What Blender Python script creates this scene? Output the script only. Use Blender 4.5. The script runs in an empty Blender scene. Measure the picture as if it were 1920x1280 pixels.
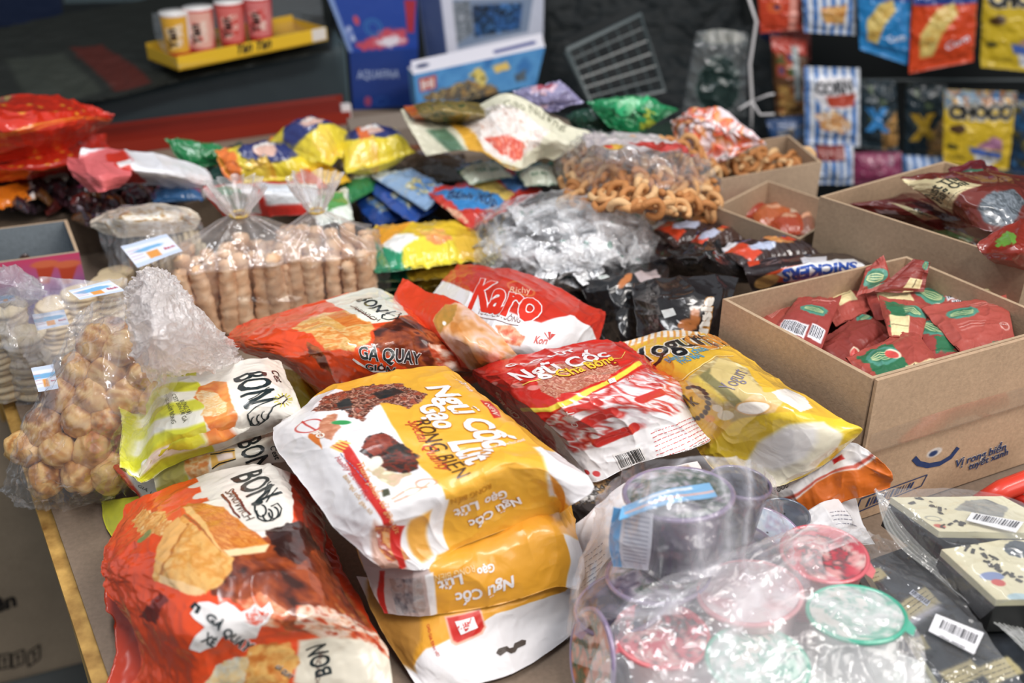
import bpy, math, random
import numpy as np
from mathutils import Vector, Matrix
random.seed(7)
scene = bpy.context.scene
COL = scene.collection
# ---------------------------------------------------------------- camera, world, lights, exposure
FPX = 2000.0; CAMH = 0.62; PITCH = math.radians(30); TZ = 0.75      # table top at 0.75 m, camera 0.62 m above it
cam_d = bpy.data.cameras.new('camera'); cam = bpy.data.objects.new('camera', cam_d); COL.objects.link(cam)
cam.location = (0, 0, TZ + CAMH); cam.rotation_euler = (math.radians(90) - PITCH, 0, 0)
cam_d.sensor_width = 36.0; cam_d.lens = 36.0 * FPX / 1920.0
cam_d.clip_start = 0.02
cam_d.dof.use_dof = True; cam_d.dof.focus_distance = 0.92; cam_d.dof.aperture_fstop = 3.9
scene.camera = cam
scene.view_settings.view_transform = 'Standard'; scene.view_settings.look = 'None'
scene.view_settings.exposure = 0.0; scene.view_settings.gamma = 1.0; scene.view_settings.use_curve_mapping = False
scene.cycles.transparent_max_bounces = 24; scene.cycles.max_bounces = 8
world = bpy.data.worlds.new('world'); scene.world = world; world.use_nodes = True
world.node_tree.nodes['Background'].inputs[0].default_value = (0.80, 0.90, 1.0, 1)
world.node_tree.nodes['Background'].inputs[1].default_value = 0.36
def area(name, loc, target, sx, sy, power, col):
    d = bpy.data.lights.new(name, 'AREA'); d.shape = 'RECTANGLE'; d.size = sx; d.size_y = sy; d.energy = power; d.color = col
    o = bpy.data.objects.new(name, d); COL.objects.link(o); o.location = loc
    o.rotation_euler = (Vector(target) - Vector(loc)).to_track_quat('-Z', 'Y').to_euler()
    return o
area('tube_light_front', (0.9, 0.1, 2.55), (0.05, 0.85, TZ), 1.3, 0.25, 27, (1.0, 0.95, 0.90))
area('tube_light_over', (-0.35, 0.75, 2.35), (-0.05, 0.85, TZ), 1.2, 0.2, 15, (0.98, 0.98, 1.0))
area('shop_front_daylight', (2.3, -0.9, 2.3), (0.1, 1.1, TZ), 1.6, 1.4, 36, (1.0, 0.95, 0.90))

# ---------------------------------------------------------------- helpers
def ray(px, py):
    a = (px - 960) / FPX; b = (640 - py) / FPX
    s, c = math.sin(PITCH), math.cos(PITCH)
    return np.array([a, c + b * s, -s + b * c])
def P(px, py, h):
    d = ray(px, py); t = (h - CAMH) / d[2]
    return np.array([0, 0, TZ + CAMH]) + d * t
def PY_(px, py, Y):                         # point on that sight line at depth Y
    d = ray(px, py); t = Y / d[1]
    return np.array([0, 0, TZ + CAMH]) + d * t
def proj(p):
    q = np.asarray(p) - np.array([0, 0, TZ + CAMH]); s, c = math.sin(PITCH), math.cos(PITCH)
    z = q[..., 1] * c - q[..., 2] * s; x = q[..., 0]; y = q[..., 1] * s + q[..., 2] * c
    return np.stack([960 + FPX * x / z, 640 - FPX * y / z], -1)
def lin(c):
    c = np.asarray(c, float)
    return np.where(c <= 0.04045, c / 12.92, ((c + 0.055) / 1.055) ** 2.4)
def hx(s):
    if not isinstance(s, str): return np.asarray(s, float)
    return np.array([int(s[i:i + 2], 16) / 255.0 for i in (0, 2, 4)])
_nz = {}
def vnoise(x, y, seed=0):
    if seed not in _nz: _nz[seed] = np.random.RandomState(seed + 11).rand(128, 128)
    g = _nz[seed]; xi = np.floor(x).astype(int); yi = np.floor(y).astype(int)
    fx = x - xi; fy = y - yi; fx = fx * fx * (3 - 2 * fx); fy = fy * fy * (3 - 2 * fy)
    a = g[xi % 128, yi % 128]; b = g[(xi + 1) % 128, yi % 128]; c = g[xi % 128, (yi + 1) % 128]; d = g[(xi + 1) % 128, (yi + 1) % 128]
    return (a * (1 - fx) + b * fx) * (1 - fy) + (c * (1 - fx) + d * fx) * fy
def fbm(x, y, seed=0, o=3):
    r = 0; a = 0.5; n = 0
    for k in range(o):
        r = r + a * vnoise(x * 2 ** k, y * 2 ** k, seed + k); n += a; a *= 0.55
    return r / n
def ridge(x, y, seed=0):
    wx = x + 0.7 * vnoise(x * 0.8, y * 0.8, seed + 5); wy = y + 0.7 * vnoise(x * 0.8 + 9, y * 0.8, seed + 6)
    return 1 - np.abs(2 * vnoise(wx, wy, seed) - 1)

# ---------------------------------------------------------------- materials
MATS = {}
def new_mat(name):
    m = bpy.data.materials.new(name); m.use_nodes = True; nt = m.node_tree; MATS[name] = m
    return m, nt, nt.nodes['Principled BSDF'], nt.nodes['Material Output']
def N(nt, t, **kw):
    n = nt.nodes.new(t)
    for k, v in kw.items(): setattr(n, k, v)
    return n
def colattr(nt):
    n = nt.nodes.new('ShaderNodeVertexColor'); n.layer_name = 'Col'; return n
def bump_net(nt, bsdf, parts, dist=0.001, strength=0.6):
    tc = N(nt, 'ShaderNodeTexCoord'); prev = None
    for kind, scale, st in parts:
        if kind == 'noise':
            t = N(nt, 'ShaderNodeTexNoise'); t.inputs['Scale'].default_value = scale; t.inputs['Detail'].default_value = 2.0; out = t.outputs['Fac']
            t.inputs['Distortion'].default_value = 1.2
        elif kind == 'vor':
            t = N(nt, 'ShaderNodeTexVoronoi'); t.feature = 'F1'; t.distance = 'EUCLIDEAN'; t.inputs['Scale'].default_value = scale; out = t.outputs['Distance']
        nt.links.new(tc.outputs['Object'], t.inputs['Vector'])
        b = N(nt, 'ShaderNodeBump'); b.inputs['Strength'].default_value = st; b.inputs['Distance'].default_value = dist
        nt.links.new(out, b.inputs['Height'])
        if prev: nt.links.new(prev.outputs['Normal'], b.inputs['Normal'])
        prev = b
    for s in (bsdf if isinstance(bsdf, (list, tuple)) else [bsdf]): nt.links.new(prev.outputs['Normal'], s.inputs['Normal'])
def mat_col(name, rough, spec=0.5, coat=0.0, metal=0.0, bump=None, dist=0.001, coat_r=0.08):
    m, nt, b, o = new_mat(name); c = colattr(nt); nt.links.new(c.outputs['Color'], b.inputs['Base Color'])
    b.inputs['Roughness'].default_value = rough; b.inputs['Specular IOR Level'].default_value = spec; b.inputs['Metallic'].default_value = metal
    b.inputs['Coat Weight'].default_value = coat; b.inputs['Coat Roughness'].default_value = coat_r
    if bump: bump_net(nt, b, bump, dist)
    return m
mat_col('printed_film', 0.38, 0.5, 0.35, bump=[('noise', 14, 0.25), ('noise', 45, 0.2)], dist=0.004, coat_r=0.12)
mat_col('glossy_film', 0.3, 0.5, 0.7, bump=[('noise', 14, 0.35), ('noise', 40, 0.3)], dist=0.005, coat_r=0.07)
mat_col('satin_film', 0.45, 0.4, 0.12, bump=[('noise', 40, 0.3)], dist=0.004, coat_r=0.25)
mat_col('paper', 0.75, 0.25, bump=[('noise', 60, 0.1)])
mat_col('plastic', 0.35, 0.5, 0.2)
mat_col('food', 0.65, 0.35, bump=[('noise', 180, 0.5), ('noise', 60, 0.3)], dist=0.0015)
mat_col('pastry', 0.5, 0.4, 0.15, bump=[('noise', 90, 0.25)], dist=0.001)
mat_col('foil', 0.2, 0.8, 0.9, 0.25, bump=[('noise', 140, 0.8), ('vor', 110, 0.7)], dist=0.004)
mat_col('dark_matte', 0.6, 0.3, bump=[('noise', 30, 0.1)])
# cardboard: fibres, flute lines, dirt
m, nt, b, o = new_mat('cardboard'); c = colattr(nt); tc = N(nt, 'ShaderNodeTexCoord')
n1 = N(nt, 'ShaderNodeTexNoise'); n1.inputs['Scale'].default_value = 260; n1.inputs['Detail'].default_value = 3
n2 = N(nt, 'ShaderNodeTexNoise'); n2.inputs['Scale'].default_value = 9; n2.inputs['Detail'].default_value = 4
nt.links.new(tc.outputs['Object'], n1.inputs['Vector']); nt.links.new(tc.outputs['Object'], n2.inputs['Vector'])
r1 = N(nt, 'ShaderNodeMapRange'); r1.inputs[1].default_value = .3; r1.inputs[2].default_value = .7; r1.inputs[3].default_value = .88; r1.inputs[4].default_value = 1.06; nt.links.new(n1.outputs['Fac'], r1.inputs[0])
r2 = N(nt, 'ShaderNodeMapRange'); r2.inputs[1].default_value = .3; r2.inputs[2].default_value = .7; r2.inputs[3].default_value = .86; r2.inputs[4].default_value = 1.08; nt.links.new(n2.outputs['Fac'], r2.inputs[0])
mu = N(nt, 'ShaderNodeMath', operation='MULTIPLY'); nt.links.new(r1.outputs[0], mu.inputs[0]); nt.links.new(r2.outputs[0], mu.inputs[1])
vm = N(nt, 'ShaderNodeVectorMath', operation='SCALE'); nt.links.new(c.outputs['Color'], vm.inputs[0]); nt.links.new(mu.outputs[0], vm.inputs['Scale'])
nt.links.new(vm.outputs[0], b.inputs['Base Color']); b.inputs['Roughness'].default_value = .8; b.inputs['Specular IOR Level'].default_value = .25
bump_net(nt, b, [('noise', 260, .15), ('noise', 20, .2)], 0.002)
# pine wood
m, nt, b, o = new_mat('pine_wood'); tc = N(nt, 'ShaderNodeTexCoord'); mp = N(nt, 'ShaderNodeMapping'); mp.inputs['Scale'].default_value = (30, 30, 2.5)
n1 = N(nt, 'ShaderNodeTexNoise'); n1.inputs['Scale'].default_value = 1.5; n1.inputs['Detail'].default_value = 4; nt.links.new(tc.outputs['Object'], mp.inputs[0]); nt.links.new(mp.outputs[0], n1.inputs['Vector'])
cr = N(nt, 'ShaderNodeValToRGB'); cr.color_ramp.elements[0].color = (*lin(hx('8a6026')), 1); cr.color_ramp.elements[1].color = (*lin(hx('dcae5e')), 1)
cr.color_ramp.elements[0].position = .3; cr.color_ramp.elements[1].position = .65
nt.links.new(n1.outputs['Fac'], cr.inputs[0]); nt.links.new(cr.outputs[0], b.inputs['Base Color']); b.inputs['Roughness'].default_value = .55
# concrete floor
m, nt, b, o = new_mat('concrete'); tc = N(nt, 'ShaderNodeTexCoord'); n1 = N(nt, 'ShaderNodeTexNoise'); n1.inputs['Scale'].default_value = 6; n1.inputs['Detail'].default_value = 6
nt.links.new(tc.outputs['Object'], n1.inputs['Vector']); cr = N(nt, 'ShaderNodeValToRGB'); cr.color_ramp.elements[0].color = (.05, .055, .055, 1); cr.color_ramp.elements[1].color = (.16, .17, .165, 1)
nt.links.new(n1.outputs['Fac'], cr.inputs[0]); nt.links.new(cr.outputs[0], b.inputs['Base Color']); b.inputs['Roughness'].default_value = .7
# painted dark wall
m, nt, b, o = new_mat('wall_paint'); tc = N(nt, 'ShaderNodeTexCoord'); n1 = N(nt, 'ShaderNodeTexNoise'); n1.inputs['Scale'].default_value = 2.5; n1.inputs['Detail'].default_value = 5
nt.links.new(tc.outputs['Object'], n1.inputs['Vector']); cr = N(nt, 'ShaderNodeValToRGB'); cr.color_ramp.elements[0].color = (.006, .008, .009, 1); cr.color_ramp.elements[1].color = (.022, .027, .028, 1)
nt.links.new(n1.outputs['Fac'], cr.inputs[0]); nt.links.new(cr.outputs[0], b.inputs['Base Color']); b.inputs['Roughness'].default_value = .8
# see-through film: Col.alpha = how milky, printed or streaked with painted highlights it is
def mat_clear(name, gl, rough, bumps, dist, base_w=0.08):
    m, nt, b, o = new_mat(name); c = colattr(nt); nt.links.new(c.outputs['Color'], b.inputs['Base Color'])
    b.inputs['Roughness'].default_value = .4; b.inputs['Specular IOR Level'].default_value = .5
    tr = N(nt, 'ShaderNodeBsdfTransparent'); g = N(nt, 'ShaderNodeBsdfGlossy'); g.inputs['Roughness'].default_value = rough
    mx = N(nt, 'ShaderNodeMixShader'); nt.links.new(c.outputs['Alpha'], mx.inputs[0]); nt.links.new(tr.outputs[0], mx.inputs[1]); nt.links.new(b.outputs[0], mx.inputs[2])
    lw = N(nt, 'ShaderNodeLayerWeight'); lw.inputs['Blend'].default_value = .35
    mr = N(nt, 'ShaderNodeMapRange'); mr.inputs[3].default_value = base_w; mr.inputs[4].default_value = gl; nt.links.new(lw.outputs['Facing'], mr.inputs[0])
    m2 = N(nt, 'ShaderNodeMixShader'); nt.links.new(mr.outputs[0], m2.inputs[0]); nt.links.new(mx.outputs[0], m2.inputs[1]); nt.links.new(g.outputs[0], m2.inputs[2])
    if name == 'crumpled_film':              # thin crushed plastic lets light through from behind
        tl = N(nt, 'ShaderNodeBsdfTranslucent'); nt.links.new(c.outputs['Color'], tl.inputs['Color']); m3 = N(nt, 'ShaderNodeMixShader'); m3.inputs[0].default_value = .45
        nt.links.new(b.outputs[0], m3.inputs[1]); nt.links.new(tl.outputs[0], m3.inputs[2]); nt.links.new(m3.outputs[0], mx.inputs[2])
    nt.links.new(m2.outputs[0], o.inputs['Surface']); bump_net(nt, [b, g, lw], bumps, dist)
mat_clear('clear_film', .30, .10, [('noise', 16, .5), ('noise', 55, .3)], .008, .045)
mat_clear('crumpled_film', .16, .2, [('noise', 60, .6), ('noise', 150, .5)], .006, .05)
mat_clear('clear_plastic', .35, .08, [('noise', 20, .1)], .002, .06)

# ---------------------------------------------------------------- mesh making
def tag(o, label=None, cat=None, group=None, kind=None):
    if label: o['label'] = label
    if cat: o['category'] = cat
    if group: o['group'] = group
    if kind: o['kind'] = kind
    return o
def empty(name, loc, label, cat, group=None):
    o = bpy.data.objects.new(name, None); COL.objects.link(o); o.location = loc; o.empty_display_size = .02
    return tag(o, label, cat, group)
def mesh_obj(name, V, quads, tris, C, mat, parent=None, origin=None, smooth=True):
    V = np.asarray(V, float).reshape(-1, 3)
    if parent is not None: org = np.array(parent.matrix_basis.translation)
    else: org = V.mean(0) if origin is None else np.asarray(origin, float)
    if parent is not None and parent.parent is not None: org = org + np.array(parent.parent.location)
    me = bpy.data.meshes.new(name)
    quads = np.asarray(quads, int).reshape(-1, 4); tris = np.asarray(tris, int).reshape(-1, 3)
    nq, ntr = len(quads), len(tris)
    me.vertices.add(len(V)); me.vertices.foreach_set('co', (V - org).ravel())
    me.loops.add(nq * 4 + ntr * 3); me.loops.foreach_set('vertex_index', np.concatenate([quads.ravel(), tris.ravel()]).astype(np.int32))
    me.polygons.add(nq + ntr)
    st = np.concatenate([np.arange(nq) * 4, nq * 4 + np.arange(ntr) * 3]).astype(np.int32)
    me.polygons.foreach_set('loop_start', st)
    me.polygons.foreach_set('use_smooth', np.full(nq + ntr, smooth))
    me.update(calc_edges=True); me.validate()
    C = np.asarray(C, float)
    if C.ndim == 1: C = np.tile(C, (len(V), 1))
    if C.shape[1] == 3: C = np.concatenate([C, np.ones((len(C), 1))], 1)
    C = np.concatenate([lin(C[:, :3]), C[:, 3:]], 1)
    at = me.color_attributes.new('Col', 'FLOAT_COLOR', 'POINT'); at.data.foreach_set('color', C.ravel().astype(np.float32))
    me.materials.append(MATS[mat])
    o = bpy.data.objects.new(name, me); COL.objects.link(o)
    if parent is not None: o.parent = parent
    else: o.location = org
    return o
class MB:                                    # collects pieces of one mesh
    def __init__(s): s.V = []; s.Q = []; s.T = []; s.C = []; s.n = 0
    def add(s, V, Q=(), T=(), C='ffffff'):
        V = np.asarray(V, float).reshape(-1, 3); Q = np.asarray(Q, int).reshape(-1, 4); T = np.asarray(T, int).reshape(-1, 3)
        if isinstance(C, str) or np.ndim(C) == 1:
            c = hx(C); C = np.tile(np.append(c, 1) if len(c) == 3 else c, (len(V), 1))
        elif np.shape(C)[1] == 3: C = np.concatenate([C, np.ones((len(C), 1))], 1)
        s.V.append(V); s.Q.append(Q + s.n); s.T.append(T + s.n); s.C.append(C); s.n += len(V)
    def box(s, p, a, b, c, C):               # corner p and three edge vectors
        p, a, b, c = [np.asarray(q, float) for q in (p, a, b, c)]
        if np.dot(np.cross(a, b), c) < 0: a, b = b, a
        for (o_, e, f) in ((p, b, a), (p + c, a, b), (p, a, c), (p + b, c, a), (p, c, b), (p + a, b, c)):
            s.add([o_, o_ + e, o_ + e + f, o_ + f], [[0, 1, 2, 3]], C=C)
    def tube(s, pts, r, C, n=8):
        pts = np.asarray(pts, float); rr = np.broadcast_to(r, (len(pts),)); V = []
        for i, p in enumerate(pts):
            d = pts[min(i + 1, len(pts) - 1)] - pts[max(i - 1, 0)]; d = d / (np.linalg.norm(d) + 1e-9)
            a = np.cross(d, [0, 0, 1]) if abs(d[2]) < .9 else np.cross(d, [1, 0, 0]); a /= np.linalg.norm(a); b = np.cross(d, a)
            for k in range(n):
                t = 2 * math.pi * k / n; V.append(p + rr[i] * (a * math.cos(t) + b * math.sin(t)))
        Q = [[i * n + k, i * n + (k + 1) % n, (i + 1) * n + (k + 1) % n, (i + 1) * n + k] for i in range(len(pts) - 1) for k in range(n)]
        T = [[0, (k + 1) % n, k] for k in range(1, n - 1)] + [[(len(pts) - 1) * n, (len(pts) - 1) * n + k, (len(pts) - 1) * n + (k + 1) % n] for k in range(1, n - 1)]
        s.add(V, Q, T, C)
    def lathe(s, prof, C, M=None, n=40, wob=None):
        V = []; Cs = []
        for i, (r, z) in enumerate(prof):
            for k in range(n):
                t = 2 * math.pi * k / n; rr = r * (1 + (wob(t, z) if wob else 0)); V.append([rr * math.cos(t), rr * math.sin(t), z])
                Cs.append(C[i] if isinstance(C, list) else C)
        V = np.array(V)
        if M is not None: V = V @ np.array(M.to_3x3()).T + np.array(M.translation)
        Q = [[i * n + k, i * n + (k + 1) % n, (i + 1) * n + (k + 1) % n, (i + 1) * n + k] for i in range(len(prof) - 1) for k in range(n)]
        CC = [hx(c) for c in Cs]; CC = [np.append(c, 1) if len(c) == 3 else c for c in CC]
        s.add(V, Q, (), np.array(CC))
    def build(s, name, mat, parent=None, smooth=False, origin=None):
        return mesh_obj(name, np.concatenate(s.V), np.concatenate(s.Q), np.concatenate(s.T), np.concatenate(s.C), mat, parent, origin, smooth)

# ---------------------------------------------------------------- lettering
_txt = {}
def text_mesh(string, bold, shear):
    key = (string, bold, shear)
    if key in _txt: return _txt[key]
    cu = bpy.data.curves.new('t', 'FONT'); cu.body = string; cu.size = 1; cu.offset = bold; cu.shear = shear; cu.resolution_u = 3
    ob = bpy.data.objects.new('t', cu); COL.objects.link(ob)
    dg = bpy.context.evaluated_depsgraph_get(); me = ob.evaluated_get(dg).to_mesh()
    V = np.zeros(len(me.vertices) * 3); me.vertices.foreach_get('co', V); V = V.reshape(-1, 3)[:, :2]
    me.calc_loop_triangles(); T = np.zeros(len(me.loop_triangles) * 3, int); me.loop_triangles.foreach_get('vertices', T); T = T.reshape(-1, 3)
    ob.evaluated_get(dg).to_mesh_clear(); bpy.data.objects.remove(ob); bpy.data.curves.remove(cu)
    _txt[key] = (V, T); return V, T
def refine(V, T, hmax):
    for _ in range(5):
        e = np.max([np.linalg.norm(V[T[:, i]] - V[T[:, (i + 1) % 3]], axis=1) for i in range(3)], 0)
        big = e > hmax
        if not big.any() or len(T) > 60000: break
        t = T[big]; a, b, c = V[t[:, 0]], V[t[:, 1]], V[t[:, 2]]; n = len(V); k = len(t)
        V = np.concatenate([V, (a + b) / 2, (b + c) / 2, (c + a) / 2]); i = np.arange(k); ab, bc, ca = n + i, n + k + i, n + 2 * k + i
        T = np.concatenate([T[~big], np.stack([t[:, 0], ab, ca], 1), np.stack([ab, t[:, 1], bc], 1), np.stack([ca, bc, t[:, 2]], 1), np.stack([ab, bc, ca], 1)])
    key, inv = np.unique(np.round(V, 5), axis=0, return_inverse=True)
    return key, inv.reshape(-1)[T]

# ---------------------------------------------------------------- sheets (bags, packets, printed faces)
def hermite(K, knots, s):
    K = np.asarray(K, float); n = len(K)
    if n == 2: return K[0][None] * (1 - s)[:, None] + K[1][None] * s[:, None] if K.ndim == 2 else K[0][None] * (1 - s)[:, None, None] + K[1][None] * s[:, None, None]
    d = np.diff(knots); sl = (K[1:] - K[:-1]) / d.reshape(-1, *([1] * (K.ndim - 1)))
    T = np.zeros_like(K); T[0] = sl[0]; T[-1] = sl[-1]
    for i in range(1, n - 1): T[i] = (sl[i - 1] * d[i] + sl[i] * d[i - 1]) / (d[i] + d[i - 1])
    i = np.clip(np.searchsorted(knots, s, side='right') - 1, 0, n - 2); h = d[i]; t = (s - knots[i]) / h
    sh = (-1,) + (1,) * (K.ndim - 1); t = t.reshape(sh); h = h.reshape(sh)
    return (2 * t**3 - 3 * t**2 + 1) * K[i] + (t**3 - 2 * t**2 + t) * h * T[i] + (-2 * t**3 + 3 * t**2) * K[i + 1] + (t**3 - t**2) * h * T[i + 1]
def chord(K):
    d = np.linalg.norm(K[1:] - K[:-1], axis=-1); d = d.reshape(len(K) - 1, -1).mean(1); k = np.concatenate([[0], np.cumsum(d)]); return k / k[-1], k[-1]
class Sheet:
    """A sheet spanned over a lattice of points; printed in its own flat cm coordinates."""
    def __init__(s, ctrl, nu=120, nv=120, up=0.0, dn=0.0, seal=(0, 0, 0, 0), amp=0.0, scale=3.0, seed=1, raw=False, folds=0.0, edge=0.0, pinch=1.0, floor=0.002, power=2.2):
        K = np.array([[P(*p) if not raw else np.asarray(p, float) for p in row] for row in ctrl])
        kv, H = chord(K); ku, W = chord(K.transpose(1, 0, 2)); s.W = W * 100; s.H = H * 100
        u = np.linspace(0, 1, nu); v = np.linspace(0, 1, nv)
        G = hermite(K, kv, v); G = hermite(G.transpose(1, 0, 2), ku, u).transpose(1, 0, 2)     # (nv, nu, 3)
        s.nu, s.nv = nu, nv; s.X, s.Y = np.meshgrid(u * s.W, v * s.H); U, Vv = np.meshgrid(u, v)
        if edge:
            for ax, arr in ((0, 1), (1, 0)):
                pass
            wob = (fbm(s.X * .5, s.Y * .5, seed + 40) - .5) * edge * 2; wob2 = (fbm(s.X * .5 + 30, s.Y * .5, seed + 41) - .5) * edge * 2
            G[..., 0] += wob; G[..., 1] += wob2
        du = np.gradient(G, axis=1); dv = np.gradient(G, axis=0); n = np.cross(dv, du); n /= np.linalg.norm(n, axis=-1, keepdims=True) + 1e-12
        L, R, T, B = seal
        a = np.clip((U - L) / max(1e-6, 1 - L - R), 0, 1); b = np.clip((Vv - T) / max(1e-6, 1 - T - B), 0, 1)
        pw = lambda t: np.clip(1 - np.abs(2 * t - 1) ** power, 0, 1) ** .6
        pil = (pw(a) * pw(b)) ** pinch; s.pil = pil
        dE = np.minimum.reduce([a * s.W * (1 if L else 9), (1 - a) * s.W * (1 if R else 9), b * s.H * (1 if T else 9), (1 - b) * s.H * (1 if B else 9)])
        w = np.zeros_like(U)
        if amp:
            w += amp * ((fbm(s.X / scale, s.Y / scale, seed) - .5) * 1.6 + .8 * (ridge(s.X / scale * 1.3, s.Y / scale * 1.3, seed + 3) ** 3 - .3) + .25 * (ridge(s.X / scale * 3.5, s.Y / scale * 3.5, seed + 8) ** 2 - .4))
        if folds:
            along_u = (fbm(s.X * 1.3, s.Y * .25, seed + 21) - .5) + .5 * (fbm(s.X * 3, s.Y * .4, seed + 22) - .5)
            along_v = (fbm(s.X * .25, s.Y * 1.3, seed + 23) - .5) + .5 * (fbm(s.X * .4, s.Y * 3, seed + 24) - .5)
            dT = np.minimum(Vv * s.H if T else 99, (1 - Vv) * s.H if B else 99); dS = np.minimum(U * s.W if L else 99, (1 - U) * s.W if R else 99)
            w += folds * 2 * (along_u * np.exp(-dT / 3.0) + along_v * np.exp(-dS / 3.0))
        top = G + n * (up * pil + w)[..., None]
        top[..., 2] = np.maximum(top[..., 2], TZ + floor)
        s.top, s.n, s.G, s.U, s.Vv = top, n, G, U, Vv
        du = np.gradient(top, axis=1); dv = np.gradient(top, axis=0); nn = np.cross(dv, du); s.nn = nn / (np.linalg.norm(nn, axis=-1, keepdims=True) + 1e-12)
        s.dn = dn; s.floor = floor; s.C = np.ones((nv, nu, 4)); s.over = []; s.aa = max(s.W / nu, s.H / nv) * .7
        s.pp = proj(top)
    # --- printing in sheet coordinates
    def at(s, px, py):
        d = ((s.pp - np.array([px, py])) ** 2).sum(-1)
        vis = np.where((s.nn * (np.array([0, 0, TZ + CAMH]) - s.top)).sum(-1) > 0, 0, 400); d = d + vis
        j, i = np.unravel_index(np.argmin(d), d.shape); j = min(max(j, 1), s.nv - 2); i = min(max(i, 1), s.nu - 2)
        a = (s.pp[j, min(i + 3, s.nu - 1)] - s.pp[j, max(i - 3, 0)]) / (min(i + 3, s.nu - 1) - max(i - 3, 0)); b = (s.pp[min(j + 3, s.nv - 1), i] - s.pp[max(j - 3, 0), i]) / (min(j + 3, s.nv - 1) - max(j - 3, 0))
        M = np.array([a, b]).T; r = np.array([px, py]) - s.pp[j, i]
        try: st = np.linalg.solve(M, r)
        except Exception: st = np.zeros(2)
        st = np.clip(st, -25, 25)
        return np.array([(i + st[0]) / (s.nu - 1) * s.W, (j + st[1]) / (s.nv - 1) * s.H])
    def bg(s, c): s.C[..., :3] = hx(c); return s
    def mix(s, m, c, a=None):
        c = hx(c) if not (isinstance(c, np.ndarray) and c.ndim == 3) else c
        s.C[..., :3] = s.C[..., :3] * (1 - m[..., None]) + c * m[..., None]
        if a is not None: s.C[..., 3] = s.C[..., 3] * (1 - m) + a * m
        return s
    def sd_poly(s, pts):
        pts = np.asarray(pts, float); d = np.full(s.X.shape, 1e9); ins = np.zeros(s.X.shape, bool)
        for k in range(len(pts)):
            a, b = pts[k], pts[(k + 1) % len(pts)]; e = b - a; wx, wy = s.X - a[0], s.Y - a[1]
            t = np.clip((wx * e[0] + wy * e[1]) / (e @ e + 1e-9), 0, 1); d = np.minimum(d, np.hypot(wx - e[0] * t, wy - e[1] * t))
            c1 = (a[1] <= s.Y) != (b[1] <= s.Y); xx = a[0] + (s.Y - a[1]) / ((b[1] - a[1]) if b[1] != a[1] else 1e-9) * (b[0] - a[0]); ins ^= c1 & (s.X < xx)
        return np.where(ins, -d, d)
    def m_of(s, sd, soft=None): soft = soft or s.aa; return np.clip(.5 - sd / (2 * soft), 0, 1)
    def poly(s, pts, c, soft=None, a=None, rough=0, fr=False):     # pts in photo pixels found on the sheet, or fractions when fr
        q = [np.array([p[0] * s.W, p[1] * s.H]) if fr else s.at(*p) for p in pts]
        sd = s.sd_poly(q)
        if rough: sd = sd + (fbm(s.X * 1.8, s.Y * 1.8, 77) - .5) * rough
        return s.mix(s.m_of(sd, soft), c, a)
    def rect(s, x0, y0, x1, y1, c, soft=None, a=None, rough=0): return s.poly([(x0, y0), (x1, y0), (x1, y1), (x0, y1)], c, soft, a, rough, True)
    def ell_m(s, c0, r, rot=0, rough=0, fr=False, seed=5, soft=None):
        c = np.array([c0[0] * s.W, c0[1] * s.H]) if fr else s.at(*c0); ct, st = math.cos(rot), math.sin(rot)
        dx, dy = s.X - c[0], s.Y - c[1]; x = (dx * ct + dy * st) / r[0]; y = (-dx * st + dy * ct) / r[1]
        q = np.sqrt(x * x + y * y) * min(r) - min(r)
        if rough: q = q + (fbm(s.X * 1.5, s.Y * 1.5, seed) - .5) * rough
        return s.m_of(q, soft)
    def ell(s, c0, r, c, rot=0, rough=0, fr=False, a=None, seed=5, soft=None): return s.mix(s.ell_m(c0, r, rot, rough, fr, seed, soft), c, a)
    def ring(s, c0, r, w, c, rot=0, fr=False):
        m = s.ell_m(c0, r, rot, fr=fr) - s.ell_m(c0, (r[0] - w, r[1] - w), rot, fr=fr); return s.mix(np.clip(m, 0, 1), c)
    def pal(s, cols, sc=1.0, seed=3, rot=0, st=1.0, o=4):
        x = (s.X * math.cos(rot) + s.Y * math.sin(rot)) * sc; y = (-s.X * math.sin(rot) + s.Y * math.cos(rot)) * sc * st
        t = np.clip((fbm(x, y, seed, o) - .25) / .5, 0, .9999) * (len(cols) - 1); i = t.astype(int); f = (t - i)[..., None]; cc = np.array([hx(c) for c in cols])
        return cc[i] * (1 - f) + cc[np.minimum(i + 1, len(cols) - 1)] * f
    def food(s, c0, r, cols, rot=0, sc=1.2, seed=3, rough=.8, fr=False, st=1.0, trot=0): return s.mix(s.ell_m(c0, r, rot, rough, fr, seed), s.pal(cols, sc, seed, trot, st))
    def foodp(s, pts, cols, sc=1.2, seed=3, rough=.5, st=1.0, trot=0, fr=False):
        q = [np.array([p[0] * s.W, p[1] * s.H]) if fr else s.at(*p) for p in pts]
        sd = s.sd_poly(q) + (fbm(s.X * 1.8, s.Y * 1.8, seed) - .5) * rough
        return s.mix(s.m_of(sd), s.pal(cols, sc, seed, trot, st))
    def line(s, pts, w, c, fr=False, a=None):
        q = [np.array([p[0] * s.W, p[1] * s.H]) if fr else s.at(*p) for p in pts]; d = np.full(s.X.shape, 1e9)
        for p0, p1 in zip(q[:-1], q[1:]):
            e = p1 - p0; wx, wy = s.X - p0[0], s.Y - p0[1]; t = np.clip((wx * e[0] + wy * e[1]) / (e @ e + 1e-9), 0, 1); d = np.minimum(d, np.hypot(wx - e[0] * t, wy - e[1] * t))
        return s.mix(s.m_of(d - w / 2), c, a)
    # --- crisp printed shapes and words, laid on the sheet
    def _lay(s, V2, T, c, lift):
        V2, T = refine(V2, T, max(.28, min(s.W, s.H) / 80)); s.over.append((V2, T, hx(c), lift))
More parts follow.
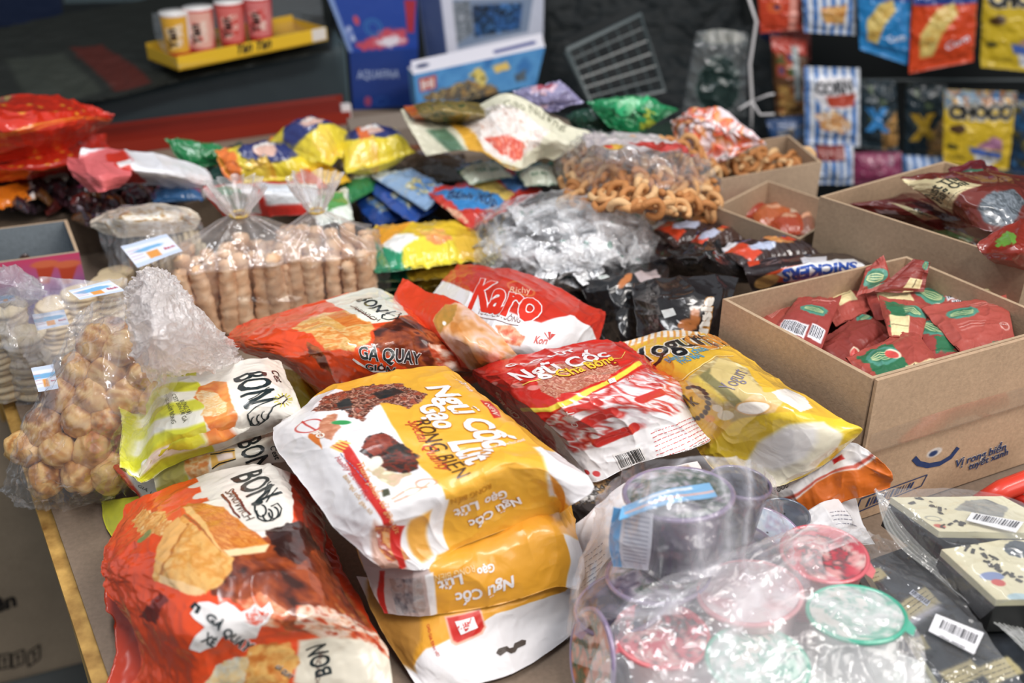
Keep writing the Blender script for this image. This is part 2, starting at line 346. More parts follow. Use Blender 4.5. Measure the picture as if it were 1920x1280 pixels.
    def text(s, string, p0, p1, c='202020', bold=0.0, hs=1.0, shear=0.0, out=None, ow=.03, fr=False, lift=.0005, thin=None, a=1):
        A = np.array([p0[0] * s.W, p0[1] * s.H]) if fr else s.at(*p0); B = np.array([p1[0] * s.W, p1[1] * s.H]) if fr else s.at(*p1)
        e = B - A; L = np.linalg.norm(e); e = e / (L + 1e-9); upv = np.array([e[1], -e[0]])
        V, T = text_mesh(string, bold, shear)
        if not len(V): return s
        x0, x1 = V[:, 0].min(), V[:, 0].max(); k = L / (x1 - x0)
        if out:
            Vo, To = text_mesh(string, bold + ow, shear); s._lay(A + ((Vo[:, :1] - x0) * k) * e + (Vo[:, 1:2] * k * hs) * upv, To, out, lift)
        s._lay(A + ((V[:, :1] - x0) * k) * e + (V[:, 1:2] * k * hs) * upv, T, c, lift + (.0004 if out else 0)); return s
    def shape(s, pts, c, fr=False, lift=.0005):
        q = np.array([np.array([p[0] * s.W, p[1] * s.H]) if fr else s.at(*p) for p in pts])
        from mathutils.geometry import tessellate_polygon
        T = np.array(tessellate_polygon([[Vector((a[0], a[1], 0)) for a in q]])); s._lay(q, T, c, lift); return s
    def stroke(s, pts, w, c, fr=False, lift=.0006):
        q = np.array([np.array([p[0] * s.W, p[1] * s.H]) if fr else s.at(*p) for p in pts]); V = []; T = []
        for i in range(len(q)):
            d = q[min(i + 1, len(q) - 1)] - q[max(i - 1, 0)]; d = d / (np.linalg.norm(d) + 1e-9); nn = np.array([-d[1], d[0]]) * w / 2; V += [q[i] - nn, q[i] + nn]
            if i: k = 2 * i; T += [[k - 2, k - 1, k], [k - 1, k + 1, k]]
        s._lay(np.array(V), np.array(T), c, lift); return s
    def barcode(s, a, b, c, d, n=22, col='202020', bgc='f4f0ee', seed=1):   # corners clockwise
        a, b, c, d = [np.asarray(p, float) for p in (a, b, c, d)]
        if bgc: s.shape([a, b, c, d], bgc, lift=.0004)
        rs = np.random.RandomState(seed); x = .06
        while x < .93:
            w = rs.choice([.012, .02, .035]); l = lambda t, y: tuple((a + (b - a) * t) * (1 - y) + (d + (c - d) * t) * y)
            s.shape([l(x, .1), l(x + w, .1), l(x + w, .8), l(x, .8)], col, lift=.0007); x += w + rs.choice([.015, .025, .04])
        return s
    def micro(s, p0, p1, n, gap, c, w=.06, seed=1):      # lines of print too small to read
        A, B = s.at(*p0), s.at(*p1); e = B - A; L = np.linalg.norm(e); e /= L; dn_ = np.array([-e[1], e[0]]); rs = np.random.RandomState(seed); V = []; T = []
        for i in range(n):
            x = 0; end = L * rs.uniform(.7, 1)
            while x < end:
                l = rs.uniform(.15, .6); p = A + e * x + dn_ * gap * i; q = A + e * min(x + l, end) + dn_ * gap * i; k = len(V)
                V += [p, q, q + dn_ * w, p + dn_ * w]; T += [[k, k + 1, k + 2], [k, k + 2, k + 3]]; x += l + .12
        s._lay(np.array(V), np.array(T), c, .0005); return s
    def surf(s, xy, lift):
        fx = np.clip(xy[:, 0] / s.W, 0, .99999) * (s.nu - 1); fy = np.clip(xy[:, 1] / s.H, 0, .99999) * (s.nv - 1)
        i = fx.astype(int); j = fy.astype(int); a = (fx - i)[:, None]; b = (fy - j)[:, None]
        g = lambda A: (A[j, i] * (1 - a) + A[j, i + 1] * a) * (1 - b) + (A[j + 1, i] * (1 - a) + A[j + 1, i + 1] * a) * b
        return g(s.top) + g(s.nn) * lift
    def build(s, name, mat='printed_film', parent=None, back=None, label=None, cat=None, group=None, close=True, kind=None):
        nu, nv = s.nu, s.nv; V = [s.top.reshape(-1, 3)]; C = [s.C.reshape(-1, 4)]
        j, i = np.meshgrid(np.arange(nv - 1), np.arange(nu - 1), indexing='ij'); k = (j * nu + i).ravel()
        Q = [np.stack([k, k + nu, k + nu + 1, k + 1], 1)]; T = []; off = nu * nv
        if close:
            bot = s.G - s.n * (s.dn * s.pil + .0004)[..., None]; bot = np.minimum(bot, s.top - s.n * .0004 + 0); bot[..., 2] = np.maximum(bot[..., 2], TZ + s.floor - .0012)
            st = max(1, nu // 50); iu = np.unique(np.append(np.arange(0, nu, st), nu - 1)); st = max(1, nv // 50); iv = np.unique(np.append(np.arange(0, nv, st), nv - 1))
            offb = off; bb = bot[np.ix_(iv, iu)]; mu_, mv_ = len(iu), len(iv); V.append(bb.reshape(-1, 3))
            bc = s.C[np.ix_(iv, iu)].copy()
            if back: bc[..., :3] = hx(back)
            bc[..., 3] = np.maximum(bc[..., 3], .0 if mat.startswith(('clear', 'crump')) else 1); C.append(bc.reshape(-1, 4))
            jj, ii = np.meshgrid(np.arange(mv_ - 1), np.arange(mu_ - 1), indexing='ij'); k = off + (jj * mu_ + ii).ravel(); Q.append(np.stack([k, k + 1, k + mu_ + 1, k + mu_], 1))
            off += mu_ * mv_
            for fine, coarse, fi, ci in ((nu, iu, lambda q: q, lambda q: q), (nu, iu, lambda q: (nv - 1) * nu + q, lambda q: (mv_ - 1) * mu_ + q), (nv, iv, lambda q: q * nu, lambda q: q * mu_), (nv, iv, lambda q: q * nu + nu - 1, lambda q: q * mu_ + mu_ - 1)):
                tt = []
                for c_ in range(len(coarse) - 1):
                    for q in range(coarse[c_], coarse[c_ + 1]): tt.append([offb + ci(c_), fi(q), fi(q + 1)])
                    tt.append([offb + ci(c_), fi(coarse[c_ + 1]), offb + ci(c_ + 1)])
                T.append(np.array(tt))
        for V2, Tt, c, lift in s.over:
            V.append(s.surf(V2, lift)); C.append(np.tile(np.append(c, 1), (len(V2), 1)))
            a, b, cc = V2[Tt[:, 0]], V2[Tt[:, 1]], V2[Tt[:, 2]]; cr = (b[:, 0] - a[:, 0]) * (cc[:, 1] - a[:, 1]) - (b[:, 1] - a[:, 1]) * (cc[:, 0] - a[:, 0])
            Tt = np.where((cr > 0)[:, None], Tt[:, ::-1], Tt); T.append(Tt + off); off += len(V2)
        o = mesh_obj(name, np.concatenate(V), np.concatenate(Q), np.concatenate(T) if T else np.zeros((0, 3), int), np.concatenate(C), mat, parent)
        if label: tag(o, label, cat, group, kind)
        return o
def copy_tree(o, parent=None):
    c = o.copy(); COL.objects.link(c); c.parent = parent
    for ch in list(o.children): copy_tree(ch, c)
    return c
# ---------------------------------------------------------------- the setting
def prism(mb, poly, z0, z1, C):
    n = len(poly); V = [[p[0], p[1], z0] for p in poly] + [[p[0], p[1], z1] for p in poly]
    mb.add(V, [[i, (i + 1) % n, n + (i + 1) % n, n + i] for i in range(n)], [[0, i + 1, i] for i in range(1, n - 1)] + [[n, n + i, n + i + 1] for i in range(1, n - 1)], C)
b = MB(); b.add([[-5, -3, 0], [6, -3, 0], [6, 5, 0], [-5, 5, 0]], [[0, 1, 2, 3]], C='4a4d4c'); tag(b.build('floor', 'concrete'), kind='structure')
b = MB(); b.add([[-5, 4.2, 0], [6, 4.2, 0], [6, 4.2, 3.2], [-5, 4.2, 3.2]], [[0, 1, 2, 3]], C='20262a'); tag(b.build('wall_back', 'wall_paint'), kind='structure')
# trestle table covered with a cardboard sheet
e2 = np.array([.9135, .4067]); eL = np.array([-.509, .861])
c0 = np.array([-.30, .563]); A0 = c0 - eL * .22; A1 = c0 + eL * 1.42; B0 = np.array([1.35, .75]); EDGE = [A1, np.array([-.30, 1.935]), np.array([.05, 1.93]), np.array([.30, 1.66]), np.array([.46, 1.47]), np.array([.60, 1.36]), np.array([1.3, 1.2])]
table = empty('trestle_table', (0, 1.0, 0), 'sales table on pine trestle legs, covered with a grey-brown cardboard sheet', 'table')
b = MB(); prism(b, [A0, B0] + EDGE[::-1], TZ - .006, TZ, '8a7868'); b.build('cardboard_sheet', 'cardboard', table)
b = MB(); prism(b, [A0 - e2 * .012, B0] + [q_ - np.array([0, .004]) for q_ in EDGE[:0:-1]] + [A1 - e2 * .012], TZ - .03, TZ - .0065, 'c09a58'); b.build('table_top', 'pine_wood', table)
for f, l in ((.30, .0), (1.25, .0), (.0, 1.35), (.38, 1.33)):
    p = A0 + eL * f + e2 * (-.011 + l); b = MB(); b.box([p[0], p[1], 0], [e2[0] * .03, e2[1] * .03, 0], [eL[0] * .09, eL[1] * .09, 0], [0, 0, TZ - .031], 'c8a060'); b.build('leg', 'pine_wood', table)
for l in (0.0,):
    p = A0 + eL * .0 + e2 * (-.009 + l); b = MB(); b.box([p[0], p[1], TZ - .10], [e2[0] * .022, e2[1] * .022, 0], [eL[0] * 1.6, eL[1] * 1.6, 0], [0, 0, .068], 'c8a060'); b.build('rail', 'pine_wood', table)
p = A0 + eL * .40 + e2 * .02; q = A0 + eL * 1.0 + e2 * .02
b = MB(); b.tube([[p[0], p[1], .25], [q[0], q[1], TZ - .06]], .02, 'c8a060', 4); b.build('brace', 'pine_wood', table)

# ================================================================ front row of filled bags
DK = '22282a'
# --- orange sandwich bag, front left
def sandwich_art(s, far):
    return s
s = Sheet([[(238, 948, .06), (300, 918, .075), (367, 893, .085), (480, 868, .092), (535, 884, .088), (608, 924, .06)],
           [(190, 1058, .06), (250, 1030, .085), (330, 1000, .105), (450, 985, .115), (560, 980, .105), (612, 1030, .07)],
           [(203, 1112, .055), (262, 1098, .085), (340, 1090, .11), (460, 1085, .12), (580, 1075, .11), (642, 1105, .075)],
           [(238, 1165, .05), (285, 1180, .08), (350, 1185, .10), (480, 1165, .108), (610, 1155, .10), (690, 1172, .065)],
           [(262, 1225, .04), (310, 1240, .06), (370, 1245, .075), (490, 1215, .085), (640, 1190, .08), (722, 1205, .055)],
           [(240, 1300, .02), (320, 1325, .03), (380, 1330, .035), (500, 1320, .04), (650, 1300, .04), (740, 1310, .03)]],
          300, 320, amp=.0022, scale=5.5, seed=4, folds=.0022, edge=.003, dn=.03)
s.bg('e84e20')
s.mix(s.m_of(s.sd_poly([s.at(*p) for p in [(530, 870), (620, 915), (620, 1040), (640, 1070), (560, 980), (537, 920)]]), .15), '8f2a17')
s.foodp([(535, 985), (590, 1010), (640, 1070), (700, 1165), (735, 1220), (600, 1190), (545, 1180), (500, 1160), (440, 1130), (395, 1105), (415, 1050), (470, 1010)], ['3a1a10', '6a2c18', '7c3518', 'a04a22', '8a3a1c', 'c07a45'], .45, 9, .9, 1.6, .8)
s.foodp([(560, 1135), (620, 1140), (700, 1175), (735, 1230), (690, 1240), (600, 1195), (555, 1175)], ['a53a20', 'c8502c', 'd8b49a', 'e8d0c0', 'b0482c'], 1.1, 12, .6)
s.foodp([(445, 1125), (490, 1110), (540, 1150), (520, 1175), (470, 1165)], ['c8502c', 'e08a60', 'eac0a4', 'c05028'], 1.0, 14, .6)
s.poly([(367, 895), (480, 860), (545, 880), (550, 990), (491, 1008), (400, 945), (378, 925)], 'ece6dc')
for q in ((372, 907), (382, 928), (396, 944)): s.ell(q, (.8, .6), 'ece6dc')
s.foodp([(500, 995), (560, 975), (600, 1030), (560, 1060), (520, 1040)], ['2e1510', '4a2015', '5c2a18'], .5, 8, .5)
s.foodp([(245, 975), (270, 950), (310, 960), (325, 990), (300, 1005), (262, 1000)], ['e8a458', 'f2bc74', 'd8883c', 'f4cc90'], 1.6, 21, .9)
s.foodp([(287, 1090), (292, 1050), (318, 985), (345, 965), (365, 985), (440, 1045), (435, 1065), (415, 1095), (385, 1113), (330, 1100)], ['e6a452', 'efb86a', 'dc9440', 'eebc74'], .8, 22, .3)
s.line([(300, 1078), (322, 1035), (352, 982)], .22, 'b8702c'); s.line([(345, 965), (372, 985), (415, 1032)], .2, 'a8602a')
s.foodp([(297, 1075), (320, 1040), (350, 985), (335, 968), (310, 990), (290, 1045)], ['efb46a', 'eab066'], .5, 3, .15)
s.foodp([(300, 1078), (345, 1090), (385, 1108), (375, 1116), (330, 1104), (296, 1090)], ['f4cf9c', 'efc084'], .5, 3, .2)
s.foodp([(342, 950), (352, 943), (420, 950), (505, 1020), (500, 1030), (430, 1042), (412, 1030)], ['d07828', 'e0913e', 'c06420', 'e8a050'], 1.3, 24, .1, 5, .7)
s.foodp([(342, 950), (350, 962), (412, 1030), (424, 1040), (415, 1030), (372, 965), (356, 948)], ['f2c27c', 'eeb86e'], .8, 5, .15)
s.foodp([(418, 1030), (505, 1020), (498, 1034), (430, 1043)], ['f6dcae', 'f2d09a'], .6, 6, .1)
s.ell((272, 1004), (.45, .8), '7c8a52', .5, .3); s.foodp([(262, 1155), (300, 1110), (315, 1125), (290, 1170)], ['8a2412', '6e1c10'], .5, 3)
# cream gusset with the small repeat of the picture
s.poly([(560, 1200), (600, 1195), (690, 1205), (735, 1240), (735, 1300), (640, 1320), (550, 1280)], 'e8dfcc', .1)
s.foodp([(470, 1215), (545, 1200), (560, 1240), (540, 1285), (450, 1290), (440, 1250)], ['e2a050', 'f0bc6c', 'c8702c'], 1.1, 31, .6)
s.foodp([(375, 1290), (420, 1240), (470, 1225), (450, 1290), (470, 1310)], ['d8cfb8', 'e8c890', 'e0ded0'], 1.0, 31, .6)
BLK = '1f2a2c'
s.text('BON', (434, 897), (474, 946), BLK, .018, hs=1.65)
s.text('.', (474, 942), (480, 949), BLK, .03)
for k in range(3): s.stroke([(489 + 5 * k, 934 + 4 * k), (500 + 6 * k, 914 + 5 * k), (508 + 6 * k, 903 + 6 * k)], .12, BLK)
for cx, cy in ((490, 958), (502, 966), (513, 962)): s.stroke([(cx + 9 * math.cos(t), cy + 11 * math.sin(t)) for t in np.linspace(-1.5, 3.2, 14)], .13, BLK)
s.stroke([(480, 942), (478, 958), (484, 972), (498, 978), (512, 976), (524, 968), (528, 954), (520, 944), (508, 950)], .13, BLK)
s.text('SANDWICH', (421, 923), (462, 977), '5c4a40', 0.0, hs=1.0)
s.stroke([(416, 927), (450, 972)], .16, '6b2f24'); s.stroke([(436, 920), (470, 966)], .16, '6b2f24')
s.shape([(357, 1150), (372, 1130), (392, 1128), (408, 1135), (425, 1128), (455, 1150), (490, 1170), (480, 1195), (440, 1200), (420, 1190), (405, 1210), (375, 1222), (355, 1215), (368, 1190), (385, 1175)], 'efe9e6')
s.text('GÀ QUAY', (385, 1158), (462, 1222), BLK, .03, out='f2eeec', ow=.05, hs=1.15)
s.text('XÉ', (376, 1200), (400, 1212), BLK, .03, out='f2eeec', ow=.04, hs=1.2)
s.stroke([(360, 1140), (366, 1132), (374, 1138), (368, 1150)], .3, BLK)
s.shape([(458, 1168), (452, 1148), (470, 1140), (478, 1132), (490, 1142), (505, 1128), (512, 1145), (502, 1165), (480, 1178)], 'f2eeec')
s.shape([(461, 1165), (457, 1150), (473, 1146), (480, 1137), (490, 1147), (503, 1136), (507, 1148), (498, 1162), (480, 1172)], 'dd5030')
s.text('SANDWICH', (598, 1218), (590, 1280), '6b4a40', 0.0); s.text('BON', (622, 1262), (610, 1205), BLK, .02, hs=1.5)
s.text('GÀ QUAY', (515, 1250), (545, 1272), BLK, .02, out='f2eeec', hs=1.3)
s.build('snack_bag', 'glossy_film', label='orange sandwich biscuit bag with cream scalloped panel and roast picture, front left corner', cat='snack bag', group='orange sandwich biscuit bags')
# bag underneath it
s = Sheet([[(262, 1000, .03), (430, 960, .05), (600, 960, .03)], [(200, 1105, .028), (430, 1090, .045), (650, 1080, .028)], [(215, 1190, .02), (430, 1180, .035), (700, 1180, .025)], [(190, 1330, .004), (440, 1340, .005), (745, 1320, .004)]], 120, 120, amp=.002, seed=14, dn=.02, folds=.003, edge=.004)
s.bg('c83a18'); s.foodp([(540, 1150), (640, 1100), (735, 1250), (600, 1300)], ['8a3a1c', 'c07a45', '6a2c18'], .8, 2)
s.build('snack_bag', 'glossy_film', label='deep orange bag squashed beneath the front left sandwich bag', cat='snack bag', group='orange sandwich biscuit bags')

# --- yellow stripe bag
STR = 'd9d93c'
def stripes(s, x0, x1, n, c1, c2, wob=.5, ph=0):
    t = (s.Y + wob * np.sin(s.X * .55 + ph)) / s.H * n + ph; m = np.clip((np.sin(t * 2 * math.pi) / .35) * .5 + .5, 0, 1)
    xm = s.m_of(np.maximum(x0 * s.W - s.X, s.X - x1 * s.W)); s.mix(xm, c1); s.mix(xm * m, c2); return s
s = Sheet([[(221, 745, .095), (250, 755, .085), (284, 706, .105), (386, 694, .12), (487, 671, .12), (522, 676, .11)],
           [(231, 800, .095), (262, 815, .08), (296, 775, .115), (400, 745, .135), (505, 720, .135), (548, 730, .112)],
           [(225, 862, .09), (250, 885, .08), (292, 840, .105), (405, 800, .125), (515, 768, .125), (564, 778, .105)],
           [(262, 905, .08), (275, 902, .07), (312, 878, .075), (420, 838, .085), (530, 805, .09), (572, 800, .08)]],
          260, 200, amp=.0022, scale=4, seed=6, folds=.0025, edge=.002, dn=.03, seal=(.12, 0, 0, 0))
s.bg('f0ebe0'); stripes(s, 0, .52, 4.3, 'f1efe2', STR, .35, .15)
s.poly([(221, 745), (255, 755), (262, 900), (225, 880)], STR, .5)
s.poly([(488, 676), (530, 672), (580, 800), (500, 850), (380, 880), (430, 840), (515, 795), (560, 778)], 'efe9da', .1)
s.foodp([(362, 745), (372, 725), (400, 714), (425, 716), (432, 745), (446, 775), (440, 800), (425, 810), (395, 805), (380, 780), (388, 765)], ['e8813c', 'ee9a4c', 'e2722e', 'f0b066'], .5, 6, .2)
s.foodp([(363, 740), (378, 730), (400, 735), (425, 755), (424, 772), (400, 780), (375, 778), (385, 765)], ['f4d8a4', 'eebc78', 'f6e4c0', 'e8a860'], 1.5, 26, .3, 3)
s.text('BON', (439, 710), (459, 764), BLK, .018, hs=1.7); s.text('.', (458, 762), (463, 768), BLK, .03); s.stroke([(470, 757), (508, 735)], .1, BLK); s.stroke([(466, 750), (505, 726)], .1, BLK)
s.text("C'est", (506, 694), (518, 716), BLK, .012, hs=1.1)
s.stroke([(468, 790), (464, 776), (480, 762), (500, 754), (520, 748), (532, 742), (538, 748), (530, 757), (512, 762), (508, 770), (500, 784), (484, 796), (470, 796), (468, 788)], .14, BLK)
for cx, cy in ((478, 788), (488, 784), (497, 778)): s.stroke([(cx + 7 * math.cos(t), cy + 8 * math.sin(t)) for t in np.linspace(0, 4.5, 12)], .1, BLK)
for t in np.linspace(0, 6.0, 14): s.stroke([(530 + 9 * math.cos(t), 750 + 7 * math.sin(t)), (530 + 18 * math.cos(t), 750 + 13 * math.sin(t))], .1, 'd8d24a')
s.text('THỰC PHẨM BÔNG', (307, 742), (323, 795), '5a5a40', 0.0, hs=1.1); s.text("C'EST BON SỢI GÀ", (322, 740), (344, 793), '5a5a40', 0.0, hs=1.1); s.text('BÔNG SỢI', (337, 752), (350, 778), '5a5a40', 0.0, hs=1.4)
s.build('snack_bag', 'printed_film', label='yellow and white striped bag with cream panel, lying on top', cat='snack bag', group='yellow striped snack bags')
s = Sheet([[(280, 860, .06), (400, 820, .075), (500, 790, .08), (600, 770, .07)], [(290, 900, .06), (400, 865, .078), (500, 845, .08), (600, 830, .065)], [(300, 960, .03), (420, 925, .04), (520, 905, .04), (620, 890, .03)]], 180, 100, amp=.002, seed=8, dn=.03)
s.bg('efe9da'); stripes(s, 0, .2, 3, 'f1efe2', STR); s.poly([(290, 850), (370, 835), (350, 900), (300, 940)], 'b8b060', .4)
s.foodp([(345, 865), (370, 850), (395, 850), (392, 885), (365, 905), (350, 890)], ['e8a060', 'f2d0a0', 'e08840'], 1.2, 3, .4); s.poly([(395, 850), (440, 840), (442, 860), (398, 880)], 'e4b458')
s.stroke([(395, 852), (412, 850), (440, 845)], .12, BLK); s.stroke([(398, 878), (412, 868), (442, 860)], .12, BLK); s.poly([(405, 853), (436, 848), (438, 858), (410, 865)], 'ead8d0')
s.text('BONI', (446, 832), (478, 892), BLK, .018, hs=1.5); s.text("C'est", (506, 838), (516, 862), BLK, .012)
s.build('snack_bag', 'printed_film', label='second yellow and cream bag, half hidden under the striped one', cat='snack bag', group='yellow striped snack bags')
s = Sheet([[(208, 872, .05), (300, 860, .05), (420, 860, .05)], [(238, 905, .045), (320, 900, .045), (440, 900, .045)], [(268, 938, .03), (340, 940, .035), (470, 930, .03)]], 60, 60, amp=.001, seed=9, dn=.03)
s.bg('ece8e4'); s.poly([(205, 865), (222, 868), (262, 925), (275, 950), (240, 950)], 'cc3a20'); s.text('GIÁ 17', (258, 912), (290, 930), '555555', 0)
s.build('snack_bag', 'satin_film', label='white bag end with a red edge strip poking out beside the bag of puffs', cat='snack bag')
s = Sheet([[(190, 940, .004), (260, 930, .03), (420, 920, .03)], [(198, 985, .004), (270, 970, .03), (420, 990, .03)], [(226, 1030, .004), (300, 1020, .025), (440, 1040, .02)]], 50, 50, amp=.001, seed=9, dn=.015)
s.bg('d2d040'); s.build('snack_bag', 'satin_film', label='plain yellow bag corner on the bare cardboard at the table edge', cat='snack bag', group='yellow striped snack bags')

# --- upper orange bag
s = Sheet([[(442, 610, .085), (500, 595, .10), (602, 563, .115), (701, 541, .115), (737, 556, .10)],
           [(428, 648, .085), (500, 640, .12), (620, 610, .14), (735, 588, .14), (800, 605, .11)],
           [(478, 667, .085), (560, 672, .115), (665, 655, .14), (790, 633, .13), (862, 648, .10)],
           [(545, 690, .07), (595, 725, .085), (690, 712, .105), (815, 690, .10), (915, 672, .08)],
           [(600, 758, .03), (645, 775, .03), (740, 765, .035), (860, 728, .04), (935, 700, .05)]],
          300, 240, amp=.0025, scale=5, seed=5, folds=.003, edge=.003, dn=.015)
s.bg('e84e20')
s.foodp([(700, 620), (740, 598), (770, 592), (820, 625), (860, 650), (930, 670), (905, 700), (850, 705), (760, 690), (700, 650)], ['3c1a12', '6a2c18', '8c4020', 'a8552c', '5a2416'], .6, 9, .6, 1.5)
s.foodp([(800, 640), (850, 650), (920, 672), (890, 695), (850, 695), (815, 680)], ['a53a20', 'c05030', 'dca890', 'e8d0c0'], 1.3, 12, .5)
s.poly([(610, 563), (701, 536), (745, 558), (765, 590), (735, 602), (690, 608), (640, 578)], 'eae8da')
s.foodp([(548, 615), (575, 598), (610, 585), (650, 582), (700, 608), (692, 640), (660, 660), (610, 655), (580, 625)], ['e8a860', 'e0883c', 'f0c888', 'd8a050', 'ecb870'], .8, 22, .6, 2)
s.foodp([(610, 590), (640, 582), (690, 606), (650, 612)], ['d06a28', 'e08a40'], 1.2, 5, .2, 4)
s.foodp([(575, 640), (600, 655), (622, 700), (600, 690), (580, 665)], ['7a3014', 'b06030', '5a2010'], .8, 4, .4)
s.text('BON', (668, 563), (708, 586), BLK, .02, hs=1.15); s.text('!', (716, 590), (722, 592), BLK, .02)
s.text('SANDWICH', (660, 578), (708, 603), '6a5a50', 0.0); s.stroke([(657, 574), (702, 600)], .1, '6b2f24')
s.stroke([(718, 590), (716, 597), (728, 600), (745, 597), (752, 588), (742, 584), (728, 588), (740, 593)], .12, BLK)
s.text('GÀ QUAY', (674, 670), (790, 682), BLK, .025, out='f2eeec', ow=.04, hs=1.3); s.text('GIÒN', (686, 690), (738, 698), BLK, .02, out='f2eeec', ow=.04, hs=.8)
s.stroke([(662, 672), (672, 680), (700, 695), (745, 700), (785, 692)], .25, 'f2eeec')
s.build('snack_bag', 'glossy_film', label='orange roast sandwich bag with cream corner panel, behind the striped bag', cat='snack bag', group='orange sandwich biscuit bags')
# yellow-olive bag between
s = Sheet([[(530, 690, .05), (560, 700, .06), (600, 740, .05)], [(545, 730, .05), (580, 750, .055), (620, 775, .04)], [(560, 790, .03), (590, 800, .03), (640, 800, .03)]], 50, 50, amp=.002, seed=9, dn=.03)
s.bg('c9bd30'); s.build('snack_bag', 'printed_film', label='olive yellow bag edge showing between striped and orange bags', cat='snack bag', group='yellow striped snack bags')

# --- yellow brown-rice bags, a stack of three
YEL = 'eeb03a'; WHT = 'f3eff0'; RED = 'cc2a22'
s = Sheet([[(560, 768, .105), (610, 730, .12), (720, 700, .135), (834, 688, .132), (846, 700, .12)],
           [(512, 822, .11), (585, 795, .14), (760, 772, .15), (925, 765, .147), (940, 770, .125)],
           [(575, 915, .11), (640, 880, .138), (800, 855, .15), (1000, 838, .147), (1050, 850, .12)],
           [(650, 1010, .105), (700, 975, .13), (850, 925, .145), (1022, 886, .142), (1112, 921, .115)],
           [(700, 1052, .10), (730, 1020, .11), (855, 975, .118), (1035, 925, .118), (1075, 945, .112)],
           [(722, 1062, .09), (790, 1068, .09), (868, 1022, .092), (1042, 962, .092), (1052, 960, .092)]],
          340, 320, amp=.0022, scale=4.5, seed=7, folds=.003, edge=.0015, dn=.012)
s.bg(YEL)
s.poly([(500, 822), (560, 760), (640, 730), (712, 757), (838, 948), (828, 1030), (800, 1080), (700, 1075)], WHT)
s.poly([(1000, 838), (1060, 850), (1120, 920), (1070, 950), (1030, 930), (1026, 885)], WHT, .15); s.poly([(1030, 888), (1060, 935), (1050, 965), (1040, 925)], 'e09030', .1)
s.foodp([(585, 770), (610, 742), (680, 722), (745, 718), (800, 740), (770, 765), (715, 755), (680, 790), (640, 770)], ['8a3a28', 'b05a40', '4a2018', 'd8a088', '301812', 'a04a34'], 2.2, 41, .7)
s.foodp([(630, 755), (655, 745), (660, 765), (640, 770)], ['20282a', '303838'], 1.2, 3, .4); s.foodp([(700, 738), (740, 725), (760, 735), (715, 748)], ['20282a', '402820'], 1.2, 3, .4)
s.ring((578, 798), (1.1, 1.1), .16, 'c83028'); s.line([(566, 790), (592, 806)], .16, 'c83028'); s.foodp([(600, 790), (612, 776), (632, 776), (636, 800), (620, 825), (600, 815)], ['d89878', 'c07858', 'e8b898'], 1.8, 6, .4)
s.ell((640, 792), (.6, .4), '3c9a58', .6); s.poly([(580, 812), (598, 815), (604, 842), (578, 820)], 'e07828'); s.text('ISO', (584, 811), (600, 823), 'fff0e0', .03, hs=.9)
s.poly([(622, 835), (650, 825), (680, 875), (705, 925), (745, 1000), (760, 1066), (748, 1066), (730, 1005), (690, 935), (660, 890), (645, 850)], RED)
for k in range(4): s.line([(622 + 5 * k, 838 - 4 * k), (640 + 5 * k, 846 - 5 * k)], .22, 'f0c860')
s.foodp([(677, 850), (685, 820), (715, 808), (745, 825), (785, 855), (782, 880), (760, 888), (730, 885), (700, 865)], ['2c2824', '403028', '7a2c1c', '241e1c', '5a2418'], 1.4, 44, .5)
s.foodp([(680, 840), (700, 815), (725, 812), (740, 835), (700, 855)], ['7a2c1c', '98402a', '5a2014'], 1.8, 45, .4)
s.foodp([(695, 865), (730, 885), (770, 888), (740, 915), (710, 900), (690, 880)], ['e8dcc0', 'c8b890', 'dcb8a0', 'a8a878'], 1.6, 46, .5); s.ell((703, 868), (.5, .8), 'efe6d8', .5, .3)
s.line([(735, 935), (770, 915), (800, 912)], .12, 'd09068'); s.line([(740, 940), (778, 925), (805, 905)], .12, 'd09068'); s.ring((800, 905), (.7, .5), .12, 'c08058'); s.poly([(715, 918), (728, 915), (732, 928), (718, 932)], '3a3a20')
s.text('Ngũ Cốc', (799, 727), (912, 842), WHT, .034, out='d89418', ow=.02, hs=1.0)
s.text('Gạo Lứt', (778, 728), (880, 892) if False else (868, 884), WHT, .0) if False else None
s.text('Gạo', (784, 762), (820, 806), WHT, .034, out='d89418', ow=.02, hs=1.0)
s.text('Lứt', (842, 830), (880, 874), WHT, .034, out='d89418', ow=.02, hs=1.1)
s.text('RONG BIỂN', (776, 790), (858, 898), '4a2c14', .005, hs=1.0); s.text('Special Quality', (764, 790), (832, 885), 'cc4a30', 0, shear=.35, hs=1.0)
s.poly([(900, 750), (918, 752), (940, 782), (926, 784)], RED); s.text('NEW', (908, 757), (926, 779), 'f4d0c0', .01)
s.text('Hanh', (853, 712), (880, 734), WHT, .0, hs=1.1, shear=.3); s.text('Cereal Brown Rice Seaweed', (917, 843), (985, 826), WHT, .0, hs=1.6)
s.text('Healthy Brown Rice', (628, 858), (690, 940), 'cc4a50', 0, shear=.3, hs=1.1); s.micro((640, 850), (705, 925), 1, .6, '7080a8'); s.text('Bánh ngũ cốc gạo lứt', (643, 893), (695, 965), 'd8a860', 0, hs=1.3)
s.text('Thành phần từ gạo lứt', (668, 868), (742, 1000), 'f0b070', 0, hs=.9)
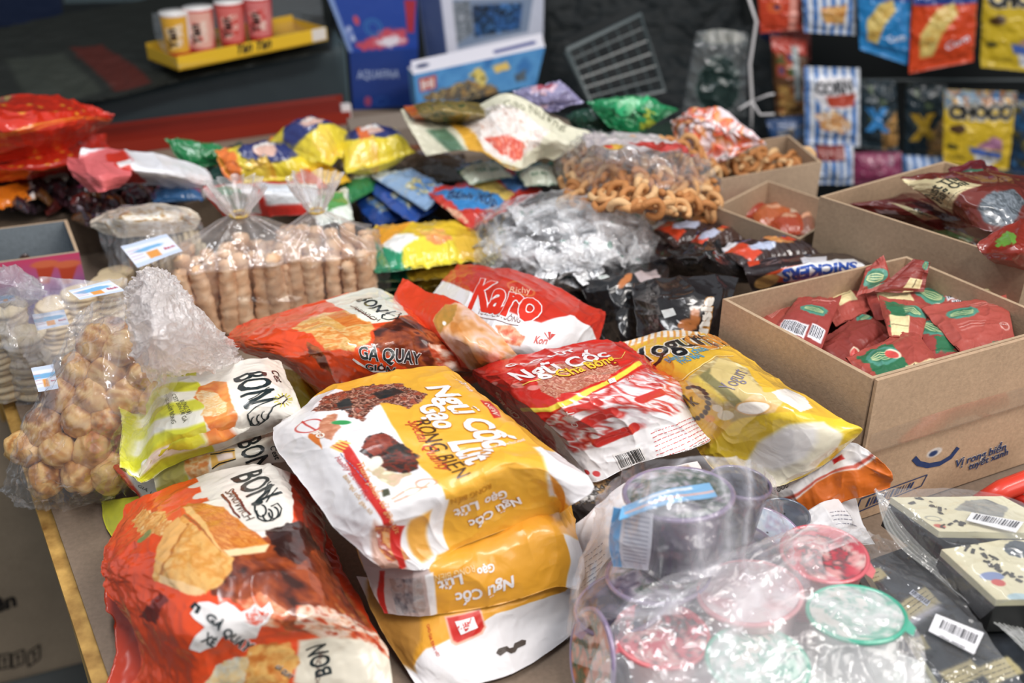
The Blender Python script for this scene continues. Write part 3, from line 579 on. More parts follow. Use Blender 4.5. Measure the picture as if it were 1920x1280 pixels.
# front gusset
s.poly([(702, 975), (730, 1000), (760, 1066), (720, 1075), (700, 1050)], 'c8a090', .2); s.foodp([(705, 985), (740, 985), (770, 1050), (730, 1055)], ['d0b0a0', 'e0a060', 'a04030', 'e8dcd8'], 1.1, 8, .5)
s.poly([(735, 985), (760, 985), (762, 1062), (748, 1066)], RED); s.poly([(770, 975), (812, 955), (812, 1040), (790, 1055), (775, 1040)], 'e8a848', .15); s.poly([(815, 945), (842, 935), (842, 1030), (822, 1040)], WHT)
s.text('Ngũ Cốc', (972, 930), (877, 975), WHT, .034, out='d89418', ow=.02, hs=1.0); s.text('Gạo Lứt', (950, 912), (845, 952), WHT, .034, out='d89418', ow=.02, hs=.8) if False else None
s.text('Gạo', (948, 917), (908, 934), WHT, .034, hs=1.1); s.text('Lứt', (895, 938), (850, 955), WHT, .034, hs=.9); s.text('RONG BIỂN', (920, 905), (845, 935), 'c08020', 0, hs=1.2)
s.build('snack_bag', 'printed_film', label='yellow and white brown rice cracker bag on top of its stack', cat='snack bag', group='yellow brown rice bags in a stack')
s = Sheet([[(640, 960, .06), (760, 930, .085), (900, 900, .085), (1030, 880, .085), (1070, 930, .07)],
           [(670, 1030, .06), (790, 1010, .088), (900, 990, .088), (1035, 945, .088), (1080, 985, .06)],
           [(690, 1085, .055), (795, 1078, .086), (920, 1040, .086), (1052, 1003, .083), (1090, 1035, .055)],
           [(700, 1110, .05), (800, 1112, .068), (930, 1085, .07), (1058, 1040, .068), (1098, 1075, .045)],
           [(720, 1150, .042), (805, 1152, .047), (930, 1135, .047), (1050, 1100, .047), (1085, 1105, .04)]],
          260, 220, amp=.0018, scale=4, seed=17, folds=.003, edge=.001, dn=.01)
s.bg('eaa634'); s.poly([(640, 950), (690, 940), (812, 1080), (808, 1160), (700, 1160), (680, 1060)], 'c8b4b0', .1); s.poly([(712, 1070), (722, 1070), (728, 1150), (716, 1155)], 'c03028')
s.poly([(797, 1078), (812, 1072), (820, 1150), (808, 1155)], WHT); s.poly([(1056, 1000), (1100, 1020), (1110, 1110), (1060, 1110), (1070, 1050)], WHT, .1); s.foodp([(730, 1085), (790, 1080), (800, 1145), (745, 1150)], ['6a6870', 'b8b0b0', 'a89088'], 1, 3)
s.text('Ngũ Cốc', (962, 1078), (853, 1112), WHT, .034, hs=1.0); s.text('Gạo', (925, 1055), (893, 1066), WHT, .034, hs=1.0); s.text('Lứt', (865, 1075), (820, 1090), WHT, .034, hs=.85); s.text('RONG BIỂN', (888, 1058), (815, 1078), 'f4d8a0', 0, hs=1.2)
s.build('snack_bag', 'printed_film', label='middle yellow brown rice bag of the stack, its lettered side facing forward', cat='snack bag', group='yellow brown rice bags in a stack')
s = Sheet([[(670, 1080, .035), (800, 1090, .042), (960, 1060, .042), (1080, 1045, .03), (1120, 1060, .02)],
           [(700, 1150, .03), (805, 1155, .043), (940, 1132, .043), (1060, 1100, .035), (1130, 1085, .015)],
           [(735, 1215, .018), (800, 1235, .025), (930, 1190, .026), (1070, 1140, .018), (1160, 1105, .008)],
           [(790, 1300, .005), (840, 1290, .006), (960, 1262, .006), (1090, 1175, .006), (1180, 1110, .005)]],
          260, 200, amp=.0012, scale=4, seed=27, edge=.0015, dn=.004)
s.bg(WHT); s.poly([(690, 1070), (800, 1080), (1070, 1020), (1090, 1080), (1060, 1108), (930, 1150), (900, 1170), (800, 1215), (775, 1250), (740, 1240), (700, 1160)], 'eaa634')
s.poly([(690, 1090), (760, 1090), (790, 1200), (780, 1260), (730, 1230)], 'c08a40', .2)
s.poly([(833, 1155), (900, 1140), (912, 1175), (905, 1188), (855, 1210), (846, 1205)], 'f0b8a0'); s.poly([(838, 1158), (898, 1144), (908, 1174), (902, 1184), (858, 1204), (850, 1200)], RED)
s.shape([(853, 1165), (888, 1156), (896, 1176), (864, 1190)], WHT); s.text('HP', (884, 1159), (860, 1166), RED, .03, hs=.9); s.shape([(866, 1168), (880, 1165), (878, 1180), (872, 1184)], RED)
s.text('CHO GIA ĐÌNH VIỆT', (800, 1172), (822, 1232), 'cc3a28', .01, hs=1.2)
for k in range(3): s.line([(850, 1140 + 2 * k), (900, 1125 + 2 * k), (925, 1120 + 3 * k)], .1, 'f0d090')
s.shape([(930, 1224), (934, 1216), (950, 1211), (955, 1215), (962, 1213), (964, 1206), (978, 1199), (986, 1200), (985, 1208), (970, 1215), (966, 1222), (958, 1225), (950, 1221), (938, 1229)], '4c4038')
s.build('snack_bag', 'satin_film', label='bottom brown rice bag with white header, hang hole and red square emblem', cat='snack bag', group='yellow brown rice bags in a stack')

# --- red five-grain floss bag with clear window
s = Sheet([[(885, 702, .08), (902, 688, .10), (1030, 656, .12), (1146, 637, .12), (1172, 646, .10)],
           [(925, 745, .065), (962, 722, .115), (1080, 700, .14), (1190, 676, .132), (1238, 690, .10)],
           [(985, 805, .055), (1022, 785, .115), (1130, 755, .138), (1240, 730, .125), (1300, 728, .095)],
           [(1038, 852, .05), (1070, 842, .085), (1180, 808, .105), (1280, 782, .10), (1325, 775, .08)],
           [(1066, 888, .055), (1118, 902, .065), (1195, 868, .075), (1297, 842, .08), (1370, 806, .075)]],
          320, 280, amp=.0028, scale=3.6, seed=31, folds=.003, edge=.0015, dn=.012)
s.bg('cf2d24')
s.foodp([(1020, 800), (1045, 770), (1090, 748), (1130, 730), (1210, 690), (1290, 720), (1310, 770), (1280, 800), (1180, 830), (1080, 860)], ['efe8ea', 'f6f2f4', 'd8c8cc', 'c83a34', 'f0ecee', 'b82c28', 'f4f0f2'], .27, 33, .2, 2.2, .6)
s.poly([(1030, 800), (1075, 848), (1180, 815), (1290, 765), (1320, 735), (1390, 806), (1300, 860), (1100, 915), (1040, 880)], 'f4f1f2', .2)
s.foodp([(1025, 690), (1050, 680), (1090, 682), (1150, 672), (1165, 690), (1140, 710), (1090, 728), (1040, 745), (1012, 735), (1005, 712)], ['d09078', 'b86850', 'e8b8a0', 'a85040', 'dca088'], 2.4, 35, .5)
s.line([(980, 768), (1030, 768), (1060, 756), (1110, 730), (1160, 706), (1200, 680)], .55, 'f0dc50')
for p, q in (((1070, 770), (1120, 755)), ((1090, 795), (1150, 770)), ((1120, 830), (1190, 800)), ((1200, 750), (1240, 735))): s.line([p, q], .9, 'c9342c')
s.text('Ngũ Cốc', (975, 714), (1145, 668), 'fbf0f0', .03, hs=1.15, lift=.0007); s.text('GẠO LỨT', (953, 690), (1080, 658), 'fbf0f0', .03, hs=.7, lift=.0007)
s.text('Chà Bông', (1052, 708), (1156, 678), 'f0c83c', .02, hs=1.3, out='a02018'); s.stroke([(980, 722), (1050, 700), (1110, 680), (1165, 672), (1172, 660)], .1, 'f0c860')
for q in ((925, 720), (970, 722), (1000, 727), (935, 742)): s.ell(q, (.6, .35), 'e89088')
s.text('Ngũ Cốc Chà Bông', (1030, 838), (930, 735), 'f0c0a0', .03, hs=.9)
s.barcode((1148, 852), (1200, 836), (1216, 866), (1166, 884)); s.micro((1220, 812), (1320, 772), 9, .42, 'd05a5a', .07); s.micro((1230, 862), (1340, 815), 1, .4, '604040')
s.ell((1100, 885), (.35, .25), 'd04040'); s.ell((1118, 888), (.4, .25), 'd04040'); s.text('CHẤT', (1085, 800), (1075, 770), 'f0e0e0', .02)
s.shape([(1140, 712), (1152, 708), (1156, 716), (1144, 720)], 'f6ecec'); s.text('HP', (1142, 718), (1154, 714), 'c03030', .01); s.text('THỰC PHẨM', (1172, 720), (1190, 706), 'f0d8d8', .01, hs=1.5)
s.build('snack_bag', 'glossy_film', label='red cereal floss bag with yellow swoosh and white barcoded lower end', cat='snack bag')

# --- yoghurt bag
s = Sheet([[(1165, 642, .095), (1256, 620, .11), (1322, 627, .12), (1380, 655, .125)],
           [(1200, 690, .09), (1300, 680, .13), (1395, 688, .14), (1450, 705, .125)],
           [(1250, 760, .08), (1350, 745, .13), (1450, 742, .14), (1522, 748, .125)],
           [(1300, 830, .07), (1390, 810, .10), (1490, 792, .125), (1585, 790, .115)],
           [(1330, 872, .055), (1420, 880, .065), (1512, 862, .085), (1616, 808, .11)],
           [(1370, 908, .05), (1440, 914, .052), (1510, 893, .06), (1572, 848, .08)]],
          260, 320, amp=.002, scale=4.5, seed=41, folds=.0025, edge=.001, dn=.012)
s.bg('e3b43c')
s.poly([(1150, 640), (1256, 612), (1330, 620), (1300, 632), (1220, 636), (1170, 652)], 'f0e6da')
for k in range(14): s.line([(1168 + 12 * k, 650 - 1.6 * k), (1172 + 11.5 * k, 628 - 1.0 * k)], .28, 'e0a050')
s.foodp([(1285, 715), (1300, 700), (1345, 668), (1400, 690), (1430, 730), (1440, 760), (1400, 800), (1350, 770), (1310, 745)], ['c8b070', 'b89a5c', 'd8c898', 'a89060', 'e0d0a0'], .5, 42, .3, 2)
s.poly([(1310, 705), (1330, 690), (1402, 765), (1385, 770)], '8c8458', .1); s.poly([(1290, 712), (1308, 704), (1362, 752), (1352, 762)], 'e8cc60', .2); s.poly([(1345, 672), (1362, 668), (1432, 735), (1400, 760), (1330, 700)], 'd8c080', .1); s.poly([(1390, 755), (1450, 770), (1440, 800), (1370, 790)], 'b8a060', .2)
s.text('Yogurt', (1378, 700), (1415, 742), '9a9098', .0, hs=1.2, shear=.3) if False else s.text('Yogurt', (1376, 735), (1402, 700), '8a8090', .0, hs=1.2)
s.foodp([(1390, 768), (1395, 752), (1420, 735), (1450, 735), (1470, 752), (1450, 775), (1420, 778)], ['eccf98', 'e4bc80', 'f4e0b8'], .8, 43, .15); s.ell((1412, 764), (1.3, .75), 'f8f0e4', -.1); s.ring((1412, 764), (1.4, .85), .12, 'dca860', -.1)
s.foodp([(1448, 735), (1475, 728), (1510, 745), (1525, 765), (1500, 770), (1470, 755)], ['f4f0ea', 'ece6de'], .5, 3, .4)
s.poly([(1320, 845), (1385, 785), (1440, 775), (1520, 775), (1590, 785), (1620, 810), (1570, 860), (1500, 895), (1440, 920), (1360, 905)], 'ecc93a', .1)
s.poly([(1395, 870), (1420, 830), (1480, 795), (1545, 790), (1580, 812), (1560, 850), (1500, 893), (1440, 918), (1370, 908)], 'f2ead2', .15)
s.poly([(1405, 866), (1430, 826), (1480, 800), (1530, 800), (1532, 828), (1510, 858), (1450, 882)], 'f6f2ee', .3)
s.text('Yogurt', (1206, 681), (1350, 650), '1c1c20', .025, out='f6eedd', ow=.04, hs=1.25, shear=.1); s.stroke([(1222, 690), (1236, 678), (1246, 660)], .35, '1c1c20')
s.text('Bánh sữa chua', (1256, 680), (1330, 657), '5aa0c0', .02, hs=1.4); s.text('PHÔ MAI', (1280, 683), (1322, 669), '5aa0c0', .02, hs=1.5); s.text('Cheese', (1330, 658), (1375, 650), 'e09038', .02, hs=1.3, out='f4dca0')
s.stroke([(1190, 700), (1250, 715), (1280, 712), (1310, 690), (1345, 668), (1375, 668)], .1, 'f4dc90')
for t in np.linspace(-1.9, 1.9, 13): s.ell((1300 + 28 * math.cos(t), 755 + 30 * math.sin(t)), (.22, .3), '3c3020', t)
s.text('Vk', (1288, 768), (1312, 756), '5a4420', .02, hs=1.3)
s.ell((1345, 765), (.5, .4), 'f0e6c8'); s.ell((1360, 778), (.8, .5), 'efe4c4'); s.ell((1330, 785), (.5, .35), 'e8a050')
s.build('snack_bag', 'glossy_film', label='yellow yoghurt biscuit bag leaning against the open box of red sachets', cat='snack bag')
s = Sheet([[(1350, 880, .035), (1480, 865, .045), (1605, 830, .09), (1645, 856, .085)], [(1380, 908, .035), (1480, 912, .045), (1590, 880, .07), (1675, 890, .07)], [(1420, 935, .012), (1505, 970, .02), (1600, 935, .045), (1668, 914, .055)]], 140, 100, amp=.0025, seed=51, dn=.02, edge=.002, folds=.002)
s.bg('f0ecec'); s.poly([(1455, 945), (1530, 905), (1610, 880), (1640, 852), (1690, 890), (1670, 930), (1500, 990)], 'd9702a'); s.poly([(1460, 935), (1530, 898), (1600, 872), (1635, 850), (1638, 853), (1606, 878), (1530, 903), (1466, 940)], 'c85a48')
s.poly([(1560, 862), (1578, 852), (1584, 860), (1564, 870)], 'cc2a30'); s.text('NHẤT FOOD', (1432, 926), (1480, 912), '404040', .0)
s.build('snack_bag', 'glossy_film', label='white and orange bag sticking out under the yoghurt bag', cat='snack bag')

# --- red Karo bag
s = Sheet([[(858, 496, .085), (930, 500, .105), (1010, 520, .115), (1090, 565, .11), (1136, 584, .09)],
           [(828, 528, .085), (900, 545, .12), (985, 580, .13), (1065, 608, .12), (1128, 625, .09)],
           [(802, 562, .075), (870, 600, .11), (950, 640, .12), (1040, 668, .10), (1110, 670, .075)],
           [(790, 600, .045), (850, 650, .06), (930, 690, .06), (1020, 715, .05), (1100, 710, .045)]],
          260, 180, amp=.0022, scale=4.5, seed=61, folds=.002, edge=.0012, dn=.01)
s.bg('c9311f'); g = (np.sin(s.X * 2.6 + .5 * s.Y) > .93) | (np.sin(s.Y * 2.4 - .8 * s.X) > .95); s.mix(g * .35, 'a82418')
s.poly([(780, 560), (830, 526), (880, 545), (930, 575), (1015, 605), (1070, 590), (1110, 615), (1122, 645), (1090, 720), (1020, 720), (880, 690), (780, 620)], 'efecee')
s.foodp([(930, 610), (960, 610), (985, 630), (975, 650), (940, 640)], ['d8784c', 'eab090', 'c85838'], 1.2, 3, .5)
s.ring((976, 540), (1.9, 1.1), .14, 'e0a050'); s.text('Richy', (955, 548), (998, 538) if False else (996, 552), 'f0c0a0', 0, shear=.3, hs=1.2)
s.text('Karo', (878, 576), (1008, 602), 'd8301c', .035, out='f8f4f4', ow=.025, hs=1.3)
s.text('TƯƠI - CHÀ BÔNG', (895, 588), (974, 606), '8a6058', .0, hs=1.2); s.stroke([(892, 592), (972, 611)], .06, '8a6058')
s.text('Kori', (1000, 643), (1026, 645), 'c43a30', .02, hs=1.4, shear=.2)
for t in (-.6, 0.2, 1.0): s.shape([(1030, 638), (1028 + 10 * math.sin(t) - 3, 630 - 8 * math.cos(t)), (1030 + 14 * math.sin(t), 632 - 10 * math.cos(t))], 'c43a30')
s.build('snack_bag', 'printed_film', label='red and white bag with big red lettering, behind the red cereal bag', cat='snack bag')
s = Sheet([[(756, 520, .115), (800, 547, .115), (862, 567, .125), (930, 618, .125), (1000, 662, .10)],
           [(738, 562, .105), (778, 592, .115), (835, 620, .13), (905, 655, .125), (978, 688, .09)],
           [(750, 605, .07), (800, 645, .08), (860, 685, .09), (920, 705, .08), (985, 715, .06)]],
          180, 120, amp=.0018, scale=4, seed=63, edge=.001, dn=.008)
s.bg('d7401f'); s.foodp([(812, 600), (835, 572), (862, 567), (930, 618), (1000, 662), (985, 720), (900, 720), (850, 660)], ['c8803c', 'e0a878', 'eac4b4', 'dca070', 'e8b8a4', 'cc8a50'], .3, 66, .3)
s.foodp([(812, 600), (835, 572), (858, 570), (850, 600), (825, 625)], ['7c7030', 'a88038', 'c88c40'], .5, 68, .4); s.ell((833, 606), (.28, .28), 'f2ece8')
s.build('snack_bag', 'printed_film', label='peach picture bag with a red-orange folded corner, in front of the red and white one', cat='snack bag')
# packets squeezed between
s = Sheet([[(1010, 890, .05), (1090, 890, .06), (1160, 880, .06)], [(1040, 940, .05), (1100, 930, .06), (1170, 930, .05)], [(1060, 1000, .02), (1110, 990, .03), (1170, 990, .03)]], 80, 80, amp=.002, seed=71, dn=.03)
s.bg('5a5452'); s.foodp([(1070, 910), (1110, 895), (1150, 900), (1130, 940), (1080, 950)], ['e0dcd8', '403c3a', 'd0a878', '706864'], 1.5, 7, .5); s.build('snack_bag', 'glossy_film', label='small dark printed sachet wedged between the yellow stack and the jelly cups', cat='snack bag')
s = Sheet([[(1075, 985, .055), (1150, 920, .075), (1230, 880, .08), (1310, 865, .07)], [(1085, 1060, .04), (1160, 1000, .06), (1250, 950, .06), (1330, 920, .05)], [(1070, 1180, .01), (1130, 1130, .02), (1240, 1060, .02), (1330, 1000, .02)]], 110, 90, amp=.002, seed=72, dn=.02, edge=.002)
s.bg('ece6e6'); s.micro((1095, 1045), (1140, 1010), 6, .45, '88889a'); s.foodp([(1220, 890), (1290, 870), (1310, 890), (1250, 900)], ['d87840', 'c0a080', '806050'], 1.2, 4, .4)
s.build('snack_bag', 'satin_film', label='off-white bag with fine grey print lying behind the purple jelly cup', cat='snack bag')
s = Sheet([[(1040, 1000, .03), (1075, 1010, .03), (1110, 1020, .03)], [(1030, 1060, .03), (1070, 1060, .035), (1110, 1070, .03)], [(1040, 1120, .004), (1080, 1120, .01), (1120, 1130, .01)]], 40, 40, amp=.002, seed=73, dn=.02)
s.bg('3a3430'); s.build('snack_bag', 'satin_film', label='dark brown sachet in the gap right of the yellow stack', cat='snack bag')
# ================================================================ cartons
def carton(name, label, A, B, C, h, floor=.0, col='b79c80', inner='a58a70', flaps=(), th=.003, group=None):
    """open carton from three rim corners seen in the photo: A left, B front, C beyond A"""
    a, b, c = P(*A, h), P(*B, h), P(*C, h); d = b + (c - a); top = [a, b, d, c]
    root = empty(name, ((a + d) / 2 * [1, 1, 0] + [0, 0, TZ + floor]), label, 'box', group)
    cen = sum(top) / 4; z0 = TZ + floor + .0015; mb = MB()
    inn = [p + (cen - p) / np.linalg.norm((cen - p)[:2]) * th * 1.6 for p in top]
    for k in range(4):
        p, q, pi, qi = top[k], top[(k + 1) % 4], inn[k], inn[(k + 1) % 4]
        lo = lambda v: np.array([v[0], v[1], z0])
        mb.add([lo(p), lo(q), q, p], [[0, 1, 2, 3]], C=col); mb.add([lo(qi), lo(pi), pi, qi], [[0, 1, 2, 3]], C=inner); mb.add([p, q, qi, pi], [[0, 1, 2, 3]], C='b89e82')
    mb.add([[v[0], v[1], z0 + .004] for v in top], [[0, 1, 2, 3]], C=inner); mb.add([[v[0], v[1], z0] for v in top], [[3, 2, 1, 0]], C=col)
    mb.build('box_body', 'cardboard', root)
    for k, L, ang in flaps:                      # flap on edge k, length L, opening angle (180 = folded right down outside)
        p, q = top[k], top[(k + 1) % 4]; e = (q - p) / np.linalg.norm(q - p); out = np.cross(e, [0, 0, 1]); out /= np.linalg.norm(out)
        if np.dot(out, p - cen) < 0: out = -out
        an = math.radians(ang); dr = out * math.sin(an) + np.array([0, 0, math.cos(an)]); nr = np.cross(e, dr)
        off = out * .001; p2 = p + e * .002 + off; q2 = q - e * .002 + off; mb = MB()
        mb.box(p2, q2 - p2, dr * L, nr * .0035 * (1 if np.dot(nr, out) > 0 else -1), col); mb.build('box_flap', 'cardboard', root)
    return root, top
def face_sheet(root, p, q, z0, z1, nu=200, nv=90, off=.0045, **kw):
    n = np.cross(q - p, [0, 0, 1]); n /= np.linalg.norm(n)
    if n[1] > 0: n = -n
    f = lambda v, z: np.array([v[0], v[1], z]) + n * off
    if (q - p)[0] < 0: p, q = q, p
    return Sheet([[f(p, z1), f(q, z1)], [f(p, z0), f(q, z0)]], nu, nv, raw=True, **kw)
CB = 'bfa184'
box1, top1 = carton('cardboard_box', 'open cardboard box of red watermelon sachets, flap folded down in front, blue printing', (1355, 560), (1635, 710), (1700, 480), .155, col=CB, inner='b09378', flaps=[(1, .073, 179.0)])
s = face_sheet(box1, top1[1], top1[2], TZ + .002, TZ + .088, 220, 90, off=.0009); s.bg(CB)
INK = '2f3f6a'
fr = [(1614, 934), (1738, 889), (1727, 910), (1603, 961)]
for i in range(4): s.stroke([fr[i], fr[(i + 1) % 4]], .12, INK)
s.barcode((1625, 932), (1722, 897), (1712, 916), (1614, 957), 16, INK, None, 4)
s.stroke([(1713, 858), (1722, 868), (1740, 872), (1762, 868), (1782, 856), (1796, 838)], .55, INK); s.ell((1752, 848), (.9, .5), 'd8d0c8'); s.ell((1750, 850), (.5, .3), INK)
s.text('Vị rong biển', (1788, 876), (1884, 842), INK, .02, hs=1.0, out='e0d2c0'); s.text('tuyết xanh', (1814, 880), (1888, 851), INK, .02, hs=1.0, out='e0d2c0')
s.build('printed_panel', 'cardboard', box1, close=False)
# sticky tape over the folded flap
p, q = top1[1], top1[2]; n = np.cross(q - p, [0, 0, 1]); n /= np.linalg.norm(n); n = -n if n[1] > 0 else n
f = lambda t, z: p + (q - p) * t + n * .0072 + np.array([0, 0, z])
s = Sheet([[f(.02, -.052), f(.5, -.050), f(.98, -.052)], [f(.02, -.073), f(.5, -.073), f(.98, -.072)]], 60, 12, raw=True); s.bg('d8c4ac'); s.C[..., 3] = .12
s.build('tape', 'clear_plastic', box1, close=False)
boxD, topD = carton('cardboard_box', 'large open cardboard box holding maroon packs, behind the box of watermelon sachets', (1537, 368), (1930, 495), (1770, 302), .175, col='a08a72', inner='b89c80')
boxE, topE = carton('cardboard_box', 'small open cardboard box of orange-brown sweets left of the large box', (1340, 388), (1500, 448), (1400, 352) if False else (1440, 338), .12, floor=.002, col='9a8570', inner='b49a80')
boxF, topF = carton('cardboard_box', 'long open cardboard box behind the small one, with ring biscuits in it', (1180, 372), (1352, 340) if False else (1352, 352), (1330, 262), .13, floor=.002, col='b09880', inner='b49a80') if False else carton('cardboard_box', 'low open cardboard box of beige ring snacks in front of the hanging packs', (1352, 336), (1541, 303), (1300, 282), .12, floor=.002, col='b8a088', inner='a89078')

# ================================================================ sachets and small contents
def watermelon(s, x, y, r, rot=0):
    s.ell((x, y), (r * 1.35, r * 1.1), '4f8c7a', rot, .5, True, seed=9); s.ell((x, y), (r, r * .8), '3c7458', rot, 0, True)
    for k in (-.55, -.1, .35, .75):
        a = np.array([x * s.W, y * s.H]); ct, st = math.cos(rot), math.sin(rot)
        pts = [((a[0] + ct * u * r * .9 - st * (k * r * .7 * (1 - u * u * .6))) / s.W, (a[1] + st * u * r * .9 + ct * (k * r * .7 * (1 - u * u * .6))) / s.H) for u in np.linspace(-1, 1, 9)]
        s.line(pts, r * .12, 'c4cc98', True)
WR = ['a2483e', '963e38', 'a84e44', '86362f']
def wsachet(q, h, i, feats, label, amp=.0024, dn=.006, up=.006, thick=1):
    (x0, y0), (x1, y1), (x2, y2), (x3, y3) = q
    hh = h if isinstance(h, (list, tuple)) else (h, h, h, h)
    cx_, cy_ = (x0 + x1 + x2 + x3) / 4, (y0 + y1 + y2 + y3) / 4; g_ = lambda x, y: (cx_ + (x - cx_) * 1.2, cy_ + (y - cy_) * 1.2); (x0, y0), (x1, y1), (x2, y2), (x3, y3) = g_(x0, y0), g_(x1, y1), g_(x2, y2), g_(x3, y3)
    mid = lambda a, b, t=.5: tuple(np.array(a) * (1 - t) + np.array(b) * t)
    A, B, C, D = (x0, y0, hh[0]), (x1, y1, hh[1]), (x2, y2, hh[2]), (x3, y3, hh[3])
    s = Sheet([[A, mid(A, B), B], [mid(A, D), mid(mid(A, B), mid(C, D)), mid(B, C)], [D, mid(D, C), C]], 90, 90, up=up, dn=dn, amp=amp, scale=2.4, seed=100 + i, folds=.0012, edge=.0004, seal=(.0, .0, .14, .14), floor=.01)
    s.bg(WR[i % 4])
    for f in feats:
        if f[0] == 'w': watermelon(s, *f[1:])
        elif f[0] == 's': s.ell((f[1], f[2]), (f[3], f[3] * .8), 'e8d8c0', f[4], 0, True); s.ell((f[1] - .02, f[2]), (f[3] * .85, f[3] * .66), 'd0504a', f[4], 0, True)
        elif f[0] == 'l': s.rect(f[1], f[2], f[3], f[4], 'e2d2a0'); s.line([(f[1] + .03, (f[2] + f[4]) / 2), (f[3] - .03, (f[2] + f[4]) / 2)], .08, '5a4a34', True)
        elif f[0] == 'b': s.barcode(*[(a * s.W and a, b) for a, b in ()]) if False else _bar(s, *f[1:])
        elif f[0] == 't': _lines(s, *f[1:])
        elif f[0] == 'g': s.poly([(f[1], f[2]), (f[3], f[2]), (f[3], f[4]), (f[1], f[4])], '2f6a48', fr=True, rough=.8)
        elif f[0] == 'o': s.ring((f[1], f[2]), (.6, .75), .1, 'f0d8d0', fr=True); s.text('CHẤT', (f[1] - .06, f[2]), (f[1] + .06, f[2]), 'f0d8d0', fr=True)
        elif f[0] == 'x': s.text(f[1], (f[2], f[3]), (f[4], f[5]), f[6], .015, fr=True, hs=1.2)
    return s.build('sachet', 'satin_film', label=label, cat='sachet', group='red watermelon sachets in the open box')
def _bar(s, x0, y0, x1, y1):
    rs = np.random.RandomState(3); s.rect(x0, y0, x1, y1, 'eceaf0'); x = x0 + .02
    while x < x1 - .03:
        w = rs.choice([.008, .014]); s.shape([(x, y0 + .02), (x + w, y0 + .02), (x + w, y1 - .03), (x, y1 - .03)], '303038', True); x += w + rs.choice([.012, .02])
def _lines(s, x0, y0, x1, n):
    for k in range(n): s.line([(x0, y0 + .05 * k), (x1 - .04 * (k % 3), y0 + .05 * k)], .05, 'e8b8b0', True)
W = wsachet
W([(1420, 600), (1520, 540), (1600, 600), (1500, 670)], .10, 31, [], 'plain dark red sachet deep in the box at the left corner')
W([(1590, 620), (1720, 560), (1800, 640), (1680, 700)], .105, 32, [('w', .5, .5, 1)], 'dark red sachet buried in the middle of the box')
W([(1730, 600), (1850, 580), (1890, 660), (1780, 690)], .105, 33, [('w', .4, .5, 1.2), ('g', .6, .1, .9, .5)], 'red sachet buried at the right end of the box')
W([(1620, 540), (1750, 500), (1880, 560), (1700, 610)], .10, 34, [('g', .2, .2, .5, .8)], 'red sachet buried near the back of the box')
W([(1431, 590), (1523, 536), (1568, 556), (1470, 628)], .125, 0, [('w', .75, .45, .8, .6), ('t', .1, .2, .5, 4)], 'red sachet with a small green melon, tucked into the left corner of the box')
W([(1530, 543), (1592, 538), (1642, 570), (1570, 603)], .125, 2, [('l', .25, .25, .65, .7)], 'red sachet with a cream label between the box corner and the melon sachets')
W([(1502, 562), (1568, 563), (1535, 648), (1463, 613)], .138, 1, [('w', .55, .42, 1.0), ('_', 0), ('b', .05, .72, .6, .93), ('b', .65, .68, .95, .88), ('t', .35, .1, .9, 3)], 'red sachet with whole watermelon and barcode, nearest the left wall of the box')
W([(1650, 542), (1712, 490), (1738, 496), (1728, 542)], (.14, .165, .165, .14), 3, [('l', .1, .5, .4, .9), ('w', .85, .8, .4)], 'crumpled red sachet standing up at the back, white crimped end')
W([(1628, 505), (1654, 484), (1668, 530), (1612, 548)], (.155, .17, .145, .14), 0, [('w', .45, .6, .9, .3)], 'narrow red sachet with a melon standing at the back left')
W([(1633, 550), (1757, 528), (1782, 590), (1652, 592)], .13, 1, [('l', .12, .15, .5, .7), ('w', .75, .5, 1.3, .4), ('s', .8, .75, .6, .3)], 'red sachet with a big cream label and green leaf, centre back of the box')
W([(1763, 540), (1872, 519), (1905, 602), (1790, 604)], .13, 2, [('b', .08, .25, .48, .5), ('b', .12, .52, .38, .72), ('l', .62, .15, .96, .42), ('t', .2, .08, .8, 1), ('g', .85, .0, .98, .1)], 'red sachet with barcode and cream patch, back right of the box')
W([(1536, 645), (1615, 592), (1668, 626), (1592, 676)], .125, 3, [('s', .25, .9, .8, .2), ('w', .9, .2, .7)], 'plum coloured sachet lying on edge between two melon sachets')
W([(1655, 563), (1736, 576), (1722, 632), (1672, 627)], .142, 0, [('w', .55, .35, 1.2, .2), ('g', .1, .1, .5, .8), ('l', .1, .55, .6, .95)], 'dark green and red sachet in the centre, glossy melon on its fold')
W([(1724, 592), (1772, 600), (1808, 682), (1742, 692)], .138, 1, [('w', .4, .35, 1.3, .9), ('g', .3, .5, .8, .75)], 'red sachet with a pale striped melon right of the front centre sachet')
W([(1745, 584), (1878, 560), (1895, 648), (1815, 662)], .145, 2, [('w', .35, .3, 1.1, .3), ('t', .5, .12, .95, 3), ('o', .86, .62), ('t', .2, .5, .6, 3), ('g', .5, .85, .95, 1)], 'red sachet with a round white seal, right side of the box')
W([(1600, 673), (1706, 622), (1756, 692), (1650, 716)], .142, 0, [('g', .12, .1, .55, .85), ('w', .35, .4, 1.3, .2), ('s', .48, .45, .9, 1.2), ('l', .5, .78, .98, 1.0), ('x', 'đưa', .55, .98, .8, .98, '402818')], 'red sachet with melon and pink slice, at the front corner of the box')
W([(1880, 575), (1930, 580), (1940, 630), (1890, 630)], .12, 3, [('w', .5, .5, 1), ('l', .1, .7, .4, .9)], 'red sachet cut off by the right picture edge')

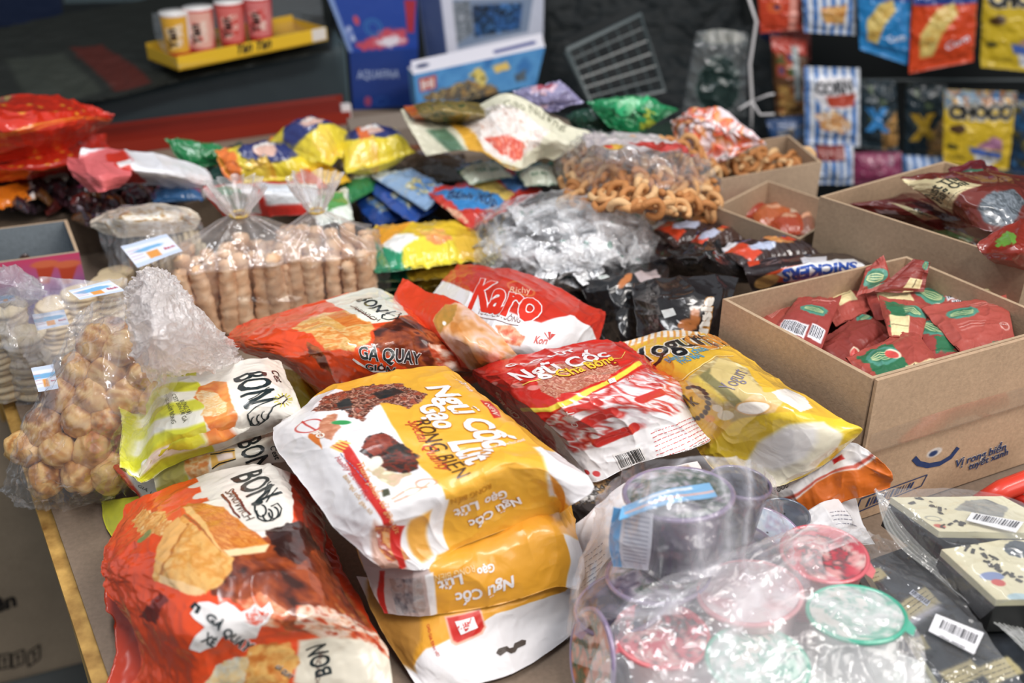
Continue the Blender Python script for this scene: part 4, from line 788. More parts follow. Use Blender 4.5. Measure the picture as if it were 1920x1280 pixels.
# packs in the large carton
def pk(name, label, rows, bgc, fn=None, mat='glossy_film', nu=110, nv=90, cat='snack bag', group=None, **kw):
    kw.setdefault('amp', .003); kw.setdefault('scale', 4); kw.setdefault('folds', .003); kw.setdefault('edge', .002)
    s = Sheet(rows, nu, nv, **kw); s.bg(bgc)
    if fn: fn(s)
    return s.build(name, mat, label=label, cat=cat, group=group)
G1 = 'maroon packs in the large box'
pk('snack_bag', 'dark maroon pack lying at the bottom of the large box, left end', [[(1560, 400, .13), (1660, 372, .15), (1760, 350, .13)], [(1600, 430, .12), (1720, 420, .145), (1860, 420, .12)], [(1700, 470, .10), (1800, 470, .12), (1930, 480, .1)]], '4a2420', lambda s: (s.foodp([(1700, 420), (1760, 415), (1840, 450), (1760, 462)], ['2f6a40', 'c8b888', '5a8a50', '8a3a30'], 1, 2), s.foodp([(1620, 400), (1680, 405), (1700, 425), (1640, 420)], ['b09088', '6a4040', '8a5a58'], 1, 2)), group=G1)
pk('snack_bag', 'maroon pack with cream lettered label, half under the big maroon pack', [[(1590, 382, .16), (1680, 372, .17), (1780, 370, .16)], [(1660, 405, .15), (1730, 400, .17), (1800, 400, .16)], [(1720, 430, .14), (1770, 430, .15), (1830, 425, .14)]], '62201c', lambda s: (s.poly([(1665, 378), (1730, 380), (1765, 410), (1735, 414)], 'd0c094'), s.text('Rang', (1712, 392), (1745, 408), '4a4a40', .02), s.foodp([(1640, 392), (1680, 395), (1700, 410), (1670, 408)], ['907878', 'a08888'], 1, 2)), group=G1)
def f(s):
    s.poly([(1686, 336), (1760, 334), (1842, 346), (1786, 402)], 'dccca0'); s.text('Just Thi', (1753, 372), (1800, 338), '3c4038', .02, hs=1.0); s.text('Rang Chi', (1766, 382), (1818, 346), '3c4038', .02, hs=1.0)
    s.micro((1775, 388), (1828, 350), 1, .4, '807868'); s.foodp([(1830, 390), (1860, 360), (1900, 355), (1925, 380), (1900, 420), (1850, 420)], ['5a6068', '788088', '40464c', '8a929a'], 1.5, 4, .4)
pk('snack_bag', 'big maroon pack with cream triangle label on top of the large box', [[(1686, 333, .20), (1770, 322, .21), (1860, 322, .2), (1960, 340, .19)], [(1740, 372, .19), (1800, 365, .215), (1880, 370, .215), (1960, 390, .19)], [(1788, 405, .18), (1830, 425, .19), (1900, 440, .19), (1970, 440, .18)]], '6a2a22', f, group=G1)
pk('snack_bag', 'shiny maroon crumpled pack end at the back of the large box', [[(1775, 318, .19), (1830, 300, .20), (1860, 312, .19)], [(1790, 330, .19), (1830, 325, .2), (1880, 330, .19)], [(1800, 345, .18), (1850, 345, .18), (1900, 345, .18)]], '6a2228', lambda s: s.ell((1820, 328), (2, 1), '2f5a40'), group=G1, amp=.005)
pk('snack_bag', 'red-brown pack with a green spiky fruit at the right edge of the large box', [[(1828, 458, .19), (1880, 425, .2), (1960, 395, .2)], [(1850, 480, .18), (1900, 470, .2), (1970, 450, .19)], [(1880, 505, .15), (1920, 510, .16), (1980, 510, .15)]], '8a2c1e', lambda s: s.ell((1886, 450), (1.3, 1.1), '6a9a3c', 0, 1.2), group=G1)

# ================================================================ crumbly foods
def blob(name, r, cols, sq=(1, 1, 1), rough=.12, seed=0, dent=True, n=22):
    mb = MB(); th = np.linspace(0, math.pi, n); V = []; C = []
    for t in th:
        for k in range(n * 2):
            p = 2 * math.pi * k / (n * 2); d = np.array([math.sin(t) * math.cos(p), math.sin(t) * math.sin(p), math.cos(t)])
            nz = float(fbm(d[0] * 1.6 + 5 + d[2], d[1] * 1.6 + 5 - d[2], seed)) - .5
            rr = r * (1 + rough * 2 * nz); V.append(d * rr * sq)
            q = min(.999, max(0, (float(fbm(d[0] * 1.1 + 3 + d[2] * .6, d[1] * 1.1 + 9 + d[2] * .7, seed + 7, 4)) - .28) / .45)) * (len(cols) - 1); i = int(q); C.append(hx(cols[i]) * (1 - q + i) + hx(cols[min(i + 1, len(cols) - 1)]) * (q - i))
    m = n * 2; Q = [[i * m + k, (i + 1) * m + k, (i + 1) * m + (k + 1) % m, i * m + (k + 1) % m] for i in range(n - 1) for k in range(m)]
    mb.add(V, Q, (), np.array(C)); return mb.build(name, 'pastry', smooth=True, origin=(0, 0, 0))
def scatter(protos, spots, label, cat, group, seed=1, tilt=3.1):
    rs = random.Random(seed)
    for i, sp in enumerate(spots):
        pr = protos[i % len(protos)]; o = pr if i < len(protos) else pr.copy()
        if i >= len(protos): COL.objects.link(o)
        o.location = sp[:3]; o.rotation_euler = sp[3] if len(sp) > 3 else (rs.uniform(-tilt, tilt), rs.uniform(-tilt, tilt), rs.uniform(-3.1, 3.1))
        k = rs.uniform(.88, 1.12); o.scale = (k, k, k); tag(o, label, cat, group)
PUF = ['a0662a', 'c88c48', 'e4b878', 'e8c080', 'c08040', '8a5424']
pr = [blob('puff_biscuit', .0205, PUF, (1, .9, .82), .2, k) for k in range(4)]
rs = random.Random(3); sp = []
outline = [(22, 915), (45, 830), (85, 730), (130, 645), (250, 630), (330, 680), (300, 760), (245, 780), (235, 900), (150, 925)]
def inpoly(x, y, p):
    c = False
    for i in range(len(p)):
        (x1, y1), (x2, y2) = p[i], p[i - 1]
        if (y1 > y) != (y2 > y) and x < (x2 - x1) * (y - y1) / (y2 - y1) + x1: c = not c
    return c
row = 0
for y in range(650, 930, 48):
    row += 1
    for x in range(22 + (row % 2) * 30, 340, 62):
        xx, yy = x + rs.uniform(-6, 6), y + rs.uniform(-6, 6)
        if inpoly(xx, yy, outline): sp.append(tuple(P(xx, yy, .022 + (920 - yy) / 260 * .105))); sp.append(tuple(P(xx + 22, yy - 14, max(.018, (920 - yy) / 260 * .105 - .01))))
scatter(pr, sp, 'golden brown round puff biscuit inside the knotted clear bag at left', 'biscuit', 'round puff biscuits in the clear bag')
def film(name, label, rows, fn=None, mat='clear_film', nu=140, nv=110, cat='plastic bag', base=(.93, .93, .95, .07), parent=None, group=None, **kw):
    kw.setdefault('amp', .004); kw.setdefault('scale', 2.5); kw.setdefault('folds', .004)
    s = Sheet(rows, nu, nv, **kw); s.C[...] = np.array(base)
    if fn: fn(s)
    return s.build(name, mat, parent, label=label, cat=cat, group=group, close=False)
root = empty('clear_bag', P(160, 850, 0), 'large clear bag of round puffs with a big crumpled white knot, at the table edge', 'plastic bag')
film('bag_film', None, [[(150, 585, .15), (185, 565, .17), (225, 560, .19), (250, 580, .19), (275, 600, .18)],
                        [(92, 700, .115), (140, 680, .16), (200, 680, .18), (255, 690, .18), (340, 690, .15)],
                        [(35, 820, .075), (90, 800, .125), (170, 795, .145), (240, 800, .13), (290, 800, .10)],
                        [(6, 905, .03), (60, 892, .075), (130, 885, .09), (200, 885, .08), (255, 890, .06)],
                        [(28, 950, .002), (80, 955, .012), (140, 948, .015), (200, 942, .012), (245, 935, .01)]],
     lambda s: s.mix(.20 * ridge(s.U * 14 + 2 * fbm(s.X * .2, s.Y * .2, 3), s.Vv * 1.5, 4) ** 5 + .03, 'f8f6f4', .8), parent=root, folds=.006, amp=.005, edge=.002, nu=200, nv=180)  # pale ridge lines paint highlights into the film colour
film('bag_knot', None, [[(236, 540, .20), (262, 508, .215), (300, 505, .21), (330, 530, .19)],
                        [(240, 590, .205), (285, 560, .235), (335, 560, .22), (375, 580, .18)],
                        [(248, 650, .195), (300, 630, .225), (370, 625, .20), (425, 630, .15)],
                        [(260, 690, .175), (310, 676, .19), (380, 664, .165), (444, 652, .13)],
                        [(284, 712, .135), (330, 702, .15), (395, 694, .14), (450, 672, .12)]],
     lambda s: s.mix(.22 + .5 * ridge(s.X * .55, s.Y * .35, 9) ** 3, 'f6f2f2', .95), 'crumpled_film', 240, 240, parent=root, amp=.0045, scale=1.5, folds=.005, edge=.002, base=(1, .97, .96, .55))
film('bag_knot', None, [[(245, 560, .18), (290, 530, .19), (330, 545, .18)], [(255, 640, .18), (320, 610, .19), (400, 630, .14)], [(284, 700, .13), (350, 690, .14), (440, 665, .11)]],
     lambda s: s.mix(.2 + .5 * ridge(s.X * .5, s.Y * .5, 19) ** 3, 'f4f0f0', .9), 'crumpled_film', 160, 160, parent=root, amp=.006, scale=2, base=(1, .97, .96, .6))

# biscuit sticks in two tied bags
def stick(name, L, r, cols, seed):
    n = 14; V = []; C = []; m = 26
    for i in range(m + 1):
        z = L * i / m; rr0 = r * (.15 if i in (0, m) else 1)
        for k in range(n):
            t = 2 * math.pi * k / n; nz = float(vnoise(np.array(k * .9), np.array(i * .9), seed)) - .5; rr = rr0 * (1 + .42 * nz + .05 * math.sin(i * 2.0))
            V.append([rr * math.cos(t), rr * math.sin(t), z]); q = float(vnoise(np.array(k * .7 + 3), np.array(i * .6), seed + 3)); C.append(hx(cols[0]) * (1 - q) + hx(cols[1]) * q)
    Q = [[i * n + k, i * n + (k + 1) % n, (i + 1) * n + (k + 1) % n, (i + 1) * n + k] for i in range(m) for k in range(n)]
    mb = MB(); mb.add(V, Q, (), np.array(C)); return mb.build(name, 'food', smooth=True, origin=(0, 0, 0))
def tied_bag(label, cx, cy, rx, ry, hb, ht, hf, seed, group, yaw=.4, h0=.003, milk=.16, flare=.02):
    base = np.array([cx, cy, TZ + h0]); root = empty('clear_bag', base, label, 'plastic bag', group)
    n = 160; rows = 90; rs_ = np.random.RandomState(seed); ph = rs_.rand(8) * 6.28; zs = np.linspace(0, 1, rows); V = []; C = []
    for z in zs:
        H = z * hf
        if H < hb: k = .93 + .1 * math.sin(H / hb * 3); fa = .03; hh = H
        elif H < ht: t = (H - hb) / (ht - hb); k = 1 - (1 - .09) * (t ** .75 if t > 0 else 0); fa = .05 + .25 * t; hh = H
        else: t = (H - ht) / (hf - ht); k = .09 + flare / rx * t ** .8; fa = .4; hh = H
        for j in range(n):
            a = 2 * math.pi * j / n; fl = sum(math.sin((7 + 4 * q) * a + ph[q]) for q in range(4)) / 4
            rr = k * (1 + fa * fl + .05 * math.sin(3 * a + ph[5] + H * 40)); ca, sa = math.cos(a), math.sin(a); pw = .75
            x = rx * rr * math.copysign(abs(ca) ** pw, ca); y = ry * (rr if H < ht else rr * rx / ry) * math.copysign(abs(sa) ** pw, sa)
            x += .004 * (float(fbm(np.array(a * 3), np.array(H * 60), seed)) - .5) * 2; y += .004 * (float(fbm(np.array(a * 3 + 9), np.array(H * 60), seed)) - .5) * 2
            V.append(base + [x * math.cos(yaw) - y * math.sin(yaw), x * math.sin(yaw) + y * math.cos(yaw), hh])
            m_ = milk * (.25 if H < hb else (1.2 if H < ht else 3)) ; C.append([.95, .93, .93, min(.8, m_ * (.5 + max(0, fl)))])
    Q = [[i * n + k, i * n + (k + 1) % n, (i + 1) * n + (k + 1) % n, (i + 1) * n + k] for i in range(rows - 1) for k in range(n)]
    mesh_obj('bag_film', V, Q, [], C, 'clear_film', root)
    mb = MB(); pts = [base + [math.cos(t) * rx * .105, math.sin(t) * rx * .105, ht] for t in np.linspace(0, 2 * math.pi, 20)]; mb.tube(pts, .0018, 'd8b860', 6); mb.build('tie_band', 'plastic', root, True)
    return root
STK = ('d2a078', 'f6d6b4')
prs = [stick('biscuit_stick', .088, .0088, STK, k) for k in range(3)]
def bundle(cx, cy, rx, ry, yaw, h0, n1, n2, seed, label, group, protos, L=.088, lean=.12):
    rs = random.Random(seed); spots = []
    for j in range(n2):
        for i in range(n1):
            x = (i / (n1 - 1) - .5) * 2 * rx * .82 + (j % 2) * .004; y = (j / max(1, n2 - 1) - .5) * 2 * ry * .75
            X = cx + x * math.cos(yaw) - y * math.sin(yaw); Y = cy + x * math.sin(yaw) + y * math.cos(yaw)
            spots.append((X + rs.uniform(-.002, .002), Y + rs.uniform(-.002, .002), TZ + h0 + .002, (rs.uniform(-lean, lean) * .5, rs.uniform(-lean, lean), rs.uniform(0, 6))))
    ps = [p.copy() for p in protos]
    for p in ps: COL.objects.link(p)
    scatter(ps, spots, label, 'biscuit', group, seed)
q = P(455, 585, .02); bundle(q[0] + .012, q[1] + .0, .082, .04, .3, .012, 8, 4, 5, 'crumbly tan biscuit stick in the left tied bag', 'biscuit sticks in the left tied bag', prs)
tied_bag('clear bag of tan biscuit sticks tied with a yellow band, the left one of two', q[0] + .012, q[1], .096, .054, .098, .142, .178, 3, 'tied bags of biscuit sticks', .3)
q2 = P(608, 580, .02); bundle(q2[0], q2[1] + .012, .060, .04, .2, .012, 6, 4, 6, 'crumbly tan biscuit stick in the right tied bag', 'biscuit sticks in the right tied bag', prs)
tied_bag('clear bag of tan biscuit sticks tied at the neck, the right one of two', q2[0], q2[1] + .012, .074, .054, .10, .138, .178, 8, 'tied bags of biscuit sticks', .2)
for p in prs: bpy.data.objects.remove(p)
# more sticks behind them, lying sack
film('clear_bag', 'clear bag of pale rusks behind the two tied stick bags', [[(400, 362, .10), (500, 345, .12), (600, 355, .10)], [(400, 400, .09), (500, 385, .13), (610, 390, .10)], [(400, 440, .05), (500, 440, .06), (610, 440, .05)]], lambda s: s.mix(ridge(s.X * .6, s.Y * .6, 3) * .5, 'e0c4b4', .75), base=(.9, .86, .84, .5), close=None) if False else None

# disc biscuits
def disc(name, r, t, c):
    mb = MB(); mb.lathe([(.0005, 0), (r * .92, 0), (r, t * .3), (r, t * .7), (r * .92, t), (.0005, t)], c, None, 24, lambda a, z: .03 * math.sin(5 * a)); return mb.build(name, 'food', smooth=True, origin=(0, 0, 0))
dpr = [disc('round_biscuit', .020, .0052, 'e4d0ac'), disc('round_biscuit', .020, .0052, 'd8c29c')]
dp = []
for (x, y, h, n) in ((15, 740, .004, 12), (70, 735, .004, 11), (-22, 735, .004, 12), (40, 690, .004, 12), (120, 660, .004, 10), (175, 650, .004, 11), (225, 640, .004, 12), (235, 600, .004, 10)):
    b = P(x, y, h)
    for k in range(n): dp.append((b[0] + random.uniform(-.001, .001), b[1] + random.uniform(-.001, .001), b[2] + k * .0066, (random.uniform(-.08, .08), random.uniform(-.08, .08), random.uniform(0, 6))))
scatter(dpr, dp, 'thin pale round biscuit stacked in a clear bag at the left edge', 'biscuit', 'round biscuits in the left clear bags')
for p_ in []: pass
dpr = [disc('round_biscuit', .021, .006, 'e6d4b4'), disc('round_biscuit', .021, .006, 'dcc8a4')]; dp = []
for (x, y, h, n, yaw) in ((232, 520, .03, 12, .35), (245, 480, .03, 12, .35), (262, 505, .065, 11, .35)):
    b = P(x, y, h)
    for k in range(n): dp.append((b[0] + k * .0075 * math.cos(yaw), b[1] + k * .0075 * math.sin(yaw), b[2], (0, math.pi / 2 + random.uniform(-.1, .1), yaw)))
scatter(dpr, dp, 'pale round biscuit lying on edge in a roll, in the labelled clear pack', 'biscuit', 'round biscuits in the labelled packs')
LBL = 'c8d4ea'
def label_sheet(parent, q, h, tx='Bánh'):
    (a, b, c, d) = q; s = Sheet([[(*a, h), (*b, h)], [(*d, h), (*c, h)]], 60, 40, amp=.0006, raw=False); s.bg('e4e6f2')
    s.rect(.0, 0, 1, .16, LBL); s.rect(.0, .84, 1, 1, LBL); s.ell((.45, .4), (1.6, .5), '7ab0d8', 0, .3, True); s.rect(.35, .55, .6, .85, 'e09a50'); s.text(tx, (.72, .7), (.95, .7), 'c85068', .02, fr=True, hs=1.2)
    for k in range(4): s.line([(.05, .3 + .13 * k), (.28, .3 + .13 * k)], .08, 'c09098', True)
    return s.build('paper_label', 'paper', parent, close=False)
root = empty('clear_bag', P(270, 500, 0), 'clear pack of pale round biscuits with a paper label, beside the stick bags', 'plastic bag', 'labelled biscuit packs')
film('bag_film', None, [[(180, 400, .10), (250, 385, .12), (320, 388, .12), (372, 405, .10)], [(190, 450, .09), (250, 440, .125), (320, 435, .125), (380, 440, .10)], [(205, 500, .07), (255, 495, .105), (320, 485, .105), (372, 480, .08)], [(215, 545, .03), (260, 545, .04), (320, 540, .04), (350, 530, .03)]],
     lambda s: s.mix(.25 * ridge(s.X * .5, s.Y * .5, 5) ** 3 + .04, 'f0e8e0', .7), parent=root)  # milky ridges are highlights painted into the film
label_sheet(root, [(226, 462), (312, 438), (342, 470), (258, 502)], .128)
pk('biscuit_bag', 'flat clear bag packed with creamy crumbly wafers, on top of the labelled pack', [[(176, 410, .105), (230, 388, .12), (300, 382, .12), (368, 398, .11)], [(175, 425, .10), (240, 412, .135), (310, 408, .135), (374, 415, .10)], [(200, 440, .10), (250, 445, .11), (310, 440, .11), (365, 430, .10)]], 'e6d8c4',
   lambda s: s.foodp([(185, 415), (240, 392), (300, 386), (362, 402), (362, 425), (300, 435), (210, 435)], ['b89468', 'e4d4bc', 'efe6da', 'f4eee8', 'd8c0a0'], 1.4, 8, .5), 'glossy_film', cat='plastic bag')
for (nm, rows, lab) in (('clear plastic biscuit bag with a blue label hanging over the left table edge', [[(20, 540, .13), (90, 520, .15), (160, 528, .15), (240, 520, .13)], [(0, 600, .10), (80, 590, .13), (150, 600, .13), (235, 590, .12)], [(20, 680, .08), (80, 680, .11), (140, 690, .11), (220, 680, .10)], [(30, 760, .03), (80, 765, .04), (120, 780, .03), (170, 760, .03)]], [[(128, 545), (205, 525), (235, 545), (150, 562)], [(58, 690), (100, 682), (110, 728), (72, 735)], [(60, 590), (120, 580), (130, 608), (70, 620)]]),
                        ('second clear biscuit bag, cut off by the left picture edge', [[(-40, 560, .12), (10, 540, .14), (60, 545, .12)], [(-40, 640, .09), (15, 640, .12), (70, 640, .10)], [(-40, 760, .02), (15, 755, .03), (70, 750, .02)]], [[(-8, 555), (25, 552), (30, 562), (-5, 570)]])):
    root = empty('clear_bag', P(rows[-1][1][0], rows[-1][1][1], .0), nm, 'plastic bag', 'labelled biscuit packs')
    film('bag_film', None, rows, lambda s: s.mix(.5 * ridge(s.X * .5, s.Y * .5, 6) ** 3 * np.exp(-s.Vv * 2.2) + .05, 'efe8ec', .8), parent=root, amp=.005)  # milky highlights painted into the colour, fading down the bag
    for k, q in enumerate(lab): label_sheet(root, q, rows[0][1][2] if k == 0 else .12)
film('plastic_bag', 'crumpled clear plastic bag top heaped at the left picture edge', [[(-30, 505, .14), (30, 500, .16), (70, 530, .13)], [(-30, 540, .15), (30, 540, .17), (80, 550, .14)], [(-30, 570, .12), (20, 575, .13), (60, 575, .12)]], lambda s: s.mix(.3 + .4 * ridge(s.X * .6, s.Y * .6, 9) ** 3, 'eeeaf0', .8), 'crumpled_film', amp=.005, base=(.93, .93, .95, .4))

# small printed carton with the cup picture
boxG, topG = carton('snack_box', 'small grey-lined carton printed pink and blue with two cup pictures, left edge', (-60, 500), (148, 472), (-70, 436), .10, floor=.0, col='9aa4ae', inner='7e868c')
s = face_sheet(boxG, topG[0], topG[1], TZ + .004, TZ + .10, 120, 80, off=.0012); s.mix(np.clip(s.Vv * 1.5, 0, 1), '8a78b8'); s.C[..., :3] = hx('c84468') * (1 - np.clip(s.Vv * 1.6, 0, 1))[..., None] + hx('8a80c0') * np.clip(s.Vv * 1.6, 0, 1)[..., None]
for x in (84, 126): s.poly([(x - 18, 497), (x + 20, 494), (x + 8, 530), (x - 8, 532)], 'b8452c'); s.ell((x, 495), (1.5, .45), 'd06a48')
s.build('printed_panel', 'paper', boxG, close=False)
for i, (x, y) in enumerate(((30, 478), (60, 470), (50, 485))):
    pk('chocolate_sweet', 'dark brown wrapped sweet inside the small grey-lined carton', [[(x - 12, y - 10, .06), (x + 14, y - 12, .06)], [(x - 14, y + 8, .05), (x + 14, y + 8, .05)]], '4a3028', None, nu=24, nv=24, up=.012, dn=.01, amp=.001, cat='sweet', group='brown sweets in the small carton')

# ================================================================ foil sweets in a clear bag
def foil_sweet(seed):
    n = 14; s = Sheet([[(-.017, -.012, 0), (0, -.012, .004), (.017, -.012, 0)], [(-.019, 0, 0), (0, 0, .009), (.019, 0, 0)], [(-.017, .012, 0), (0, .012, .004), (.017, .012, 0)]], 34, 28, raw=True, amp=.0025, scale=.7, seed=seed, folds=.002, floor=-99)
    s.bg('f8f8fa'); 
    if seed % 3 == 0: s.ell((.5, .5), (.5, .4), '4c8c7a', 0, .3, True)
    if seed % 3 == 1: s.rect(.4, .2, .6, .8, '8a8e94')
    bot = s.G.copy(); s.dn = .006
    V = np.concatenate([s.top.reshape(-1, 3), (s.G - np.array([0, 0, .006]) * (s.pil[..., None])).reshape(-1, 3)]); nu, nv = s.nu, s.nv
    j, i = np.meshgrid(np.arange(nv - 1), np.arange(nu - 1), indexing='ij'); k = (j * nu + i).ravel(); Q = np.concatenate([np.stack([k, k + nu, k + nu + 1, k + 1], 1), nu * nv + np.stack([k, k + 1, k + nu + 1, k + nu], 1)])
    return mesh_obj('foil_sweet', V, Q, [], np.concatenate([s.C.reshape(-1, 4)] * 2), 'foil', None, (0, 0, 0))
prf = [foil_sweet(k) for k in range(6)]; sp = []; rs = random.Random(9)
for a in range(13):
    for b_ in range(9):
        u = (a + rs.uniform(-.35, .35)) / 12 * 2 - 1; v = (b_ + rs.uniform(-.35, .35)) / 8 * 2 - 1; d2 = u * u + v * v
        if d2 < 1.02:
            px = 1062 + 190 * u; py = 462 + 96 * v + u * 8; h = .035 + .075 * max(0, 1 - d2) ** .7; sp.append((*P(px, py, h), (rs.uniform(-.7, .7), rs.uniform(-.7, .7), rs.uniform(-3, 3))))
            if d2 < .8: sp.append((*P(px + 8, py + 5, h - .018), (rs.uniform(-.7, .7), rs.uniform(-.7, .7), rs.uniform(-3, 3))))
scatter(prf, sp, 'small silver foil-wrapped sweet inside the big clear bag', 'sweet', 'silver foil sweets in the clear bag')
film('clear_bag', 'big clear plastic bag heaped with silver foil sweets, middle of the table', [[(900, 395, .08), (1000, 365, .12), (1090, 352, .125), (1180, 385, .10), (1240, 440, .07)], [(868, 440, .06), (960, 425, .13), (1070, 415, .145), (1180, 435, .125), (1262, 470, .06)], [(880, 500, .05), (970, 490, .11), (1070, 480, .12), (1180, 490, .10), (1268, 492, .05)], [(940, 565, .02), (1000, 565, .04), (1080, 550, .05), (1170, 530, .05), (1230, 510, .04)]],
     lambda s: s.mix(.6 * ridge(s.X * .45, s.Y * .45, 6) ** 3 + .05, 'fafafa', .8), amp=.004, nu=200, nv=160, scale=2.5)

# ================================================================ pretzel-curl snack bags
def curl(seed):
    mb = MB(); rs_ = random.Random(seed); R = .0105; pts = [[R * math.cos(t) * (1 + .2 * rs_.random()), R * math.sin(t), .003 * math.sin(2 * t + seed)] for t in np.linspace(0, 5.2 + .3 * (seed % 3), 14)]
    mb.tube(pts, [.0022] + [.0042] * 12 + [.0022], rs_.choice(['c48c54', 'cf9c68', 'b87c48', 'd8b080']), 8); return mb.build('curl_snack', 'food', smooth=True, origin=(0, 0, 0))
def ringset(n): return [curl(k) for k in range(n)]
rs = random.Random(12); sp = []
for a in range(15):
    for b_ in range(7):
        u = (a + rs.uniform(-.4, .4)) / 14; v = (b_ + rs.uniform(-.4, .4)) / 6; px = 1068 + 265 * u; py = 278 + 95 * v + 22 * u * v
        sp.append((*P(px, py, .12 + .04 * math.sin(math.pi * min(1, max(0, u)))), (rs.uniform(-1.2, 1.2), rs.uniform(-1.2, 1.2), rs.uniform(-3, 3))))
scatter(ringset(5), sp, 'golden curled snack piece in the upper clear pack', 'snack', 'curled snacks in the upper clear pack')
root = empty('clear_bag', P(1200, 400, .07), 'clear pack of golden curled snacks with a red and white header, upper one of two', 'plastic bag', 'clear packs of curled snacks')
film('bag_film', None, [[(1045, 252, .13), (1130, 246, .16), (1220, 256, .165), (1300, 290, .13)], [(1042, 310, .12), (1140, 305, .185), (1240, 310, .185), (1345, 325, .13)], [(1052, 355, .10), (1140, 365, .14), (1240, 385, .14), (1358, 358, .10)]],
     lambda s: (s.mix(.3 * ridge(s.X * .3, s.Y * .5, 6) ** 3 + .03, 'f0ece8', .5), s.poly([(1092, 252), (1170, 248), (1240, 258), (1290, 284), (1200, 282), (1100, 275)], 'e4d8d8', .3, .85), s.poly([(1180, 268), (1300, 268), (1310, 290), (1240, 284)], 'c83a34', .3, .85), s.ell((1150, 278), (1.4, .9), 'e0b040', 0, .5, a=.9), s.ell((1140, 274), (.6, .5), 'c83a34', 0, .2, a=.9)), parent=root, amp=.006)
sp = []
for a in range(13):
    for b_ in range(3):
        u = (a + rs.uniform(-.4, .4)) / 12; v = (b_ + rs.uniform(-.4, .4)) / 2; sp.append((*P(1110 + 235 * u, 378 + 28 * v - 12 * u, .085 - .02 * v), (rs.uniform(-1.2, 1.2), rs.uniform(-1.2, 1.2), rs.uniform(-3, 3))))
scatter(ringset(4), sp, 'golden curled snack piece in the lower clear pack', 'snack', 'curled snacks in the lower clear pack')
film('clear_bag', 'lower clear pack of curled snacks squashed under the upper one', [[(1090, 365, .09), (1220, 372, .105), (1350, 355, .09)], [(1100, 390, .08), (1220, 400, .10), (1350, 375, .08)], [(1130, 418, .05), (1230, 425, .055), (1330, 400, .05)]], lambda s: s.mix(.2 * ridge(s.X * .4, s.Y * .4, 6) ** 3 + .04, 'e8e0d8', .6), group='clear packs of curled snacks')
sp = [(*P(1315 + 19 * (i % 11) + rs.uniform(-6, 6), 290 + 11 * (i // 11) + rs.uniform(-4, 4) + (i % 11) * .6, .10), (rs.uniform(-1, 1), rs.uniform(-1, 1), rs.uniform(-3, 3))) for i in range(33)]
scatter(ringset(3), sp, 'beige ring snack in the low cardboard box', 'snack', 'ring snacks in the low box')
# ================================================================ middle heap: printed packs
def quadpk(name, label, q, h, T, bgc, fn=None, nu=80, nv=70, mat='glossy_film', cat='snack bag', group=None, dn=None, **kw):
    (a, b, c, d) = q; hh = h if isinstance(h, (list, tuple)) else [h] * 4
    A, B, C, D = [np.array((*p, z), float) for p, z in zip((a, b, c, d), hh)]; m = lambda x, y: (x + y) / 2
    kw.setdefault('amp', .0035); kw.setdefault('scale', 3.5); kw.setdefault('folds', .004); kw.setdefault('edge', .003); kw.setdefault('seal', (.0, .0, .08, .08))
    s = Sheet([[A, m(A, B), B], [m(A, D), (A + B + C + D) / 4, m(B, C)], [D, m(D, C), C]], nu, nv, up=T, dn=T if dn is None else dn, **kw); s.bg(bgc)
    if fn: fn(s)
    return s.build(name, mat, label=label, cat=cat, group=group)
# yellow and green dried fruit packs with a stack below
YG = 'yellow and green fruit packs'
for i, dy in enumerate((52, 36, 20)):
    quadpk('snack_bag', ['lowest yellow-green pack of the stack under the mango pack', 'middle yellow-green pack of the stack under the mango pack', 'third yellow-green pack, directly below the mango pack'][i], [(690, 425 + dy), (880, 418 + dy), (925, 500 + dy * .7), (700, 510 + dy)], .02 + .014 * i, .006, '7a6a20', lambda s: (s.poly([(0, 0), (.3, 0), (.3, 1), (0, 1)], '14503c', fr=True), s.poly([(.3, .85), (1, .8), (1, 1), (.3, 1)], 'a88a28', fr=True)), group=YG, edge=.002)
def f(s):
    s.poly([(682, 430), (740, 425), (760, 470), (830, 478), (800, 510), (690, 520), (670, 480)], '1f8a62', .1); s.poly([(680, 430), (770, 418), (740, 448), (718, 465), (700, 450)], 'e8a030', .1)
    s.poly([(715, 460), (740, 440), (775, 438), (795, 455), (790, 466), (735, 470)], 'ecebe8', .15); s.ell((830, 478), (4.6, 3.0), 'ead83c', .2); s.foodp([(780, 430), (830, 430), (850, 450), (825, 460), (800, 450)], ['e88a50', 'f0b060', 'e8d060'], .8, 3, .5); s.poly([(855, 430), (900, 445), (925, 485), (870, 490), (850, 455)], 'dcb030', .3)
quadpk('snack_bag', 'green and yellow mango pack on top of its stack, right of the tied bags', [(684, 426), (880, 415), (928, 482), (705, 512)], .066, .02, 'e8c030', f, 120, 90, group=YG)
# blue wafer packs fanned
BW = 'blue wafer packs fanned out'
for i, q in enumerate([[(640, 340), (700, 330), (800, 400), (700, 425)], [(660, 330), (735, 322), (830, 385), (770, 420)], [(690, 325), (770, 315), (838, 350), (800, 395)]]):
    quadpk('snack_bag', ['blue and white wafer pack, lowest of the fan of three', 'blue and white wafer pack, middle of the fan of three', 'pale blue wafer pack, rearmost of the fan of three'][i], q, .05 + .016 * i, .008, ['1c3f86', '2a50a0', '8aa8cc'][i],
           lambda s: (s.poly([(0, 0), (1, 0), (1, .18), (0, .25)], 'd0dcea', fr=True), s.foodp([(.2, .55), (.8, .5), (.85, .8), (.25, .85)], ['88a8d0', '4878b8', 'c0b070', 'dce8f2'], 1, 3 + i, .5, fr=True)), group=BW)
quadpk('snack_bag', 'green and white pack at the left of the blue wafer packs', [(628, 345), (690, 322), (720, 345), (650, 385)], .07, .012, '2f7a48', lambda s: s.ell((.6, .4), (2.5, 1.3), 'e4ece4', .2, .5, True))
